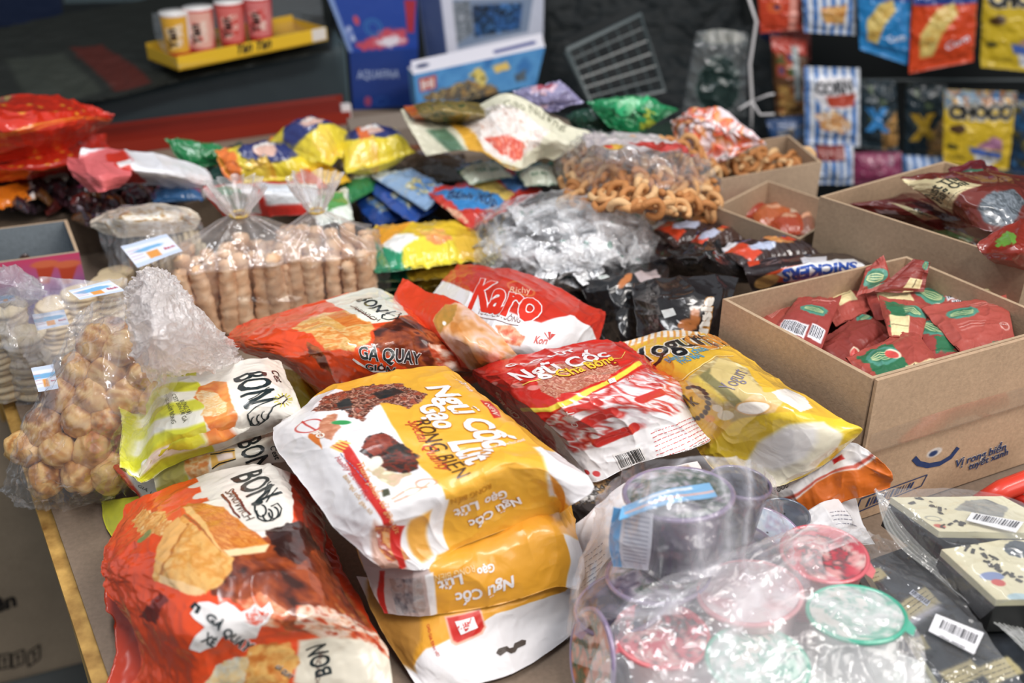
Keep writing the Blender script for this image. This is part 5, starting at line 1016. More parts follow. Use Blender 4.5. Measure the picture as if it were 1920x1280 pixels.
quadpk('snack_bag', 'white and green pack behind the neck of the right tied bag', [(560, 370), (650, 350), (665, 410), (600, 420)], .09, .01, 'dfe6dc', lambda s: s.poly([(.3, .4), (.9, .3), (.9, .7), (.4, .8)], '5a9a50', fr=True, rough=1))
for i, dy in enumerate((14, 7)):
    quadpk('snack_bag', ['navy blue pack peeping out below the blue wafer packs', 'navy pack just under the fan of blue wafers'][i], [(670, 380 + dy), (800, 385 + dy), (830, 410 + dy), (690, 415 + dy)], .03 + .01 * i, .006, '16305c', group=BW)
# red and blue picture pack
def f(s):
    s.poly([(815, 362), (900, 352), (950, 375), (930, 398), (860, 395)], '3a84c4', .1, rough=.8); s.poly([(880, 340), (925, 338), (965, 365), (950, 378), (900, 355)], 'd8bc60', .1, rough=.6); s.poly([(925, 330), (975, 330), (1005, 350), (960, 360)], '4a80c0', .1, rough=.6)
    s.text('Bánh Xốp', (838, 372), (930, 390), '1c3868', .03, out='8cc0e8', hs=1.3); s.foodp([(820, 385), (860, 395), (880, 420), (850, 415)], ['d85a40', 'e8c0a0', 'c84030'], 1, 3)
quadpk('snack_bag', 'red pack with sky blue lettering beside the foil sweets', [(798, 358), (955, 318), (1018, 358), (880, 430)], (.085, .085, .085, .08), .01, 'c8382c', f, 120, 90)
quadpk('snack_bag', 'dark brown pack edge under the red and blue pack', [(820, 365), (975, 312), (1035, 360), (900, 440)], .07, .006, '33241f')
# cream-green tea packs
for i, q in enumerate([[(852, 312), (925, 300), (965, 330), (880, 345)], [(965, 318), (1035, 300), (1045, 345), (985, 348)]]):
    quadpk('snack_bag', ['green and cream pack left of two, under the large cream pack', 'green and cream pack right of two, under the large cream pack'][i], q, .10, .01, '1f6f4a', lambda s: (s.poly([(0, .45), (1, .4), (1, 1), (0, 1)], 'dde4d0', fr=True), s.text('TRÀ SEN', (.25, .8), (.75, .78), '2a7a50', .02, fr=True, hs=1.2)), group='green and cream packs')
# large cream pack
def f(s):
    s.foodp([(850, 235), (870, 222), (1000, 225), (1030, 245), (1010, 275), (960, 305), (900, 280)], ['e8e0d8', 'f2ece8', 'dcc8bc', 'f4f0ec', 'c8a898'], 1.3, 4, .5); s.foodp([(905, 258), (950, 250), (985, 275), (975, 300), (940, 290)], ['d8503a', 'e88a70', 'c84030', 'eab0a0'], 1.6, 6, .6)
    s.poly([(815, 225), (865, 235), (910, 285), (985, 318), (960, 320), (880, 285)], 'e0a83c', .2, rough=.4); s.poly([(820, 225), (870, 222), (860, 235)], 'e8d050', .2); s.poly([(800, 245), (835, 240), (870, 280), (850, 290)], '5a7a60', .3)
    s.text('Bánh Gạo Nướng', (905, 222), (1060, 245), '8a8870', .0, hs=1.3)
pk('snack_bag', 'large cream pack with a picture of rice cracker bits, open wavy top edge', [[(750, 205, .17), (830, 228, .15), (955, 178, .20), (1060, 232, .17), (1110, 250, .16)], [(775, 250, .15), (860, 242, .16), (960, 225, .18), (1040, 262, .16), (1080, 275, .15)], [(800, 292, .13), (880, 280, .15), (970, 318, .14), (1020, 295, .13), (1040, 300, .13)]], 'dcd8c0', f, 'printed_film', 160, 110, amp=.004)
pk('snack_bag', 'brown and green pack behind the cream pack', [[(755, 200, .17), (830, 188, .19), (905, 195, .18)], [(770, 215, .17), (840, 208, .19), (910, 215, .18)], [(790, 235, .14), (850, 235, .15), (910, 235, .15)]], '7a6a3a', lambda s: (s.foodp([(.2, .2), (.8, .1), (.9, .8), (.3, .9)], ['506a3a', '8a7a48', 'a08850', '3a5034'], .7, 3, fr=True), s.rect(0, 0, .15, 1, 'c0602c')))
# navy and yellow snack bags
NY = 'yellow and navy snack bags'
def ny(s):
    s.ell((.55, .45), (4.2, 2.4), '27306a', .1, .3, True); s.ell((.5, .5), (1.8, 1.2), 'd8b0a0', .1, .6, True); s.rect(0, 0, 1, .1, 'e07a30'); s.text('Snack', (.35, .5), (.7, .45), 'e8e4e0', .04, fr=True, shear=.2); s.foodp([(.1, .7), (.5, .65), (.5, .95), (.1, .95)], ['e8d040', 'e8c850', 'd8a030'], .6, 3, fr=True)
quadpk('snack_bag', 'yellow and navy snack bag, uppermost, left one', [(488, 265), (590, 235), (668, 262), (620, 310)], (.12, .13, .12, .11), .035, 'e2cc38', ny, group=NY)
quadpk('snack_bag', 'yellow and navy snack bag with an orange tab, right one near the cream pack', [(630, 262), (740, 245), (778, 285), (650, 325)], (.11, .12, .11, .10), .03, 'e2cc38', lambda s: (ny(s), s.rect(.3, 0, .45, .7, 'd86a30')), group=NY)
quadpk('snack_bag', 'yellow and navy snack bag with an orange fin, in front on the left', [(403, 280), (520, 275), (605, 330), (440, 345)], (.13, .11, .09, .09), .03, 'e2cc38', lambda s: (ny(s), s.rect(0, 0, .12, 1, 'e87a34')), group=NY)
quadpk('snack_bag', 'yellow pack with orange corner in front of the navy and yellow bags', [(520, 320), (600, 300), (660, 335), (600, 355)], .09, .01, 'dcb030', lambda s: s.rect(0, 0, .3, 1, 'c8502c'))
quadpk('snack_bag', 'emerald green pack by the grey bench', [(308, 258), (410, 270), (440, 300), (360, 320)], (.14, .12, .10, .10), .015, '1f7a44')
quadpk('snack_bag', 'dark teal and green pack beside the navy and yellow bag', [(380, 295), (450, 265), (500, 330), (400, 345)], .09, .01, '2c4a44', lambda s: s.foodp([(.2, .2), (.8, .2), (.8, .9), (.3, .9)], ['1f7a44', '40504e', '8a8a84'], .8, 3, fr=True))
for i, (q, h, c) in enumerate((([(440, 290), (640, 300), (640, 350), (450, 350)], .06, '5a4a20'), ([(620, 320), (720, 300), (800, 330), (680, 350)], .06, '3a3020'), ([(760, 285), (870, 290), (870, 340), (770, 335)], .07, '42301e'), ([(1000, 300), (1080, 270), (1080, 350), (1020, 360)], .07, '5a4a34'), ([(250, 300), (360, 300), (390, 350), (260, 355)], .06, '20302a'), ([(940, 240), (1060, 240), (1090, 290), (960, 300)], .08, '3a3a30'), ([(1080, 240), (1280, 230), (1300, 290), (1100, 300)], .08, '2a3a30'), ([(660, 240), (760, 230), (790, 280), (690, 290)], .07, '6a3a22'))):  # dark filler packs added to stand in for carton shadows in the gaps
    quadpk('snack_bag', ['dark olive pack buried under the yellow and navy bags', 'brown pack buried between the yellow bags and blue wafers', 'dark brown pack in the gap under the large cream pack', 'brownish pack buried at the left of the curled snacks', 'dark green pack buried under the emerald one by the bench', 'grey-olive pack buried under the large cream pack', 'dark green pack buried under the emerald pouches', 'rust brown pack buried behind the yellow bag with an orange tab'][i], q, h, .012, c, None, 50, 40)
# left side
RB = 'big red snack bags on the left'
def rb(s):
    t = s.Vv; s.line([(0, .62), (.2, .58), (.4, .72), (.6, .6), (.8, .5), (1, .55)], .3, 'e8922c', True); s.line([(0, .66), (.2, .62), (.4, .76), (.6, .64), (.8, .54), (1, .6)], .15, 'e8922c', True)
    for k in range(14): s.ell((.35 + .035 * k, .35 + .1 * math.sin(k * 1.7)), (.35, .25), 'e8a030', 0, 0, True)
    s.foodp([(0, 0), (.5, 0), (.45, .2), (.2, .38), (0, .4)], ['7a7040', 'a09058', 'c85a60', '9a4048', 'c0b070'], .6, 4, .8, fr=True)
pk('snack_bag', 'big glossy red bag with gold waves, upper of the pair at the left edge', [[(-80, 200, .17), (0, 183, .19), (95, 180, .19), (215, 215, .17)], [(-80, 250, .15), (0, 240, .20), (100, 235, .19), (205, 225, .16)], [(-80, 300, .12), (0, 305, .14), (90, 290, .14), (180, 250, .14)]], 'cc2d16', rb, nu=160, nv=110, group=RB, amp=.005)
pk('snack_bag', 'big glossy red bag with gold waves, lower of the pair at the left edge', [[(-80, 290, .10), (0, 285, .13), (100, 262, .14), (200, 250, .13)], [(-80, 320, .09), (0, 315, .135), (110, 305, .135), (205, 290, .10)], [(-80, 350, .06), (0, 350, .08), (100, 335, .08), (200, 330, .06)]], 'c42c18', rb, nu=160, nv=90, group=RB, amp=.005)
def f(s):
    s.poly([(150, 290), (225, 275), (250, 300), (235, 350), (180, 360), (150, 330)], 'd86a6c', .2); s.poly([(198, 290), (232, 280), (275, 345), (240, 345)], 'cc3524', .1); s.poly([(218, 305), (245, 297), (250, 307), (225, 315)], 'f0ecec'); s.poly([(380, 350), (400, 330), (410, 360)], 'f0f0f2')
pk('snack_bag', 'white pack with a red corner panel leaning on the big red bags', [[(150, 278, .16), (235, 280, .15), (300, 290, .14), (385, 318, .11)], [(155, 320, .14), (240, 318, .15), (310, 325, .14), (398, 340, .10)], [(180, 350, .12), (260, 345, .11), (320, 352, .10), (385, 370, .08)]], 'efeef2', f, 'printed_film', amp=.003)
pk('snack_bag', 'salmon pink folded pack flap in front of the white pack', [[(125, 295, .15), (180, 300, .16), (235, 305, .15)], [(140, 330, .14), (190, 335, .155), (245, 330, .145)], [(170, 360, .13), (200, 358, .14), (225, 350, .13)]], 'd5686a', None, 'satin_film', 60, 60)
def f(s): s.poly([(420, 345), (470, 345), (490, 400), (440, 400)], 'f0eef0', .1); s.poly([(.05, .1), (.3, .1), (.4, .9), (.2, .9)], '2f7a48', fr=True); s.poly([(480, 345), (600, 345), (600, 380), (500, 385)], 'e4e8ee', .2); s.micro((500, 350), (580, 352), 3, .8, '90a0b0')
pk('snack_bag', 'red white and green pack behind the left tied bag', [[(380, 350, .10), (470, 342, .12), (590, 340, .10)], [(395, 375, .10), (480, 365, .125), (600, 365, .10)], [(420, 405, .08), (490, 405, .09), (610, 400, .08)]], 'c8342c', f, 'printed_film')
quadpk('snack_bag', 'bright orange pack at the left picture edge under the red bags', [(-60, 355), (62, 342), (68, 372), (-50, 405)], .09, .01, 'd9761c', lambda s: s.rect(.92, 0, 1, 1, 'eae4e0'))
# dark twist wrappers, single sweets
rs = random.Random(5); cols = ['241c1c', '3a2228', '4a2c34', '1c1a1e', '5a3a1c', '2a2024', '6a2c28', '30242c']
k = 0
for y in range(345, 412, 13):
    for x in range(10, 340, 24):
        if y > 395 and x < 150: continue
        k += 1; a = rs.uniform(-.6, .6); cx, cy = x + rs.uniform(-8, 8), y + rs.uniform(-4, 4); L = rs.uniform(15, 22); ww = rs.uniform(6, 10); c, sn = math.cos(a), math.sin(a)
        q = [(cx - L * c + ww * sn, cy - L * sn - ww * c), (cx + L * c + ww * sn, cy + L * sn - ww * c), (cx + L * c - ww * sn, cy + L * sn + ww * c), (cx - L * c - ww * sn, cy - L * sn + ww * c)]
        quadpk('wrapped_sweet', 'dark wrapped sweet in the loose pile below the red bags', q, .07 + rs.uniform(0, .02), .008, rs.choice(cols), (lambda s: s.ell((.5, .5), (.8, .5), rs.choice(['8a3a5a', 'a0a0a8', 'c87a30', '40506a']), 0, .3, True)) if k % 3 == 0 else None, 22, 20, cat='sweet', group='dark wrapped sweets in the pile', amp=.002, edge=0)
quadpk('wrapped_sweet', 'sky blue wrapped sweet beside the white pack', [(280, 355), (370, 350), (385, 372), (290, 380)], .09, .01, '3a6a9c', lambda s: s.ell((.9, .5), (1.2, .8), 'b0507a', 0, .3, True), 50, 40, cat='sweet')
# black pouch packs
BP = 'black almond pouches'
def bl(s): s.shape([(.2, .35), (.3, .33), (.32, .45), (.22, .48)], 'd8dcd8', True); s.shape([(.235, .38), (.275, .375), (.28, .42), (.245, .43)], '2a7a60', True)
def nuts(s, pts):
    for p, a in pts: s.ell(p, (.45, .85), 'b8703c', a)
def f1(s): bl(s); nuts(s, [((1178, 518), .3), ((1168, 530), .8)]); s.poly([(1190, 512), (1230, 505), (1240, 530), (1200, 532)], 'b8a8a8', .1, rough=.3)
pk('snack_bag', 'black pouch with almond picture beside the foil sweets', [[(1080, 512, .085), (1150, 495, .09), (1250, 490, .085)], [(1095, 550, .08), (1160, 535, .095), (1250, 530, .085)], [(1110, 585, .06), (1160, 590, .07), (1230, 590, .06)]], '1b1a1c', f1, group=BP, amp=.005)
def f2(s):
    s.shape([(1240, 582), (1262, 577), (1268, 590), (1246, 597)], 'dfe2df'); s.ell((1254, 587), (.22, .22), '2a8a70'); nuts(s, [((1302, 588), .1), ((1304, 602), .1), ((1288, 618), .9), ((1283, 606), 1.2)])
    s.text('aisins', (1348, 622), (1332, 560), 'e8e0d4', .05, out='b8823c', ow=.05, hs=1.2, shear=.0) if False else s.text('nsie', (1324, 626), (1338, 558), 'e8e0d4', .05, out='b8823c', ow=.05, hs=.9)
    s.foodp([(1210, 548), (1225, 545), (1240, 590), (1232, 625), (1218, 620)], ['2a2624', '6a6460', '1c1a1a', '8a8480'], 1.5, 4, .4)
pk('snack_bag', 'black raisin pouch with white lettering leaning at the box corner', [[(1186, 532, .10), (1240, 520, .115), (1310, 515, .12), (1385, 520, .11)], [(1192, 580, .085), (1255, 570, .11), (1320, 565, .115), (1370, 570, .10)], [(1196, 632, .07), (1260, 630, .085), (1310, 632, .085), (1350, 640, .07)]], '231f20', f2, nu=160, nv=130, group=BP, amp=.004)
for i, (rows, c) in enumerate((([[(1020, 520, .05), (1080, 530, .06), (1130, 520, .05)], [(1060, 560, .05), (1110, 570, .06), (1170, 570, .05)], [(1110, 640, .02), (1160, 650, .03), (1220, 650, .02)]], '151415'), ([[(1120, 570, .05), (1170, 560, .07), (1210, 550, .06)], [(1130, 610, .05), (1170, 600, .075), (1210, 600, .06)], [(1140, 665, .03), (1170, 670, .04), (1230, 670, .03)]], '1a1819'), ([[(1250, 470, .10), (1310, 455, .12), (1345, 450, .11)], [(1290, 500, .10), (1330, 485, .13), (1375, 490, .11)], [(1300, 530, .08), (1360, 530, .09), (1430, 530, .08)]], '1c1a1b'), ([[(1180, 470, .07), (1240, 455, .09), (1290, 455, .08)], [(1190, 495, .07), (1240, 490, .09), (1300, 490, .08)], [(1190, 520, .05), (1250, 520, .06), (1310, 520, .05)]], '2a2224'))):
    pk('snack_bag', ['plain black pouch buried behind the red and white bag', 'plain black pouch right of the red and white bag', 'black pouch folded to a point between the raisin and bar packs', 'dark plum pouch just right of the foil sweets'][i], rows, c, None, group=BP, nu=70, nv=60, amp=.006)
# chocolate bar packs
SN = 'chocolate peanut bar packs'
def sn(s):
    s.rect(.0, .0, 1, .25, '2c4a9a'); s.poly([(0, 0), (.25, 0), (.15, .3), (0, .3)], 'e8e6ea', fr=True); s.foodp([(.5, .15), (.75, .15), (.75, .6), (.5, .6)], ['b86a38', 'd89858', '8a4828'], .8, 3, .3, fr=True); s.rect(.72, .3, 1, .5, 'cc4424'); s.poly([(0, .3), (.18, .3), (.28, .8), (.1, .9)], 'd04424', fr=True); s.ell((.35, .6), (1.6, .8), 'b8c0d8', 0, .4, True)
quadpk('snack_bag', 'orange and dark chocolate bar pack just below the curled snacks', [(1215, 420), (1330, 408), (1385, 440), (1262, 462)], .095, .012, '3a2a28', sn, group=SN)
quadpk('snack_bag', 'orange and dark chocolate bar pack, middle one with blue stripe', [(1290, 445), (1345, 425), (1400, 445), (1310, 475)], .095, .01, '46302a', sn, group=SN)
quadpk('snack_bag', 'chocolate bar pack with blue and white stripe against the large box', [(1345, 462), (1480, 442), (1545, 475), (1400, 505)], .11, .012, '3a2a28', sn, group=SN)
def f(s):
    s.ell((1530, 508), (5.4, 1.3), 'd8502c', -.05); s.poly([(1455, 515), (1475, 502), (1600, 485), (1625, 500), (1600, 520), (1480, 528)], 'eef0f4', .1)
    s.text('SNICKERS', (1606, 492), (1464, 508), '2c52a8', .045, hs=1.1, shear=.1); s.ell((1436, 528), (.8, 1.5), 'c89858', 1.2); s.poly([(1500, 484), (1550, 480), (1550, 490), (1505, 494)], 'e4e4ec'); s.poly([(1395, 480), (1420, 478), (1425, 495), (1405, 500)], 'd04424')
pk('snack_bag', 'dark bar pack with upside-down blue lettering, behind the sachet box', [[(1395, 492, .115), (1500, 476, .125), (1600, 478, .12), (1660, 490, .11)], [(1400, 515, .11), (1500, 502, .13), (1600, 500, .125), (1660, 505, .11)], [(1410, 545, .09), (1500, 540, .10), (1600, 530, .10), (1650, 530, .09)]], '33292a', f, nu=180, nv=70, group=SN, amp=.0015)
# contents of the small carton
for i, (q, c) in enumerate(([[(1350, 385), (1420, 372), (1450, 405), (1390, 412)], 'a03a22'], [[(1400, 395), (1470, 380), (1500, 420), (1430, 425)], 'b05a30'], [[(1450, 385), (1520, 375), (1530, 410), (1480, 420)], 'c0a890'], [[(1430, 410), (1500, 400), (1520, 440), (1470, 440)], 'a8401f'], [[(1490, 405), (1525, 395), (1530, 440), (1500, 440)], '8a5a48'])):
    quadpk('wrapped_sweet', ['brick red wrapped sweet, leftmost in the small box', 'rust coloured wrapped sweet in the middle of the small box', 'pale beige wrapped sweet at the back of the small box', 'orange-red wrapped sweet at the front of the small box', 'brownish pink wrapped sweet at the right of the small box'][i], q, .085, .012, c, lambda s: s.ell((.5, .5), (1, .7), 'd8a080', 0, .6, True), 50, 40, cat='sweet', group='wrapped sweets in the small box')
# green, purple and candy bags at the back
quadpk('plastic_bag', 'emerald green glossy pouch behind the cream pack', [(1098, 190), (1190, 178), (1275, 205), (1180, 255)], (.17, .18, .16, .13), .03, '1f8a55', lambda s: (s.ell((.6, .35), (2.5, 1.2), '2fb070', 0, .8, True), s.rect(.5, .6, .7, .9, 'a8b840'), s.foodp([(.4, .1), (.7, .1), (.7, .5), (.4, .5)], ['4cc080', 'a0d8b0', '2c9a50'], .5, 3, fr=True)), amp=.006)
quadpk('plastic_bag', 'dark green pouch under the emerald one', [(1060, 215), (1110, 200), (1200, 240), (1090, 250)], (.14, .15, .13, .12), .02, '1c4a38', amp=.006)
quadpk('plastic_bag', 'pale lilac pouch with fruit picture behind the cream pack', [(960, 170), (1050, 150), (1095, 190), (1000, 215)], (.19, .20, .18, .16), .02, '8a84a8', lambda s: (s.ell((.5, .3), (2, 1), 'c8a8b8', 0, .5, True), s.ell((.6, .25), (1.2, .6), 'a04858', 0, .5, True)), amp=.006)
def candyart(s): s.C[..., :3] = s.pal(['f0dce0', 'f4e8ea', 'e8ccd4', 'e8a060', 'd85038', 'f2e4e6', 'f6eef0'], .8, 5)
quadpk('plastic_bag', 'white and pink bag of assorted sweets in front of the hanging packs', [(1255, 225), (1345, 205), (1438, 270), (1300, 295)], (.15, .17, .14, .12), .04, 'f0dce0', candyart, 110, 90, amp=.007)
# cartons below the heap carry the back rows
for i, (q, h) in enumerate(([[(650, 222), (770, 208), (780, 238), (660, 254)], .10], [[(300, 300), (600, 262), (620, 330), (330, 385)], .05], [[(690, 300), (1000, 285), (1060, 355), (720, 390)], .055], [[(-80, 330), (240, 290), (260, 380), (-80, 440)], .06], [[(1040, 330), (1330, 300), (1350, 400), (1120, 410)], .055])):
    a, b_, c, d = [P(*p, h) for p in q]; mb = MB(); top = [a, b_, c, d]; lo = [np.array([p[0], p[1], TZ + .001]) for p in top]
    mb.add(top + lo, [[3, 2, 1, 0], [3, 7, 6, 2], [2, 6, 5, 1], [1, 5, 4, 0], [0, 4, 7, 3], [4, 5, 6, 7]], C=['8a7c70', '7c6c5c', '6a5a4c', '6c5c4e', '74645a'][i])
    tag(mb.build('closed_carton', 'cardboard'), ['grey-brown closed carton beside the white post by the bench', 'flat closed carton under the green, white and yellow packs', 'flat closed carton under the cream and blue packs', 'flat closed carton under the big red bags', 'flat closed carton under the curled snack packs'][i], 'box')
# ================================================================ jelly cups
GL = 'jelly cups'
def cup(px, py, h, r, label, rim, body, jelly, axis=(0, 0, 1), H=.05, inv=False, lid=None, seed=0, ba=.45, tab=True):
    c = P(px, py, h); ax = Vector(axis).normalized(); z = ax if not inv else ax
    M = Matrix.Translation(Vector(c)) @ z.to_track_quat('Z', 'Y').to_matrix().to_4x4()
    root = empty('jelly_cup', c, label, 'jelly cup', GL)
    if inv: M = M @ Matrix.Translation((0, 0, -H)) @ Matrix.Rotation(math.pi, 4, 'X')      # base end on top
    rb_ = r * .76; bc = np.append(hx(body), ba); rc = np.append(hx(rim), .8)
    mb = MB(); mb.lathe([(r * .93, -.001), (r * .90, -.004), (rb_, -H), (rb_ * .6, -H + .001), (.0005, -H)], bc, M, 44, lambda a, zz: .012 * math.cos(10 * a) if zz < -.005 else 0); mb.build('cup_body', 'clear_plastic', root, True)
    mb = MB(); mb.lathe([(.0005, -.004), (r * .86, -.004), (r * .84, -.008), (rb_ * .93, -H + .003), (.0005, -H + .002)], jelly, M, 36); mb.build('jelly', 'plastic', root, True)
    mb = MB(); mb.lathe([(r * .90, 0), (r * .94, .0022), (r, .001), (r, -.001), (r * .92, -.002)], rc, M, 48); mb.build('rim', 'clear_plastic', root, True)
    n = 11; pts = np.linspace(-1, 1, n); rows = []
    # printed lid: a disc made of rings
    mb = MB(); K = 18; rr = np.linspace(.001, r * .91, K); V = []; C = []; cols = [hx(x) for x in (lid or [rim, 'ecdfe4', 'd88a90', 'f0e8ea'])]
    for a in rr:
        for k in range(48):
            t = 2 * math.pi * k / 48; x, y = a * math.cos(t), a * math.sin(t); V.append(M @ Vector((x, y, .0012))); q = min(.999, max(0, (float(fbm(x * 90 + 7, y * 90 + seed, seed)) - .28) / .44)) * (len(cols) - 1); i = int(q)
            C.append(np.append(cols[i] * (1 - q + i) + cols[min(len(cols) - 1, i + 1)] * (q - i), .75))
    mb.add([tuple(v) for v in V], [[i * 48 + k, i * 48 + (k + 1) % 48, (i + 1) * 48 + (k + 1) % 48, (i + 1) * 48 + k] for i in range(K - 1) for k in range(48)], (), np.array(C)); mb.build('lid', 'clear_plastic', root, True)
    if tab:
        mb = MB(); ta = -2.4 + seed; p0 = M @ Vector((r * .98 * math.cos(ta), r * .98 * math.sin(ta), .001)); p1 = M @ Vector((r * 1.14 * math.cos(ta), r * 1.14 * math.sin(ta), -.003)); sd = np.array(M.to_3x3() @ Vector((-math.sin(ta), math.cos(ta), 0))) * .007
        mb.add([np.array(p0) - sd, np.array(p0) + sd, np.array(p1) + sd * .7, np.array(p1) - sd * .7], [[0, 1, 2, 3]], C=rc); mb.build('pull_tab', 'clear_plastic', root)
    return root
PUR = ['5a4a68', 'd8ccd8', '3c5c48', 'e8e0ea']; PNK = ['e07078', 'd84858', '506060', 'eaa0a0', 'f0d8d0', 'd85060']; GRN = ['90ccb8', 'e4eee8', 'a8bcb8', 'f2f4f2', '70b8a0', 'eef0ec', 'f0ece4']
cup(1272, 925, .135, .041, 'large purple jelly cup with blue banded label on top of the pile', '9a86a8', '8a7a98', '34303e', (-.05, .16, 1), .055, lid=PUR, seed=1)
cup(1388, 905, .125, .024, 'small dark grape jelly cup turned upside down behind the large purple one', '7a6a88', '6a6078', '2c2c38', (.1, .1, 1), .045, lid=['30303c', '484858'], seed=2)
cup(1380, 1030, .075, .036, 'grape jelly cup with dark jelly below the large purple cup, right side', '8a7898', '6a6078', '343040', (.15, .0, 1), .05, lid=['30303c', '6a6078', '9088a0'], seed=12)
cup(1470, 965, .045, .022, 'dark blue-grey round sweet cup between the orange bag and the pink cup', '5a6478', '5a6070', '30384a', (0, 0, 1), .03, lid=['3a4456', '505c70'], seed=3, tab=False)
cup(1438, 1000, .06, .030, 'purple-rimmed jelly cup with a white label beside the dark blue one', '9a86a8', '8a7a98', '4a4258', (.2, -.1, 1), .04, lid=['e0e4ec', 'b8c8dc', '9a86a8'], seed=4)
cup(1545, 1038, .085, .033, 'pink jelly cup with lettered lid, furthest right of the pink ones', 'e86a74', 'f0a0a4', 'e06a6e', (0, .0, 1), .06, lid=PNK, seed=5, ba=.8)
cup(1405, 1110, .085, .038, 'pale pink jelly cup wrapped in film in the middle of the pile', 'eaa0a4', 'f2c8c8', 'eab4b0', (-.1, .1, 1), .05, lid=['f0d8dc', 'f4e8ea', 'eab8bc'], seed=6, ba=.5)
cup(1235, 1075, .075, .040, 'purple jelly cup directly under the large purple one', '9a86a8', '9a8ca8', '4a4458', (-.1, .15, 1), .05, lid=PUR, seed=7)
cup(1165, 1130, .07, .036, 'dark grape jelly cup at the left side of the pile', '8a7a9a', '6a6078', '2c2c36', (-.3, .1, 1), .055, lid=['34343e', '58586a', '80788e'], seed=8)
cup(1240, 1190, .075, .034, 'pink jelly cup with a bright red tab, nearest the camera', 'e86a70', 'f0a8a8', 'e88a88', (0, .05, 1), .06, lid=PNK, seed=9, ba=.85)
cup(1420, 1240, .078, .035, 'green-rimmed jelly cup at the bottom edge of the photo', '50c0a0', 'f2f4f2', 'f0f2ee', (0, .05, 1), .06, lid=GRN, seed=10, ba=.95)
cup(1605, 1150, .09, .034, 'green-rimmed jelly cup with pale body, right of the pile', '50c0a0', 'f4f4f2', 'f0f0ec', (-.05, .15, 1), .078, lid=GRN, seed=11, ba=.95)
cup(1110, 1235, .05, .036, 'dark jelly cup on its side with an orange flower lid, bottom left', '9a86a8', '5a5668', '282830', (-1, -.3, .25), .05, lid=['e07838', 'e88a50', '3c6a40', 'd86a30', 'f0c0a0'], seed=13)
cup(1690, 1290, .04, .034, 'white filmy jelly cup cut off by the bottom edge', 'e4e8e6', 'f0f0f0', 'e8e6e6', (.1, .0, 1), .036, lid=['f0f0f0', 'e0e8e4', 'd0e0d8'], seed=14, ba=.6)
PALE = ['f0f0ee', 'f6f4f2', 'e0e6e2', 'f2eeec']
cup(1515, 1215, .055, .034, 'white jelly cup low between the two green-rimmed ones', 'e8eeea', 'f6f6f4', 'f2f0ec', (.05, 0, 1), .045, lid=PALE, seed=15, ba=.9)
cup(1330, 1255, .055, .034, 'pale jelly cup low between the front pink and green-rimmed ones', 'f0d8d8', 'f6eeee', 'f0dedc', (0, .1, 1), .045, lid=['f0e0e0', 'f4ecec', 'eac8c8'], seed=16, ba=.9)
cup(1330, 1160, .055, .034, 'pink jelly cup low in the middle of the pile under the film', 'eaa8ac', 'f2c4c4', 'e89c9c', (0, .1, 1), .045, lid=['f0c8c8', 'eaa0a0', 'f4e0e0'], seed=17, ba=.8)
cup(1480, 1110, .055, .034, 'pink jelly cup low between the pale pink and the lettered pink one', 'e88a90', 'f0a8a8', 'e07878', (.1, .1, 1), .045, lid=['e88a8c', 'f0b0b0', 'd86068'], seed=18, ba=.8)
cup(1560, 1270, .045, .034, 'white jelly cup at the bottom edge below the right green-rimmed one', 'e8eeea', 'f6f6f4', 'f2f0ec', (0, .1, 1), .04, lid=PALE, seed=19, ba=.9)
# label strap
s = Sheet([[(1166, 950, .148), (1245, 918, .150), (1330, 905, .150)], [(1160, 975, .15), (1250, 945, .153), (1345, 930, .152)]], 80, 40, amp=.0006); s.bg('74b0dc'); s.rect(.05, .55, 1, .7, 'd8b0a8'); s.rect(.2, .1, .8, .3, 'e4ecf4')
s.build('paper_label', 'paper', label='sky blue banded paper label across the large purple cup', cat='label')
s = Sheet([[(1150, 950, .145), (1225, 962, .145)], [(1142, 1020, .115), (1220, 1035, .115)], [(1150, 1062, .095), (1215, 1068, .095)]], 60, 80, amp=.001); s.bg('dcdce6'); s.rect(0, 0, .25, 1, '6aa8dc')
for k in range(12): s.line([(.35, .08 + .07 * k), (.9, .08 + .07 * k)], .1, '9a9aac', True)
s.build('paper_label', 'paper', label='white label with a blue edge hanging down the left of the purple cup', cat='label')
film('plastic_wrap', 'crinkled clear wrap stretched over the purple jelly cups', [[(1120, 930, .10), (1200, 868, .155), (1300, 860, .16), (1400, 862, .155), (1450, 900, .10)], [(1110, 1000, .10), (1200, 960, .16), (1300, 960, .165), (1420, 960, .14), (1475, 980, .09)], [(1080, 1080, .08), (1180, 1070, .12), (1300, 1070, .125), (1420, 1050, .11), (1500, 1020, .08)], [(1060, 1200, .06), (1150, 1160, .09), (1290, 1150, .10), (1420, 1140, .10), (1520, 1100, .085)]],
     lambda s: s.mix(.55 * ridge(s.X * .32, s.Y * .22, 6) ** 5 + .02, 'f4f0f6', .7), amp=.004, scale=3, nu=170, nv=170, base=(.95, .94, .97, .05))  # pale streaks are wrap highlights painted into the colour
film('plastic_wrap', 'crinkled clear wrap over the pink and green jelly cups', [[(1440, 1010, .09), (1540, 980, .10), (1640, 1000, .09)], [(1180, 1130, .09), (1400, 1100, .11), (1560, 1080, .105), (1690, 1090, .09)][:3], [(1120, 1220, .07), (1400, 1200, .10), (1720, 1180, .09)], [(1080, 1330, .05), (1400, 1330, .08), (1740, 1300, .07)]],
     lambda s: s.mix(.5 * ridge(s.X * .3, s.Y * .24, 16) ** 4 + .04, 'f8f4f4', .7), amp=.004, scale=3, nu=170, nv=150, base=(.97, .95, .96, .16))  # whitish base and streaks paint scattered light and highlights into the wrap
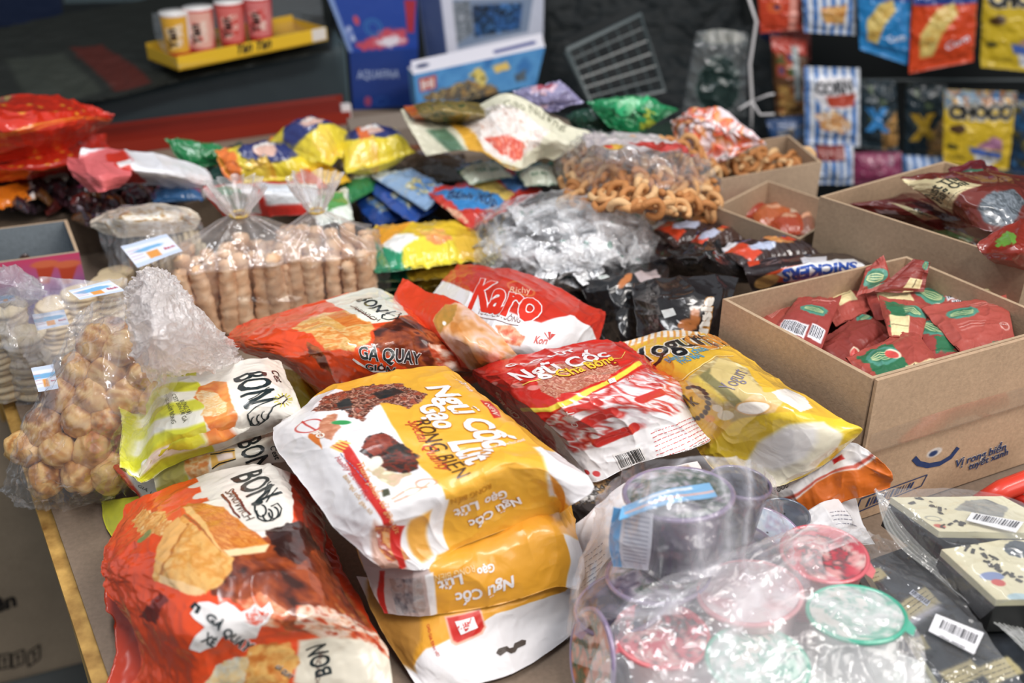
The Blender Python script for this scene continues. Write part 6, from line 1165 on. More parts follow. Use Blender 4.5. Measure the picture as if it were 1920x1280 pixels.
# ================================================================ seaweed trays, bottom right
ST = 'wrapped seaweed trays'
def tray(label, q, h, T, art, body='1c1d1c'):
    a, b_, c, d = [P(*p, h) for p in q]; root = empty('seaweed_tray', (a + b_ + c + d) / 4 * [1, 1, 0] + [0, 0, TZ + h - T], label, 'snack pack', ST)
    mb = MB(); cen = (a + b_ + c + d) / 4; top = [a, b_, c, d]; lo = [cen + (p - cen) * 1.04 - np.array([0, 0, T]) for p in top]; mid_ = [p - np.array([0, 0, T * .2]) for p in top]
    mb.add(lo + mid_, [[0, 1, 2, 3]] + [[i, (i + 1) % 4, 4 + (i + 1) % 4, 4 + i][::-1] for i in range(4)], C=body); mb.build('tray_base', 'plastic', root)
    s = Sheet([[a, (a + b_) / 2, b_], [(a + d) / 2, cen, (b_ + c) / 2], [d, (c + d) / 2, c]], 150, 120, raw=True, amp=.0006); art(s); s.build('sleeve', 'printed_film', root, close=False)
    mb = MB()
    for i in range(4):
        p, q_ = top[i], top[(i + 1) % 4]; mb.add([p, q_, mid_[(i + 1) % 4], mid_[i]], [[0, 3, 2, 1]], C='cfc9a8')
    mb.build('sleeve_edge', 'printed_film', root)
    return root
CR = 'd8d0b0'
def brush(s, pts, w=.35):
    for (x, y, dx, dy) in pts: s.stroke([(x, y), (x + dx * .5, y + dy * .4), (x + dx, y + dy)], w, '3a3630')
def a1(s):
    s.bg(CR); rs_ = random.Random(2)
    for (x, y) in ((1745, 945), (1765, 955), (1800, 975), (1830, 965), (1720, 938), (1780, 985)):
        for k in range(4): brush(s, [(x + rs_.uniform(-9, 9), y + rs_.uniform(-6, 6), rs_.uniform(-12, 12), rs_.uniform(-4, 8))], rs_.uniform(.12, .3))
    s.foodp([(1810, 938), (1850, 936), (1890, 950), (1880, 970), (1850, 965), (1790, 955)], ['8a8a84', '9c9a90', '6a6a68'], .5, 3, .3); s.ring((1750, 972), (.6, .4), .1, '808078'); s.ell((1762, 986), (.4, .3), 'c06050')
a1f = a1
tray('cream seaweed pack with brush lettering, upper one beside the cardboard box', [(1670, 932), (1880, 930), (2010, 1000), (1761, 996)], .085, .03, a1)
s = Sheet([[(1822, 960, .0885), (1920, 978, .0885)], [(1812, 975, .0885), (1905, 998, .0885)]], 60, 20); s.bg('f0eff2'); s.barcode((1826, 962), (1918, 979), (1906, 994), (1816, 975), 26, '303038', None, 5)
s.build('barcode_sticker', 'paper', label='white barcode sticker on the upper cream seaweed pack', cat='sticker')
def a2(s):
    s.bg(CR); rs_ = random.Random(4)
    for (x, y) in ((1845, 1035), (1860, 1050), (1880, 1065), (1900, 1080), (1825, 1025)):
        for k in range(5): brush(s, [(x + rs_.uniform(-10, 10), y + rs_.uniform(-8, 8), rs_.uniform(-14, 14), rs_.uniform(-4, 9))], rs_.uniform(.15, .35))
    s.ell((1860, 1080), (.9, .5), '7a88b0'); s.ell((1872, 1092), (.5, .4), 'c05048'); s.ell((1915, 1030), (1.2, .9), '4a525c', 0, .5); s.ell((1912, 1120), (.9, .5), 'a8c0c8')
tray('cream seaweed pack with bold brush lettering, front one at the right edge', [(1765, 1030), (1950, 1000), (2060, 1120), (1868, 1124)], .078, .03, a2)
def a3(s):
    s.bg('181a1e'); s.C[..., :3] = s.pal(['101214', '1a1e24', '262c34', '14161a'], .4, 4)
    for q in ([(1610, 1075), (1650, 1062), (1665, 1080), (1625, 1100)], [(1688, 1130), (1735, 1098), (1765, 1130), (1705, 1170)], [(1770, 1060), (1810, 1080), (1800, 1100), (1765, 1085)], [(1640, 1150), (1670, 1140), (1690, 1180), (1655, 1195)], [(1760, 1260), (1820, 1235), (1850, 1262), (1790, 1290)], [(1660, 1210), (1730, 1190), (1745, 1215), (1680, 1240)], [(1830, 1250), (1890, 1230), (1920, 1260), (1860, 1285)]): s.poly(q, 'a89c74', .1, rough=.2); s.micro(q[0], q[1], 4, .4, '504838')
    s.barcode((1712, 1105), (1745, 1128), (1738, 1137), (1704, 1112), 12, '303850', 'b8bcc8', 3); s.poly([(1690, 1165), (1760, 1130), (1768, 1140), (1700, 1180)], '9a98a0', .3)
tray('black glossy seaweed pack in clear wrap, lying under the cream ones', [(1615, 1055), (1740, 1010), (2060, 1260), (1850, 1420)], .045, .035, a3)
film('wrap_film', 'clear wrap with a crimped serrated seam on the cream seaweed packs', [[(1638, 918, .09), (1700, 915, .095), (1860, 925, .095), (1960, 960, .095)], [(1655, 955, .085), (1745, 975, .095), (1880, 990, .096), (1980, 1030, .09)], [(1735, 1060, .06), (1810, 1060, .09), (1920, 1060, .09), (1990, 1100, .085)], [(1840, 1160, .055), (1880, 1130, .085), (1950, 1130, .085), (2010, 1150, .08)]], lambda s: s.mix(.15 * ridge(s.X * .3, s.Y * .3, 6) ** 3 + .02, 'eef0f0', .5), amp=.002, nu=120, nv=120)
s = Sheet([[(1640, 915, .092), (1662, 938, .075)], [(1660, 990, .08), (1700, 975, .065)], [(1760, 1085, .06), (1785, 1060, .055)], [(1900, 1200, .055), (1920, 1180, .05)], [(1950, 1250, .05), (1970, 1225, .05)]][::1], 40, 200, amp=.001)
m = (np.sin(s.X * 16) > .2) * 1.0; s.C[...] = np.array([.8, .8, .78, .22]); s.mix(m * .8, 'd8d8d4', .4); s.top += (s.n * (.0008 * np.sin(s.X * 16))[..., None])
s.build('wrap_seam', 'clear_film', label='crimped transparent seam strip running down the seaweed packs', cat='seam strip', close=False)
film('wrap_film', 'loose clear wrap with folds over the black seaweed pack', [[(1590, 990, .06), (1640, 1000, .06), (1700, 1030, .055)], [(1600, 1060, .06), (1680, 1080, .065), (1800, 1120, .06)], [(1640, 1150, .06), (1740, 1180, .065), (1880, 1230, .06)], [(1700, 1280, .055), (1820, 1290, .06), (1960, 1330, .055)]], lambda s: s.mix(.12 * ridge(s.X * .2, s.Y * .3, 8) ** 4, 'e4e6ea', .5), amp=.003, nu=130, nv=130)
s = Sheet([[(1755, 1150, .068), (1845, 1186, .068)], [(1741, 1182, .068), (1826, 1226, .068)]], 70, 40); s.bg('e8e6ea'); s.barcode((1764, 1158), (1838, 1190), (1828, 1214), (1754, 1180), 26, '38383e', None, 6); s.text('25,000 VND', (1810, 1214), (1762, 1190), '404044', .02, hs=1.1)
s.build('barcode_sticker', 'paper', label='white barcode price sticker on the wrapped black pack', cat='sticker')
# small white bag pieces beside the barcode of the box
s = Sheet([[(1480, 975, .03), (1545, 940, .045), (1600, 930, .03)], [(1500, 1000, .03), (1560, 970, .04), (1620, 980, .025)], [(1540, 1040, .02), (1580, 1020, .02), (1640, 1020, .01)]], 80, 60, amp=.003, dn=.01); s.bg('e2e0e2'); s.micro((1555, 960), (1600, 965), 4, .4, '9090a0')
s.build('snack_bag', 'satin_film', label='crumpled pale grey bag between the orange bag and the pink jelly cup', cat='snack bag')
# red plastic basket handle and a bit of basket
mb = MB(); mb.tube([P(1838, 945, .03), P(1880, 918, .04), P(1960, 888, .05), P(2040, 850, .05)], .0095, 'd83a26', 10); b_ = mb
root = empty('basket', P(1900, 930, 0), 'red plastic basket rim lying behind the cream seaweed packs', 'basket'); mb.build('rim', 'plastic', root, True)
mb = MB(); mb.tube([P(1880, 925, .032), P(1960, 950, .03), P(2040, 960, .03)], .005, 'c83020', 8); mb.tube([P(1900, 915, .004), P(1900, 915, .04)], .004, 'c83020', 8); mb.tube([P(2000, 880, .004), P(2000, 880, .05)], .004, 'c83020', 8); mb.build('handle', 'plastic', root, True)
# floor carton at the left, below the table
a = P(65, 900, -.366); a = np.array([a[0], a[1], 0.384]); bx = np.array([-.93, -.36, 0]) * .5; by = np.array([-.3, .95, 0]) * .35
root = empty('cardboard_box', (a[0] - .2, a[1], 0), 'tall closed cardboard carton on the floor left of the table, fragile symbols low down', 'box')
mb = MB(); mb.box([a[0], a[1], .002], bx, by, [0, 0, .382], 'a5917a'); mb.build('box_body', 'cardboard', root)
s = face_sheet(root, a + bx, a, .01, .38, 140, 110, off=.002, floor=-9); s.bg('a5917a'); s.text('ên', (-8, 1148), (36, 1132), '2a2420', .05, shear=.3, hs=1.1)
for x in (5, 30, 60):
    q = [(x - 8, 1240 - (x - 5) * .08 - 12), (x + 14, 1236 - (x - 5) * .3 - 12), (x + 15, 1262 - (x - 5) * .3 - 12), (x - 7, 1266 - (x - 5) * .08 - 12)]
    for i in range(4): s.stroke([q[i], q[(i + 1) % 4]], .35, '3a322c')
    s.shape([(x - 2, 1234 - .2 * x), (x + 9, 1232 - .2 * x), (x + 4, 1244 - .2 * x)], '3a322c'); s.stroke([(x + 4, 1240 - .2 * x), (x + 4, 1250 - .2 * x)], .3, '3a322c')
s.build('printed_panel', 'cardboard', root, close=False)
mb = MB(); b0 = P(80, 1275, -.745); mb.box(b0 + [-.5, .05, 0], [.9, 0, 0], [0, .5, 0], [0, 0, .004], '8a9a80'); tag(mb.build('floor_mat', 'paper'), 'pale green sheet on the floor under the table edge', 'mat')

# ================================================================ the back of the stall
a, b_ = P(205, 262, 0), P(652, 203, 0); a[2] = b_[2] = 0
e = (b_ - a); L = np.linalg.norm(e[:2]); e /= L; nb = np.array([-e[1], e[0], 0])
root = empty('padded_bench', (a + b_) / 2, 'long blue-grey bench with a soft rounded top edge behind the heap', 'bench')
# front face with a rolled edge, height falling to the left as in the photo
rows = []; 
for (dz, dd) in ((-.10, 0), (-.02, 0), (.0, .001), (.55, .0), (.9, .004), (1.0, .02), (1.0, .12), (.98, .4)):
    r_ = []
    for t in np.linspace(-.9, 1.0, 9):
        top_ = .072 + .052 * max(-.3, t); p = a + e * L * t; z = TZ + (top_ * dz if dz > 0 else dz * 5); r_.append(p + nb * dd + np.array([0, 0, z]))
    rows.append(r_)
s = Sheet(rows[::-1], 120, 120, raw=True, amp=.0015, scale=9, floor=-9); s.bg('323f44'); s.dn = 0; s.build('bench_cover', 'dark_matte', root, close=False)
p = a + e * L; mb = MB(); mb.box(p + [0, 0, 0.002], e * .004, nb * .4, [0, 0, TZ + .120], '46585f'); mb.build('bench_end', 'dark_matte', root)
p = a - e * .3 - nb * .004; mb = MB(); mb.box(p + [0, 0, TZ - .12], e * (L + .29), nb * .003, [0, 0, .148], '8c2414'); mb.box(p + e * .06 - nb * .085 + [0, 0, TZ + .001], e * (L + .22), nb * .084, [0, 0, .022], '8c2414'); tag(mb.build('red_panel', 'plastic'), 'long dark red panel with a ledge along the foot of the bench', 'panel')
q0 = P(640, 240, 0); mb = MB(); mb.box(q0 + [0, .02, 0], [.016, .006, 0], [-.004, .01, 0], [0, 0, .035], 'e4dcdc'); tag(mb.build('white_post', 'plastic'), 'short white post at the end of the red panel', 'post')
# tarp on the bench
def bq(name, label, cat, pts, Y, c, mat='paper', fn=None, T=.002, group=None, nu=60, nv=60, up=0, amp=.001, **kw):
    K = [[PY_(*p, Y[j] if isinstance(Y, (list, tuple)) else Y) for p in row] for j, row in enumerate(pts)]
    s = Sheet(K, nu, nv, raw=True, amp=amp, floor=-9, up=up, dn=T, **kw); s.bg(c)
    if fn: fn(s)
    return s.build(name, mat, label=label, cat=cat, group=group)
pk('tarpaulin', 'dark grey-green tarpaulin with a dull red stripe spread over the bench', [[(-40, 60, .13), (160, 20, .14), (400, -20, .14), (640, -30, .15)], [(-40, 130, .11), (150, 110, .12), (380, 60, .13), (630, 20, .14)], [(-40, 200, .08), (160, 192, .09), (350, 148, .108), (620, 95, .128)]], '1e201c', lambda s: (s.poly([(130, 88), (190, 82), (285, 155), (215, 172)], '481a12', .3), s.poly([(10, 110), (120, 100), (190, 170), (60, 200)], '30332c', .6)), 'dark_matte', cat='tarpaulin', amp=.004)
bq('blue_crate', 'dark navy crate in the top left corner', 'crate', [[(-40, -20), (115, -20)], [(-40, 62), (118, 50)]], 2.3, '101c36', 'dark_matte', T=.2)
bq('blue_drum', 'blue plastic drum edge at the left picture edge', 'drum', [[(-60, 60), (0, 90)], [(-60, 200), (28, 190)]], 1.95, '20507a', 'plastic', T=.1)
bq('shelf_edge', 'grey shelf edge above the tarpaulin', 'shelf', [[(120, -10), (330, -30)], [(120, 6), (330, 0)]], 2.4, '4c5a5e', 'dark_matte', T=.1)
# yellow tray with four cups of biscuit sticks
ty0, ty1, ty2 = P(335, 133, .127), P(613, 76, .145), P(290, 116, .127); f0 = lambda t, z: ty0 + (ty1 - ty0) * t + np.array([0, 0, z]); dv_ = (ty2 - ty0) * 1.25
root = empty('display_tray', (ty0 + ty1) / 2, 'yellow cardboard display tray with dark lettering on the bench', 'tray')
mb = MB(); mb.box(f0(0, 0), ty1 - ty0, dv_, [0, 0, .003], 'c8a02c'); mb.box(f0(0, 0) + dv_, ty1 - ty0, dv_ * .02, [0, 0, .028], 'c8a02c'); mb.box(f0(0, 0), (ty1 - ty0) * .004, dv_, [0, 0, .022], 'c8a02c'); mb.box(f0(1, 0), (ty1 - ty0) * .004, dv_, [0, 0, .022], 'c8a02c'); mb.build('tray_base', 'paper', root)
s = Sheet([[f0(0, .0235), f0(1, .0235)], [f0(0, 0), f0(1, 0)]], 160, 30, raw=True, floor=-9, dn=.001); s.bg('e0b42c'); s.text('Yan Yan', (445, 101), (510, 88), '3a3020', .04, shear=.3, hs=1.3); s.rect(.9, 0, 1, 1, 'd8d0c8'); s.build('front_panel', 'paper', root)
for i, (x, c1, c2) in enumerate(((360, 'd8a050', 'e8c070'), (402, 'd86058', 'e8b0a0'), (458, 'c83a30', 'd8706a'), (510, 'c83a34', 'd87a78'))):
    t = (x - 335) / 278; base = f0(t, .004) + dv_ * .35; root = empty('snack_cup', base, ['tall snack cup with white red and yellow print, leftmost in the tray', 'tall pink and yellow snack cup, second in the tray', 'tall red snack cup, third in the tray', 'tall red snack cup, fourth and rightmost in the tray'][i], 'cup', 'snack cups in the yellow tray')
    n = 32; K = []; 
    mb = MB(); M = Matrix.Translation(Vector(base)); prof = [(.0005, 0), (.0195, 0), (.0205, .02), (.0222, .045), (.0242, .08), (.0250, .083), (.0005, .084)]
    cc = [c1, c1, c1, c2, c1, 'e8e4e0', 'd8d4d0'] if i else ['c8402c', 'c8402c', 'c8402c', 'e8e0e0', 'e8e0e0', 'd8d4d0', 'd8d4d0']
    mb.lathe(prof, cc, M, 32); mb.build('cup_body', 'plastic', root, True)
    s = Sheet([[base + np.array([math.sin(an) * r, -math.cos(an) * r, z]) for an in np.linspace(-.9, 1.1, 7)] for r, z in ((.0250, .078), (.0232, .05), (.0213, .02))], 50, 50, raw=True, floor=-9); s.bg(c2 if i != 0 else 'e0a838'); s.foodp([(.2, .3), (.8, .2), (.8, .8), (.3, .9)], [c1, c2, 'f0e0d0', c1], 1.2, 5 + i, .4, fr=True); s.text('Yan', (.55, .9), (.55, .3), '3a2420', .04, fr=True); s.build('printed_wrap', 'printed_film', root, close=False)
film('cover_sheet', 'clear plastic cover over the cups in the yellow tray', [[(285, 25, .19), (440, 5, .19), (600, -25, .20)], [(292, 70, .165), (440, 45, .165), (605, 20, .17)], [(335, 128, .135), (460, 100, .14), (612, 70, .15)]], None, 'clear_plastic', cat='plastic cover', amp=.001, base=(.9, .9, .9, .05))
# boxes at the back centre: real blocks with printed faces
def block(label, q, Y, D, c, art, cat='box', group=None, name='printed_box', top=None, nu=120, nv=90, mat='printed_film'):
    tl, tr, br, bl_ = [PY_(*p, y) for p, y in zip(q, Y)]; n = np.cross(tr - tl, [0, 0, 1]); n /= np.linalg.norm(n); n = -n if n[1] < 0 else n
    root = empty(name, (bl_ + br) / 2, label, cat, group); bk = [v + n * D for v in (tl, tr, br, bl_)]
    mb = MB(); F = [tl + n * .001, tr + n * .001, br + n * .001, bl_ + n * .001]
    mb.add(F + bk, [[0, 3, 2, 1], [1, 2, 6, 5], [3, 0, 4, 7], [2, 3, 7, 6], [4, 5, 6, 7]], C=c); mb.add([F[0], F[1], bk[1], bk[0]], [[0, 1, 2, 3]], C=top or c); mb.build('box_body', 'paper', root)
    s = Sheet([[tl, tr], [bl_, br]], nu, nv, raw=True, floor=-9); s.bg(c); art(s); s.build('front_face', mat, root, close=False); return root
def aq(s):
    s.poly([(668, 85), (720, 55), (760, 55), (765, 80), (720, 92), (680, 96)], 'c85060', .3, rough=1.2); s.poly([(700, 80), (740, 65), (760, 75), (730, 90)], 'e8e0e8', .3, rough=1); s.ring((700, 52), (1.7, 1.7), .25, '3a78b0'); s.ring((700, 52), (1.1, 1.1), .2, '3a78b0'); s.foodp([(645, 55), (655, 45), (668, 75), (660, 80)], ['c8d0e8', '6a80c0'], 1, 2); s.ell((668, 38), (.5, .9), 'c05060', 0, .2)
    s.rect(0, 0, .06, 1, '8098c8'); s.poly([(758, 0), (780, 0), (776, 62), (764, 60)], 'a83040', .1)
block('royal blue box printed with a pink carp and swirl, upper of the two', [(612, -10), (782, -14), (784, 92), (655, 100)], (1.98, 2.0, 2.0, 1.98), .15, '27479a', aq, top='3a58a8')
def aq2(s): s.text('AQUAFINA', (670, 148), (748, 146), 'b8c8e8', .0, hs=1.5); s.ell((690, 190), (.7, .9), 'a04868', 0, .3); s.ring((715, 190), (1.3, .8), .15, '3a68b0')
block('deep blue box with pale thin lettering, lower of the two', [(655, 100), (784, 92), (780, 198), (662, 206)], (1.97, 1.99, 1.99, 1.97), .15, '1f3c84', aq2)
def wb(s):
    s.poly([(820, 0), (1000, -5), (990, 60), (845, 95), (825, 95)], '8090a8', .1); s.foodp([(845, 5), (880, 0), (890, 60), (845, 92)], ['9aa0a8', '606870', 'c8ccd4'], 1, 3, .3); s.foodp([(885, 10), (980, 5), (975, 55), (890, 70)], ['203a60', '3a6aa8', '101820', '4a80c0'], .8, 4, .3); s.rect(0, 0, .18, 1, '30406a'); s.rect(.18, 0, .27, 1, 'd8d8e4')
block('white and navy toy box with a clear window picture, behind the slanted box', [(783, -10), (1020, -14), (1018, 80), (800, 110)], (2.15, 2.15, 2.15, 2.13), .12, 'c8ccdc', wb)
def lg(s):
    s.mix(np.ones_like(s.X), s.pal(['4a8cc8', '5a9cd4', '3a78b8'], .3, 3)); s.poly([(785, 148), (818, 140), (818, 165), (788, 173)], 'c04a3c'); s.text('IHI', (791, 168), (814, 162), 'e8d8d4', .04, hs=1.2)
    s.foodp([(790, 180), (880, 150), (930, 160), (940, 185), (800, 190)], ['b89458', '806848', '3a4450', 'd0b070', '2a3038'], 1, 5, 1.2); s.foodp([(880, 140), (900, 125), (915, 145), (905, 165)], ['d8c060', 'e8d880', '605030'], 1.2, 5, .8); s.poly([(922, 125), (950, 115), (958, 128), (930, 137)], 'e8c870', .15, rough=.4); s.foodp([(965, 140), (985, 130), (985, 150), (968, 155)], ['3a4450', '60707c'], 1.5, 2, .5)
r_ = block('white-topped blue building-toy box standing aslant in the middle at the back', [(775, 140), (1022, 88), (1005, 160), (782, 205)], (1.86, 1.93, 1.93, 1.86), .05, '5a90c0', lg, top='e8e4ec')
tl, tr = PY_(770, 115, 1.90), PY_(1015, 62, 1.97); fl, fr_ = PY_(775, 140, 1.86), PY_(1022, 88, 1.93); s = Sheet([[tl, tr], [fl, fr_]], 100, 30, raw=True, floor=-9, dn=.001); s.bg('e6e2ea'); s.text('BLOCKS', (938, 98), (998, 84), '2c3a7a', .05, hs=.8, shear=.2) if False else s.line([(930, 97), (1000, 80)], 1.0, '3a4484'); s.ell((792, 123), (1.2, .7), '40486a'); s.build('top_face', 'printed_film', r_, close=False)
# dark wire crate
root = empty('wire_crate', PY_(1150, 190, 2.0), 'dark grey plastic grid crate tipped on its side at the back', 'crate')
mb = MB(); c4 = [PY_(1062, 95, 1.95), PY_(1200, 28, 1.98), PY_(1245, 170, 1.96), PY_(1110, 200, 1.92)]
for t in np.linspace(0, 1, 7):
    mb.tube([c4[0] * (1 - t) + c4[1] * t, c4[3] * (1 - t) + c4[2] * t], .0022, '3c4648', 6)
for t in np.linspace(0, 1, 7): mb.tube([c4[0] * (1 - t) + c4[3] * t, c4[1] * (1 - t) + c4[2] * t], .0022, '3c4648', 6)
mb.build('grid', 'plastic', root); mb = MB(); mb.tube(c4 + [c4[0]], .006, '4a5456', 6); mb.build('frame', 'plastic', root)
mb = MB(); mb.add([c + np.array([0, .12, -.01]) for c in c4], [[0, 1, 2, 3]], C='1c2022'); mb.build('crate_bottom', 'dark_matte', root)
bq('dark_sack', 'near-black sack leaning behind the hanging string', 'sack', [[(1020, -20), (1250, -20), (1450, -20)], [(1030, 100), (1250, 90), (1450, 100)], [(1040, 200), (1260, 220), (1450, 260)]], [2.35, 2.3, 2.2], '141a1c', 'dark_matte', T=.05, amp=.01)
def hb(s): s.C[..., 3] = .12; s.mix(s.ell_m((.5, .6), (s.W * .36, s.H * .33), 0, 1, True), '16302c', .9); s.mix(s.ell_m((.5, .06), (s.W * .4, s.H * .08), 0, .5, True), 'a8a8a0', .6)
K = [[PY_(*p, 1.93) for p in row] for row in [[(1305, 60), (1355, 55), (1405, 62)], [(1290, 140), (1350, 140), (1400, 145)], [(1278, 215), (1345, 222), (1400, 218)]]]
s = Sheet(K, 90, 90, raw=True, amp=.006, scale=3, floor=-9, up=.02); s.C[...] = np.array([.85, .88, .88, .1]); hb(s); s.build('hanging_bag', 'clear_film', label='clear bag with something dark green inside, hanging by the white string', cat='plastic bag', close=False)
mb = MB(); kn = PY_(1410, 190, 1.9); mb.tube([PY_(1395, -30, 1.9), PY_(1418, 40, 1.9), PY_(1406, 120, 1.9), kn, PY_(1408, 240, 1.9)], .0028, 'd8d4d4', 6); mb.tube([kn, PY_(1440, 178, 1.89), PY_(1452, 176, 1.89)], .002, 'd8d4d4', 6); mb.tube([kn, PY_(1425, 215, 1.89), PY_(1452, 214, 1.89)], .0022, 'd8d4d4', 6); mb.tube([kn, PY_(1385, 205, 1.89)], .0022, 'd8d4d4', 6)
tag(mb.build('string', 'paper', smooth=True), 'white string knotted in a bow beside the hanging snack packs', 'string')
# hanging snack packs on a rack
HP = 'small snack packs hanging on the rack'
def hang(label, q, Y, c, fn, nu=70, nv=80):
    tl, tr, br, bl_ = [PY_(*p, Y) for p in q]; m = lambda x, y: (x + y) / 2; cen = (tl + tr + br + bl_) / 4
    s = Sheet([[tl, m(tl, tr), tr], [m(tl, bl_), cen, m(tr, br)], [bl_, m(bl_, br), br]], nu, nv, raw=True, amp=.004, scale=2.5, floor=-9, up=.014, dn=.012, seal=(0, 0, .08, .08), folds=.003, edge=.001, seed=int(q[0][0]) % 50)
    s.bg(c); fn(s); return s.build('snack_pack', 'glossy_film', label=label, cat='snack pack', group=HP)
def st_(s, c1='e4e8f0', c2='3a78c0', n=6): s.bg(c1); s.mix(((np.sin(s.U * 2 * math.pi * n) > 0) * 1.0), c2)
def corn(s):
    st_(s); s.poly([(.2, .12), (.85, .1), (.95, .35), (.8, .5), (.3, .5), (.12, .35)], 'e8e4e8', fr=True, rough=.4); s.text('CORN', (.17, .32), (.85, .28), '2c2c34', .06, fr=True, out='f0eef0', hs=1.2); s.poly([(.35, .35), (.9, .3), (.88, .46), (.42, .48)], 'b8442c', fr=True, rough=.3)
    s.foodp([(.15, .6), (.5, .5), (.7, .62), (.85, .7), (.7, .82), (.3, .8)], ['f0e8e0', 'e8b880', 'd89050', 'f4f0ea'], .9, 4, .8, fr=True)
def puffp(c2):
    def g(s): s.rect(0, 0, 1, .3, '24408a'); s.text('20%', (.1, .22), (.35, .2), 'e8c850', .04, fr=True); s.text('SNACK', (.42, .2), (.9, .12), 'd8dcec', .03, fr=True, hs=.8); s.foodp([(.15, .85), (.12, .6), (.35, .35), (.6, .28), (.68, .4), (.45, .6), (.35, .85)], ['d8b058', 'e8d080', 'c89840'], .8, 4, .3, fr=True); s.text('Corn', (.55, .8), (.9, .72), 'e0e4f0', .02, fr=True)
    return g
def choco(s):
    s.foodp([(0, 0), (1, 0), (1, .2), (0, .25)], ['3a6a9c', 'b87038', '6a90b0', 'd8a050'], .5, 3, .6, fr=True); s.text('CHOCO', (.06, .36), (.95, .32), '1c1a18', .07, fr=True, out='d8d0c0', ow=.05, hs=1.15); s.ell((.18, .5), (1.5, .9), '4a3018', -.3, .3, True); s.poly([(.45, .72), (.7, .55), (.82, .6), (.85, .75)], 'b07898', fr=True, rough=.3); s.poly([(.35, .72), (.85, .78), (.85, .86), (.4, .82)], '4a68b8', fr=True); s.poly([(.45, .82), (.85, .88), (.7, .98), (.5, .95)], 'e8e8f0', fr=True, rough=.2); s.ell((.12, .75), (1, .5), '3a3a20', 0, .4, True)
def xp(c): 
    def g(s): s.foodp([(0, 0), (1, 0), (1, 1), (0, 1)], ['1c2a34', '2c3c44', '18242c', '5a6a50'], .5, 4, 0, fr=True); s.text('X', (.1, .7), (.75, .68), c, .08, fr=True, hs=1.3); s.foodp([(.5, .65), (.95, .4), (1, .9), (.6, 1)], ['a87840', 'c89858', '604828'], 1, 3, .6, fr=True)
    return g
root = empty('display_rack', (1.2, 2.3, TZ), 'dark rack with wires that the small snack packs hang from', 'rack')
mb = MB(); rk = [PY_(1395, -60, 2.32), PY_(2100, -60, 2.32), PY_(2100, 380, 2.32), PY_(1395, 380, 2.32)]; mb.add(rk, [[0, 3, 2, 1]], C='15191a'); mb.add([v + np.array([0, .01, 0]) for v in rk], [[0, 1, 2, 3]], C='15191a'); mb.build('back_panel', 'dark_matte', root)
mb = MB()
for yy in (-20, 150, 320): mb.tube([PY_(1395, yy, 2.28), PY_(2100, yy, 2.28)], .003, '50585a', 6)
mb.build('wire', 'plastic', root)
hang('orange-red pack with ring snacks, top left of the hanging packs', [(1420, -30), (1502, -30), (1500, 55), (1425, 62)], 2.10, 'd0482c', lambda s: (s.ell((.35, .45), (1.4, 1.2), 'd86030', 0, .3, True), s.ell((.4, .45), (.5, .5), '2a3c70', 0, 0, True), s.rect(.7, 0, .9, 1, 'e89a8a')))
hang('dark red pack behind the orange-red one', [(1420, 40), (1520, 45), (1520, 115), (1425, 70)], 2.2, '8a2c1c', lambda s: s.rect(0, 0, .4, 1, '1c3468'))
hang('blue striped corn pack cut off by the top edge', [(1502, -40), (1606, -40), (1604, 66), (1508, 60)], 2.08, 'e4e8f0', lambda s: (st_(s), s.foodp([(.3, .5), (.8, .45), (.75, .8), (.4, .8)], ['d89850', 'e8b870', 'c88038'], .8, 3, .5, fr=True)))
hang('sky blue pack with a curved yellow puff, top row', [(1608, -50), (1712, -50), (1702, 122), (1612, 92)], 2.06, '2a84c4', puffp(0))
hang('orange pack with a curved yellow puff, top row', [(1714, -50), (1836, -45), (1824, 115), (1704, 138)], 2.05, 'd8481c', puffp(0))
hang('yellow pack with rounded black lettering, cut off by the top right corner', [(1845, -60), (1990, -60), (1985, 140), (1838, 125)], 2.1, 'd8b82c', choco)
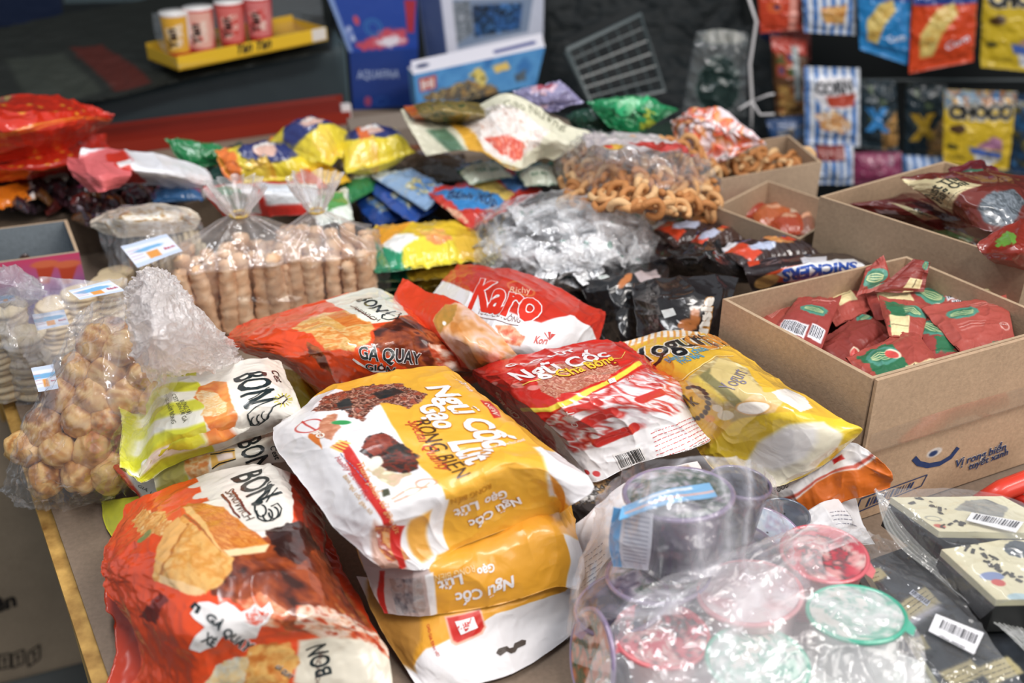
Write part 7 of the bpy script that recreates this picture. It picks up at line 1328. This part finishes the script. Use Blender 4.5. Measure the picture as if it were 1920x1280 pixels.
hang('dark strip pack with green and red, second row left', [(1444, 65), (1512, 75), (1518, 215), (1455, 215)], 2.12, '5a3a20', lambda s: (s.rect(0, 0, 1, .2, 'b84030'), s.foodp([(.1, .2), (.7, .2), (.6, .5), (.1, .5)], ['2a6a3c', 'c85030', '3a4a80'], .6, 4, fr=True), s.foodp([(.1, .6), (.9, .6), (.9, 1), (.1, 1)], ['8a4a28', 'b89050', '604020'], .6, 4, fr=True), s.rect(.55, .1, .75, .8, 'a8b0b0')))
hang('blue and white striped corn pack with a popcorn picture, second row', [(1508, 125), (1612, 128), (1612, 275), (1510, 268)], 2.07, 'e4e8f0', corn)
hang('dark blue pack with a large X and fries, left of two', [(1614, 150), (1680, 150), (1685, 285), (1612, 275)], 2.10, '20343c', xp('3a88c8'))
hang('dark yellow pack with a large X and fries, right of two', [(1700, 155), (1776, 160), (1772, 295), (1694, 300)], 2.12, '2c2c24', xp('c8a030'))
hang('yellow pack with rounded black lettering and a blue bowl, second row right', [(1770, 168), (1908, 172), (1890, 318), (1768, 305)], 2.03, 'dcb82c', choco)
hang('dark blue pack at the right picture edge', [(1905, 175), (1990, 180), (1985, 330), (1895, 325)], 2.08, '1c3858', lambda s: s.foodp([(0, .1), (.6, .1), (.6, .9), (0, .9)], ['3a78b0', '1c2a3c', '908040'], .6, 3, fr=True))
hang('blue pack with crinkled snack picture, third row left', [(1436, 225), (1512, 215), (1515, 285), (1450, 290)], 2.10, '2a4a78', lambda s: s.foodp([(.2, .3), (.9, .2), (.9, .9), (.3, .9)], ['b08a50', '3a5a88', '806038'], .7, 3, fr=True))
hang('blue striped pack, third row behind the box edge', [(1510, 272), (1600, 270), (1600, 345), (1515, 345)], 2.05, 'e4e8f0', lambda s: (st_(s), s.rect(.2, 0, .8, .35, '8a3028')))
hang('plum pink pack, third row', [(1598, 285), (1690, 285), (1690, 345), (1600, 345)], 2.06, '8a3458', lambda s: s.foodp([(.2, .1), (.8, .1), (.8, .5), (.3, .6)], ['70787c', 'b05878', '5a2438'], .6, 3, fr=True))
hang('light blue striped pack, third row right', [(1692, 290), (1775, 295), (1772, 350), (1695, 350)], 2.07, 'b8c8e0', lambda s: st_(s, 'c8d4e8', '3a70b0', 5))
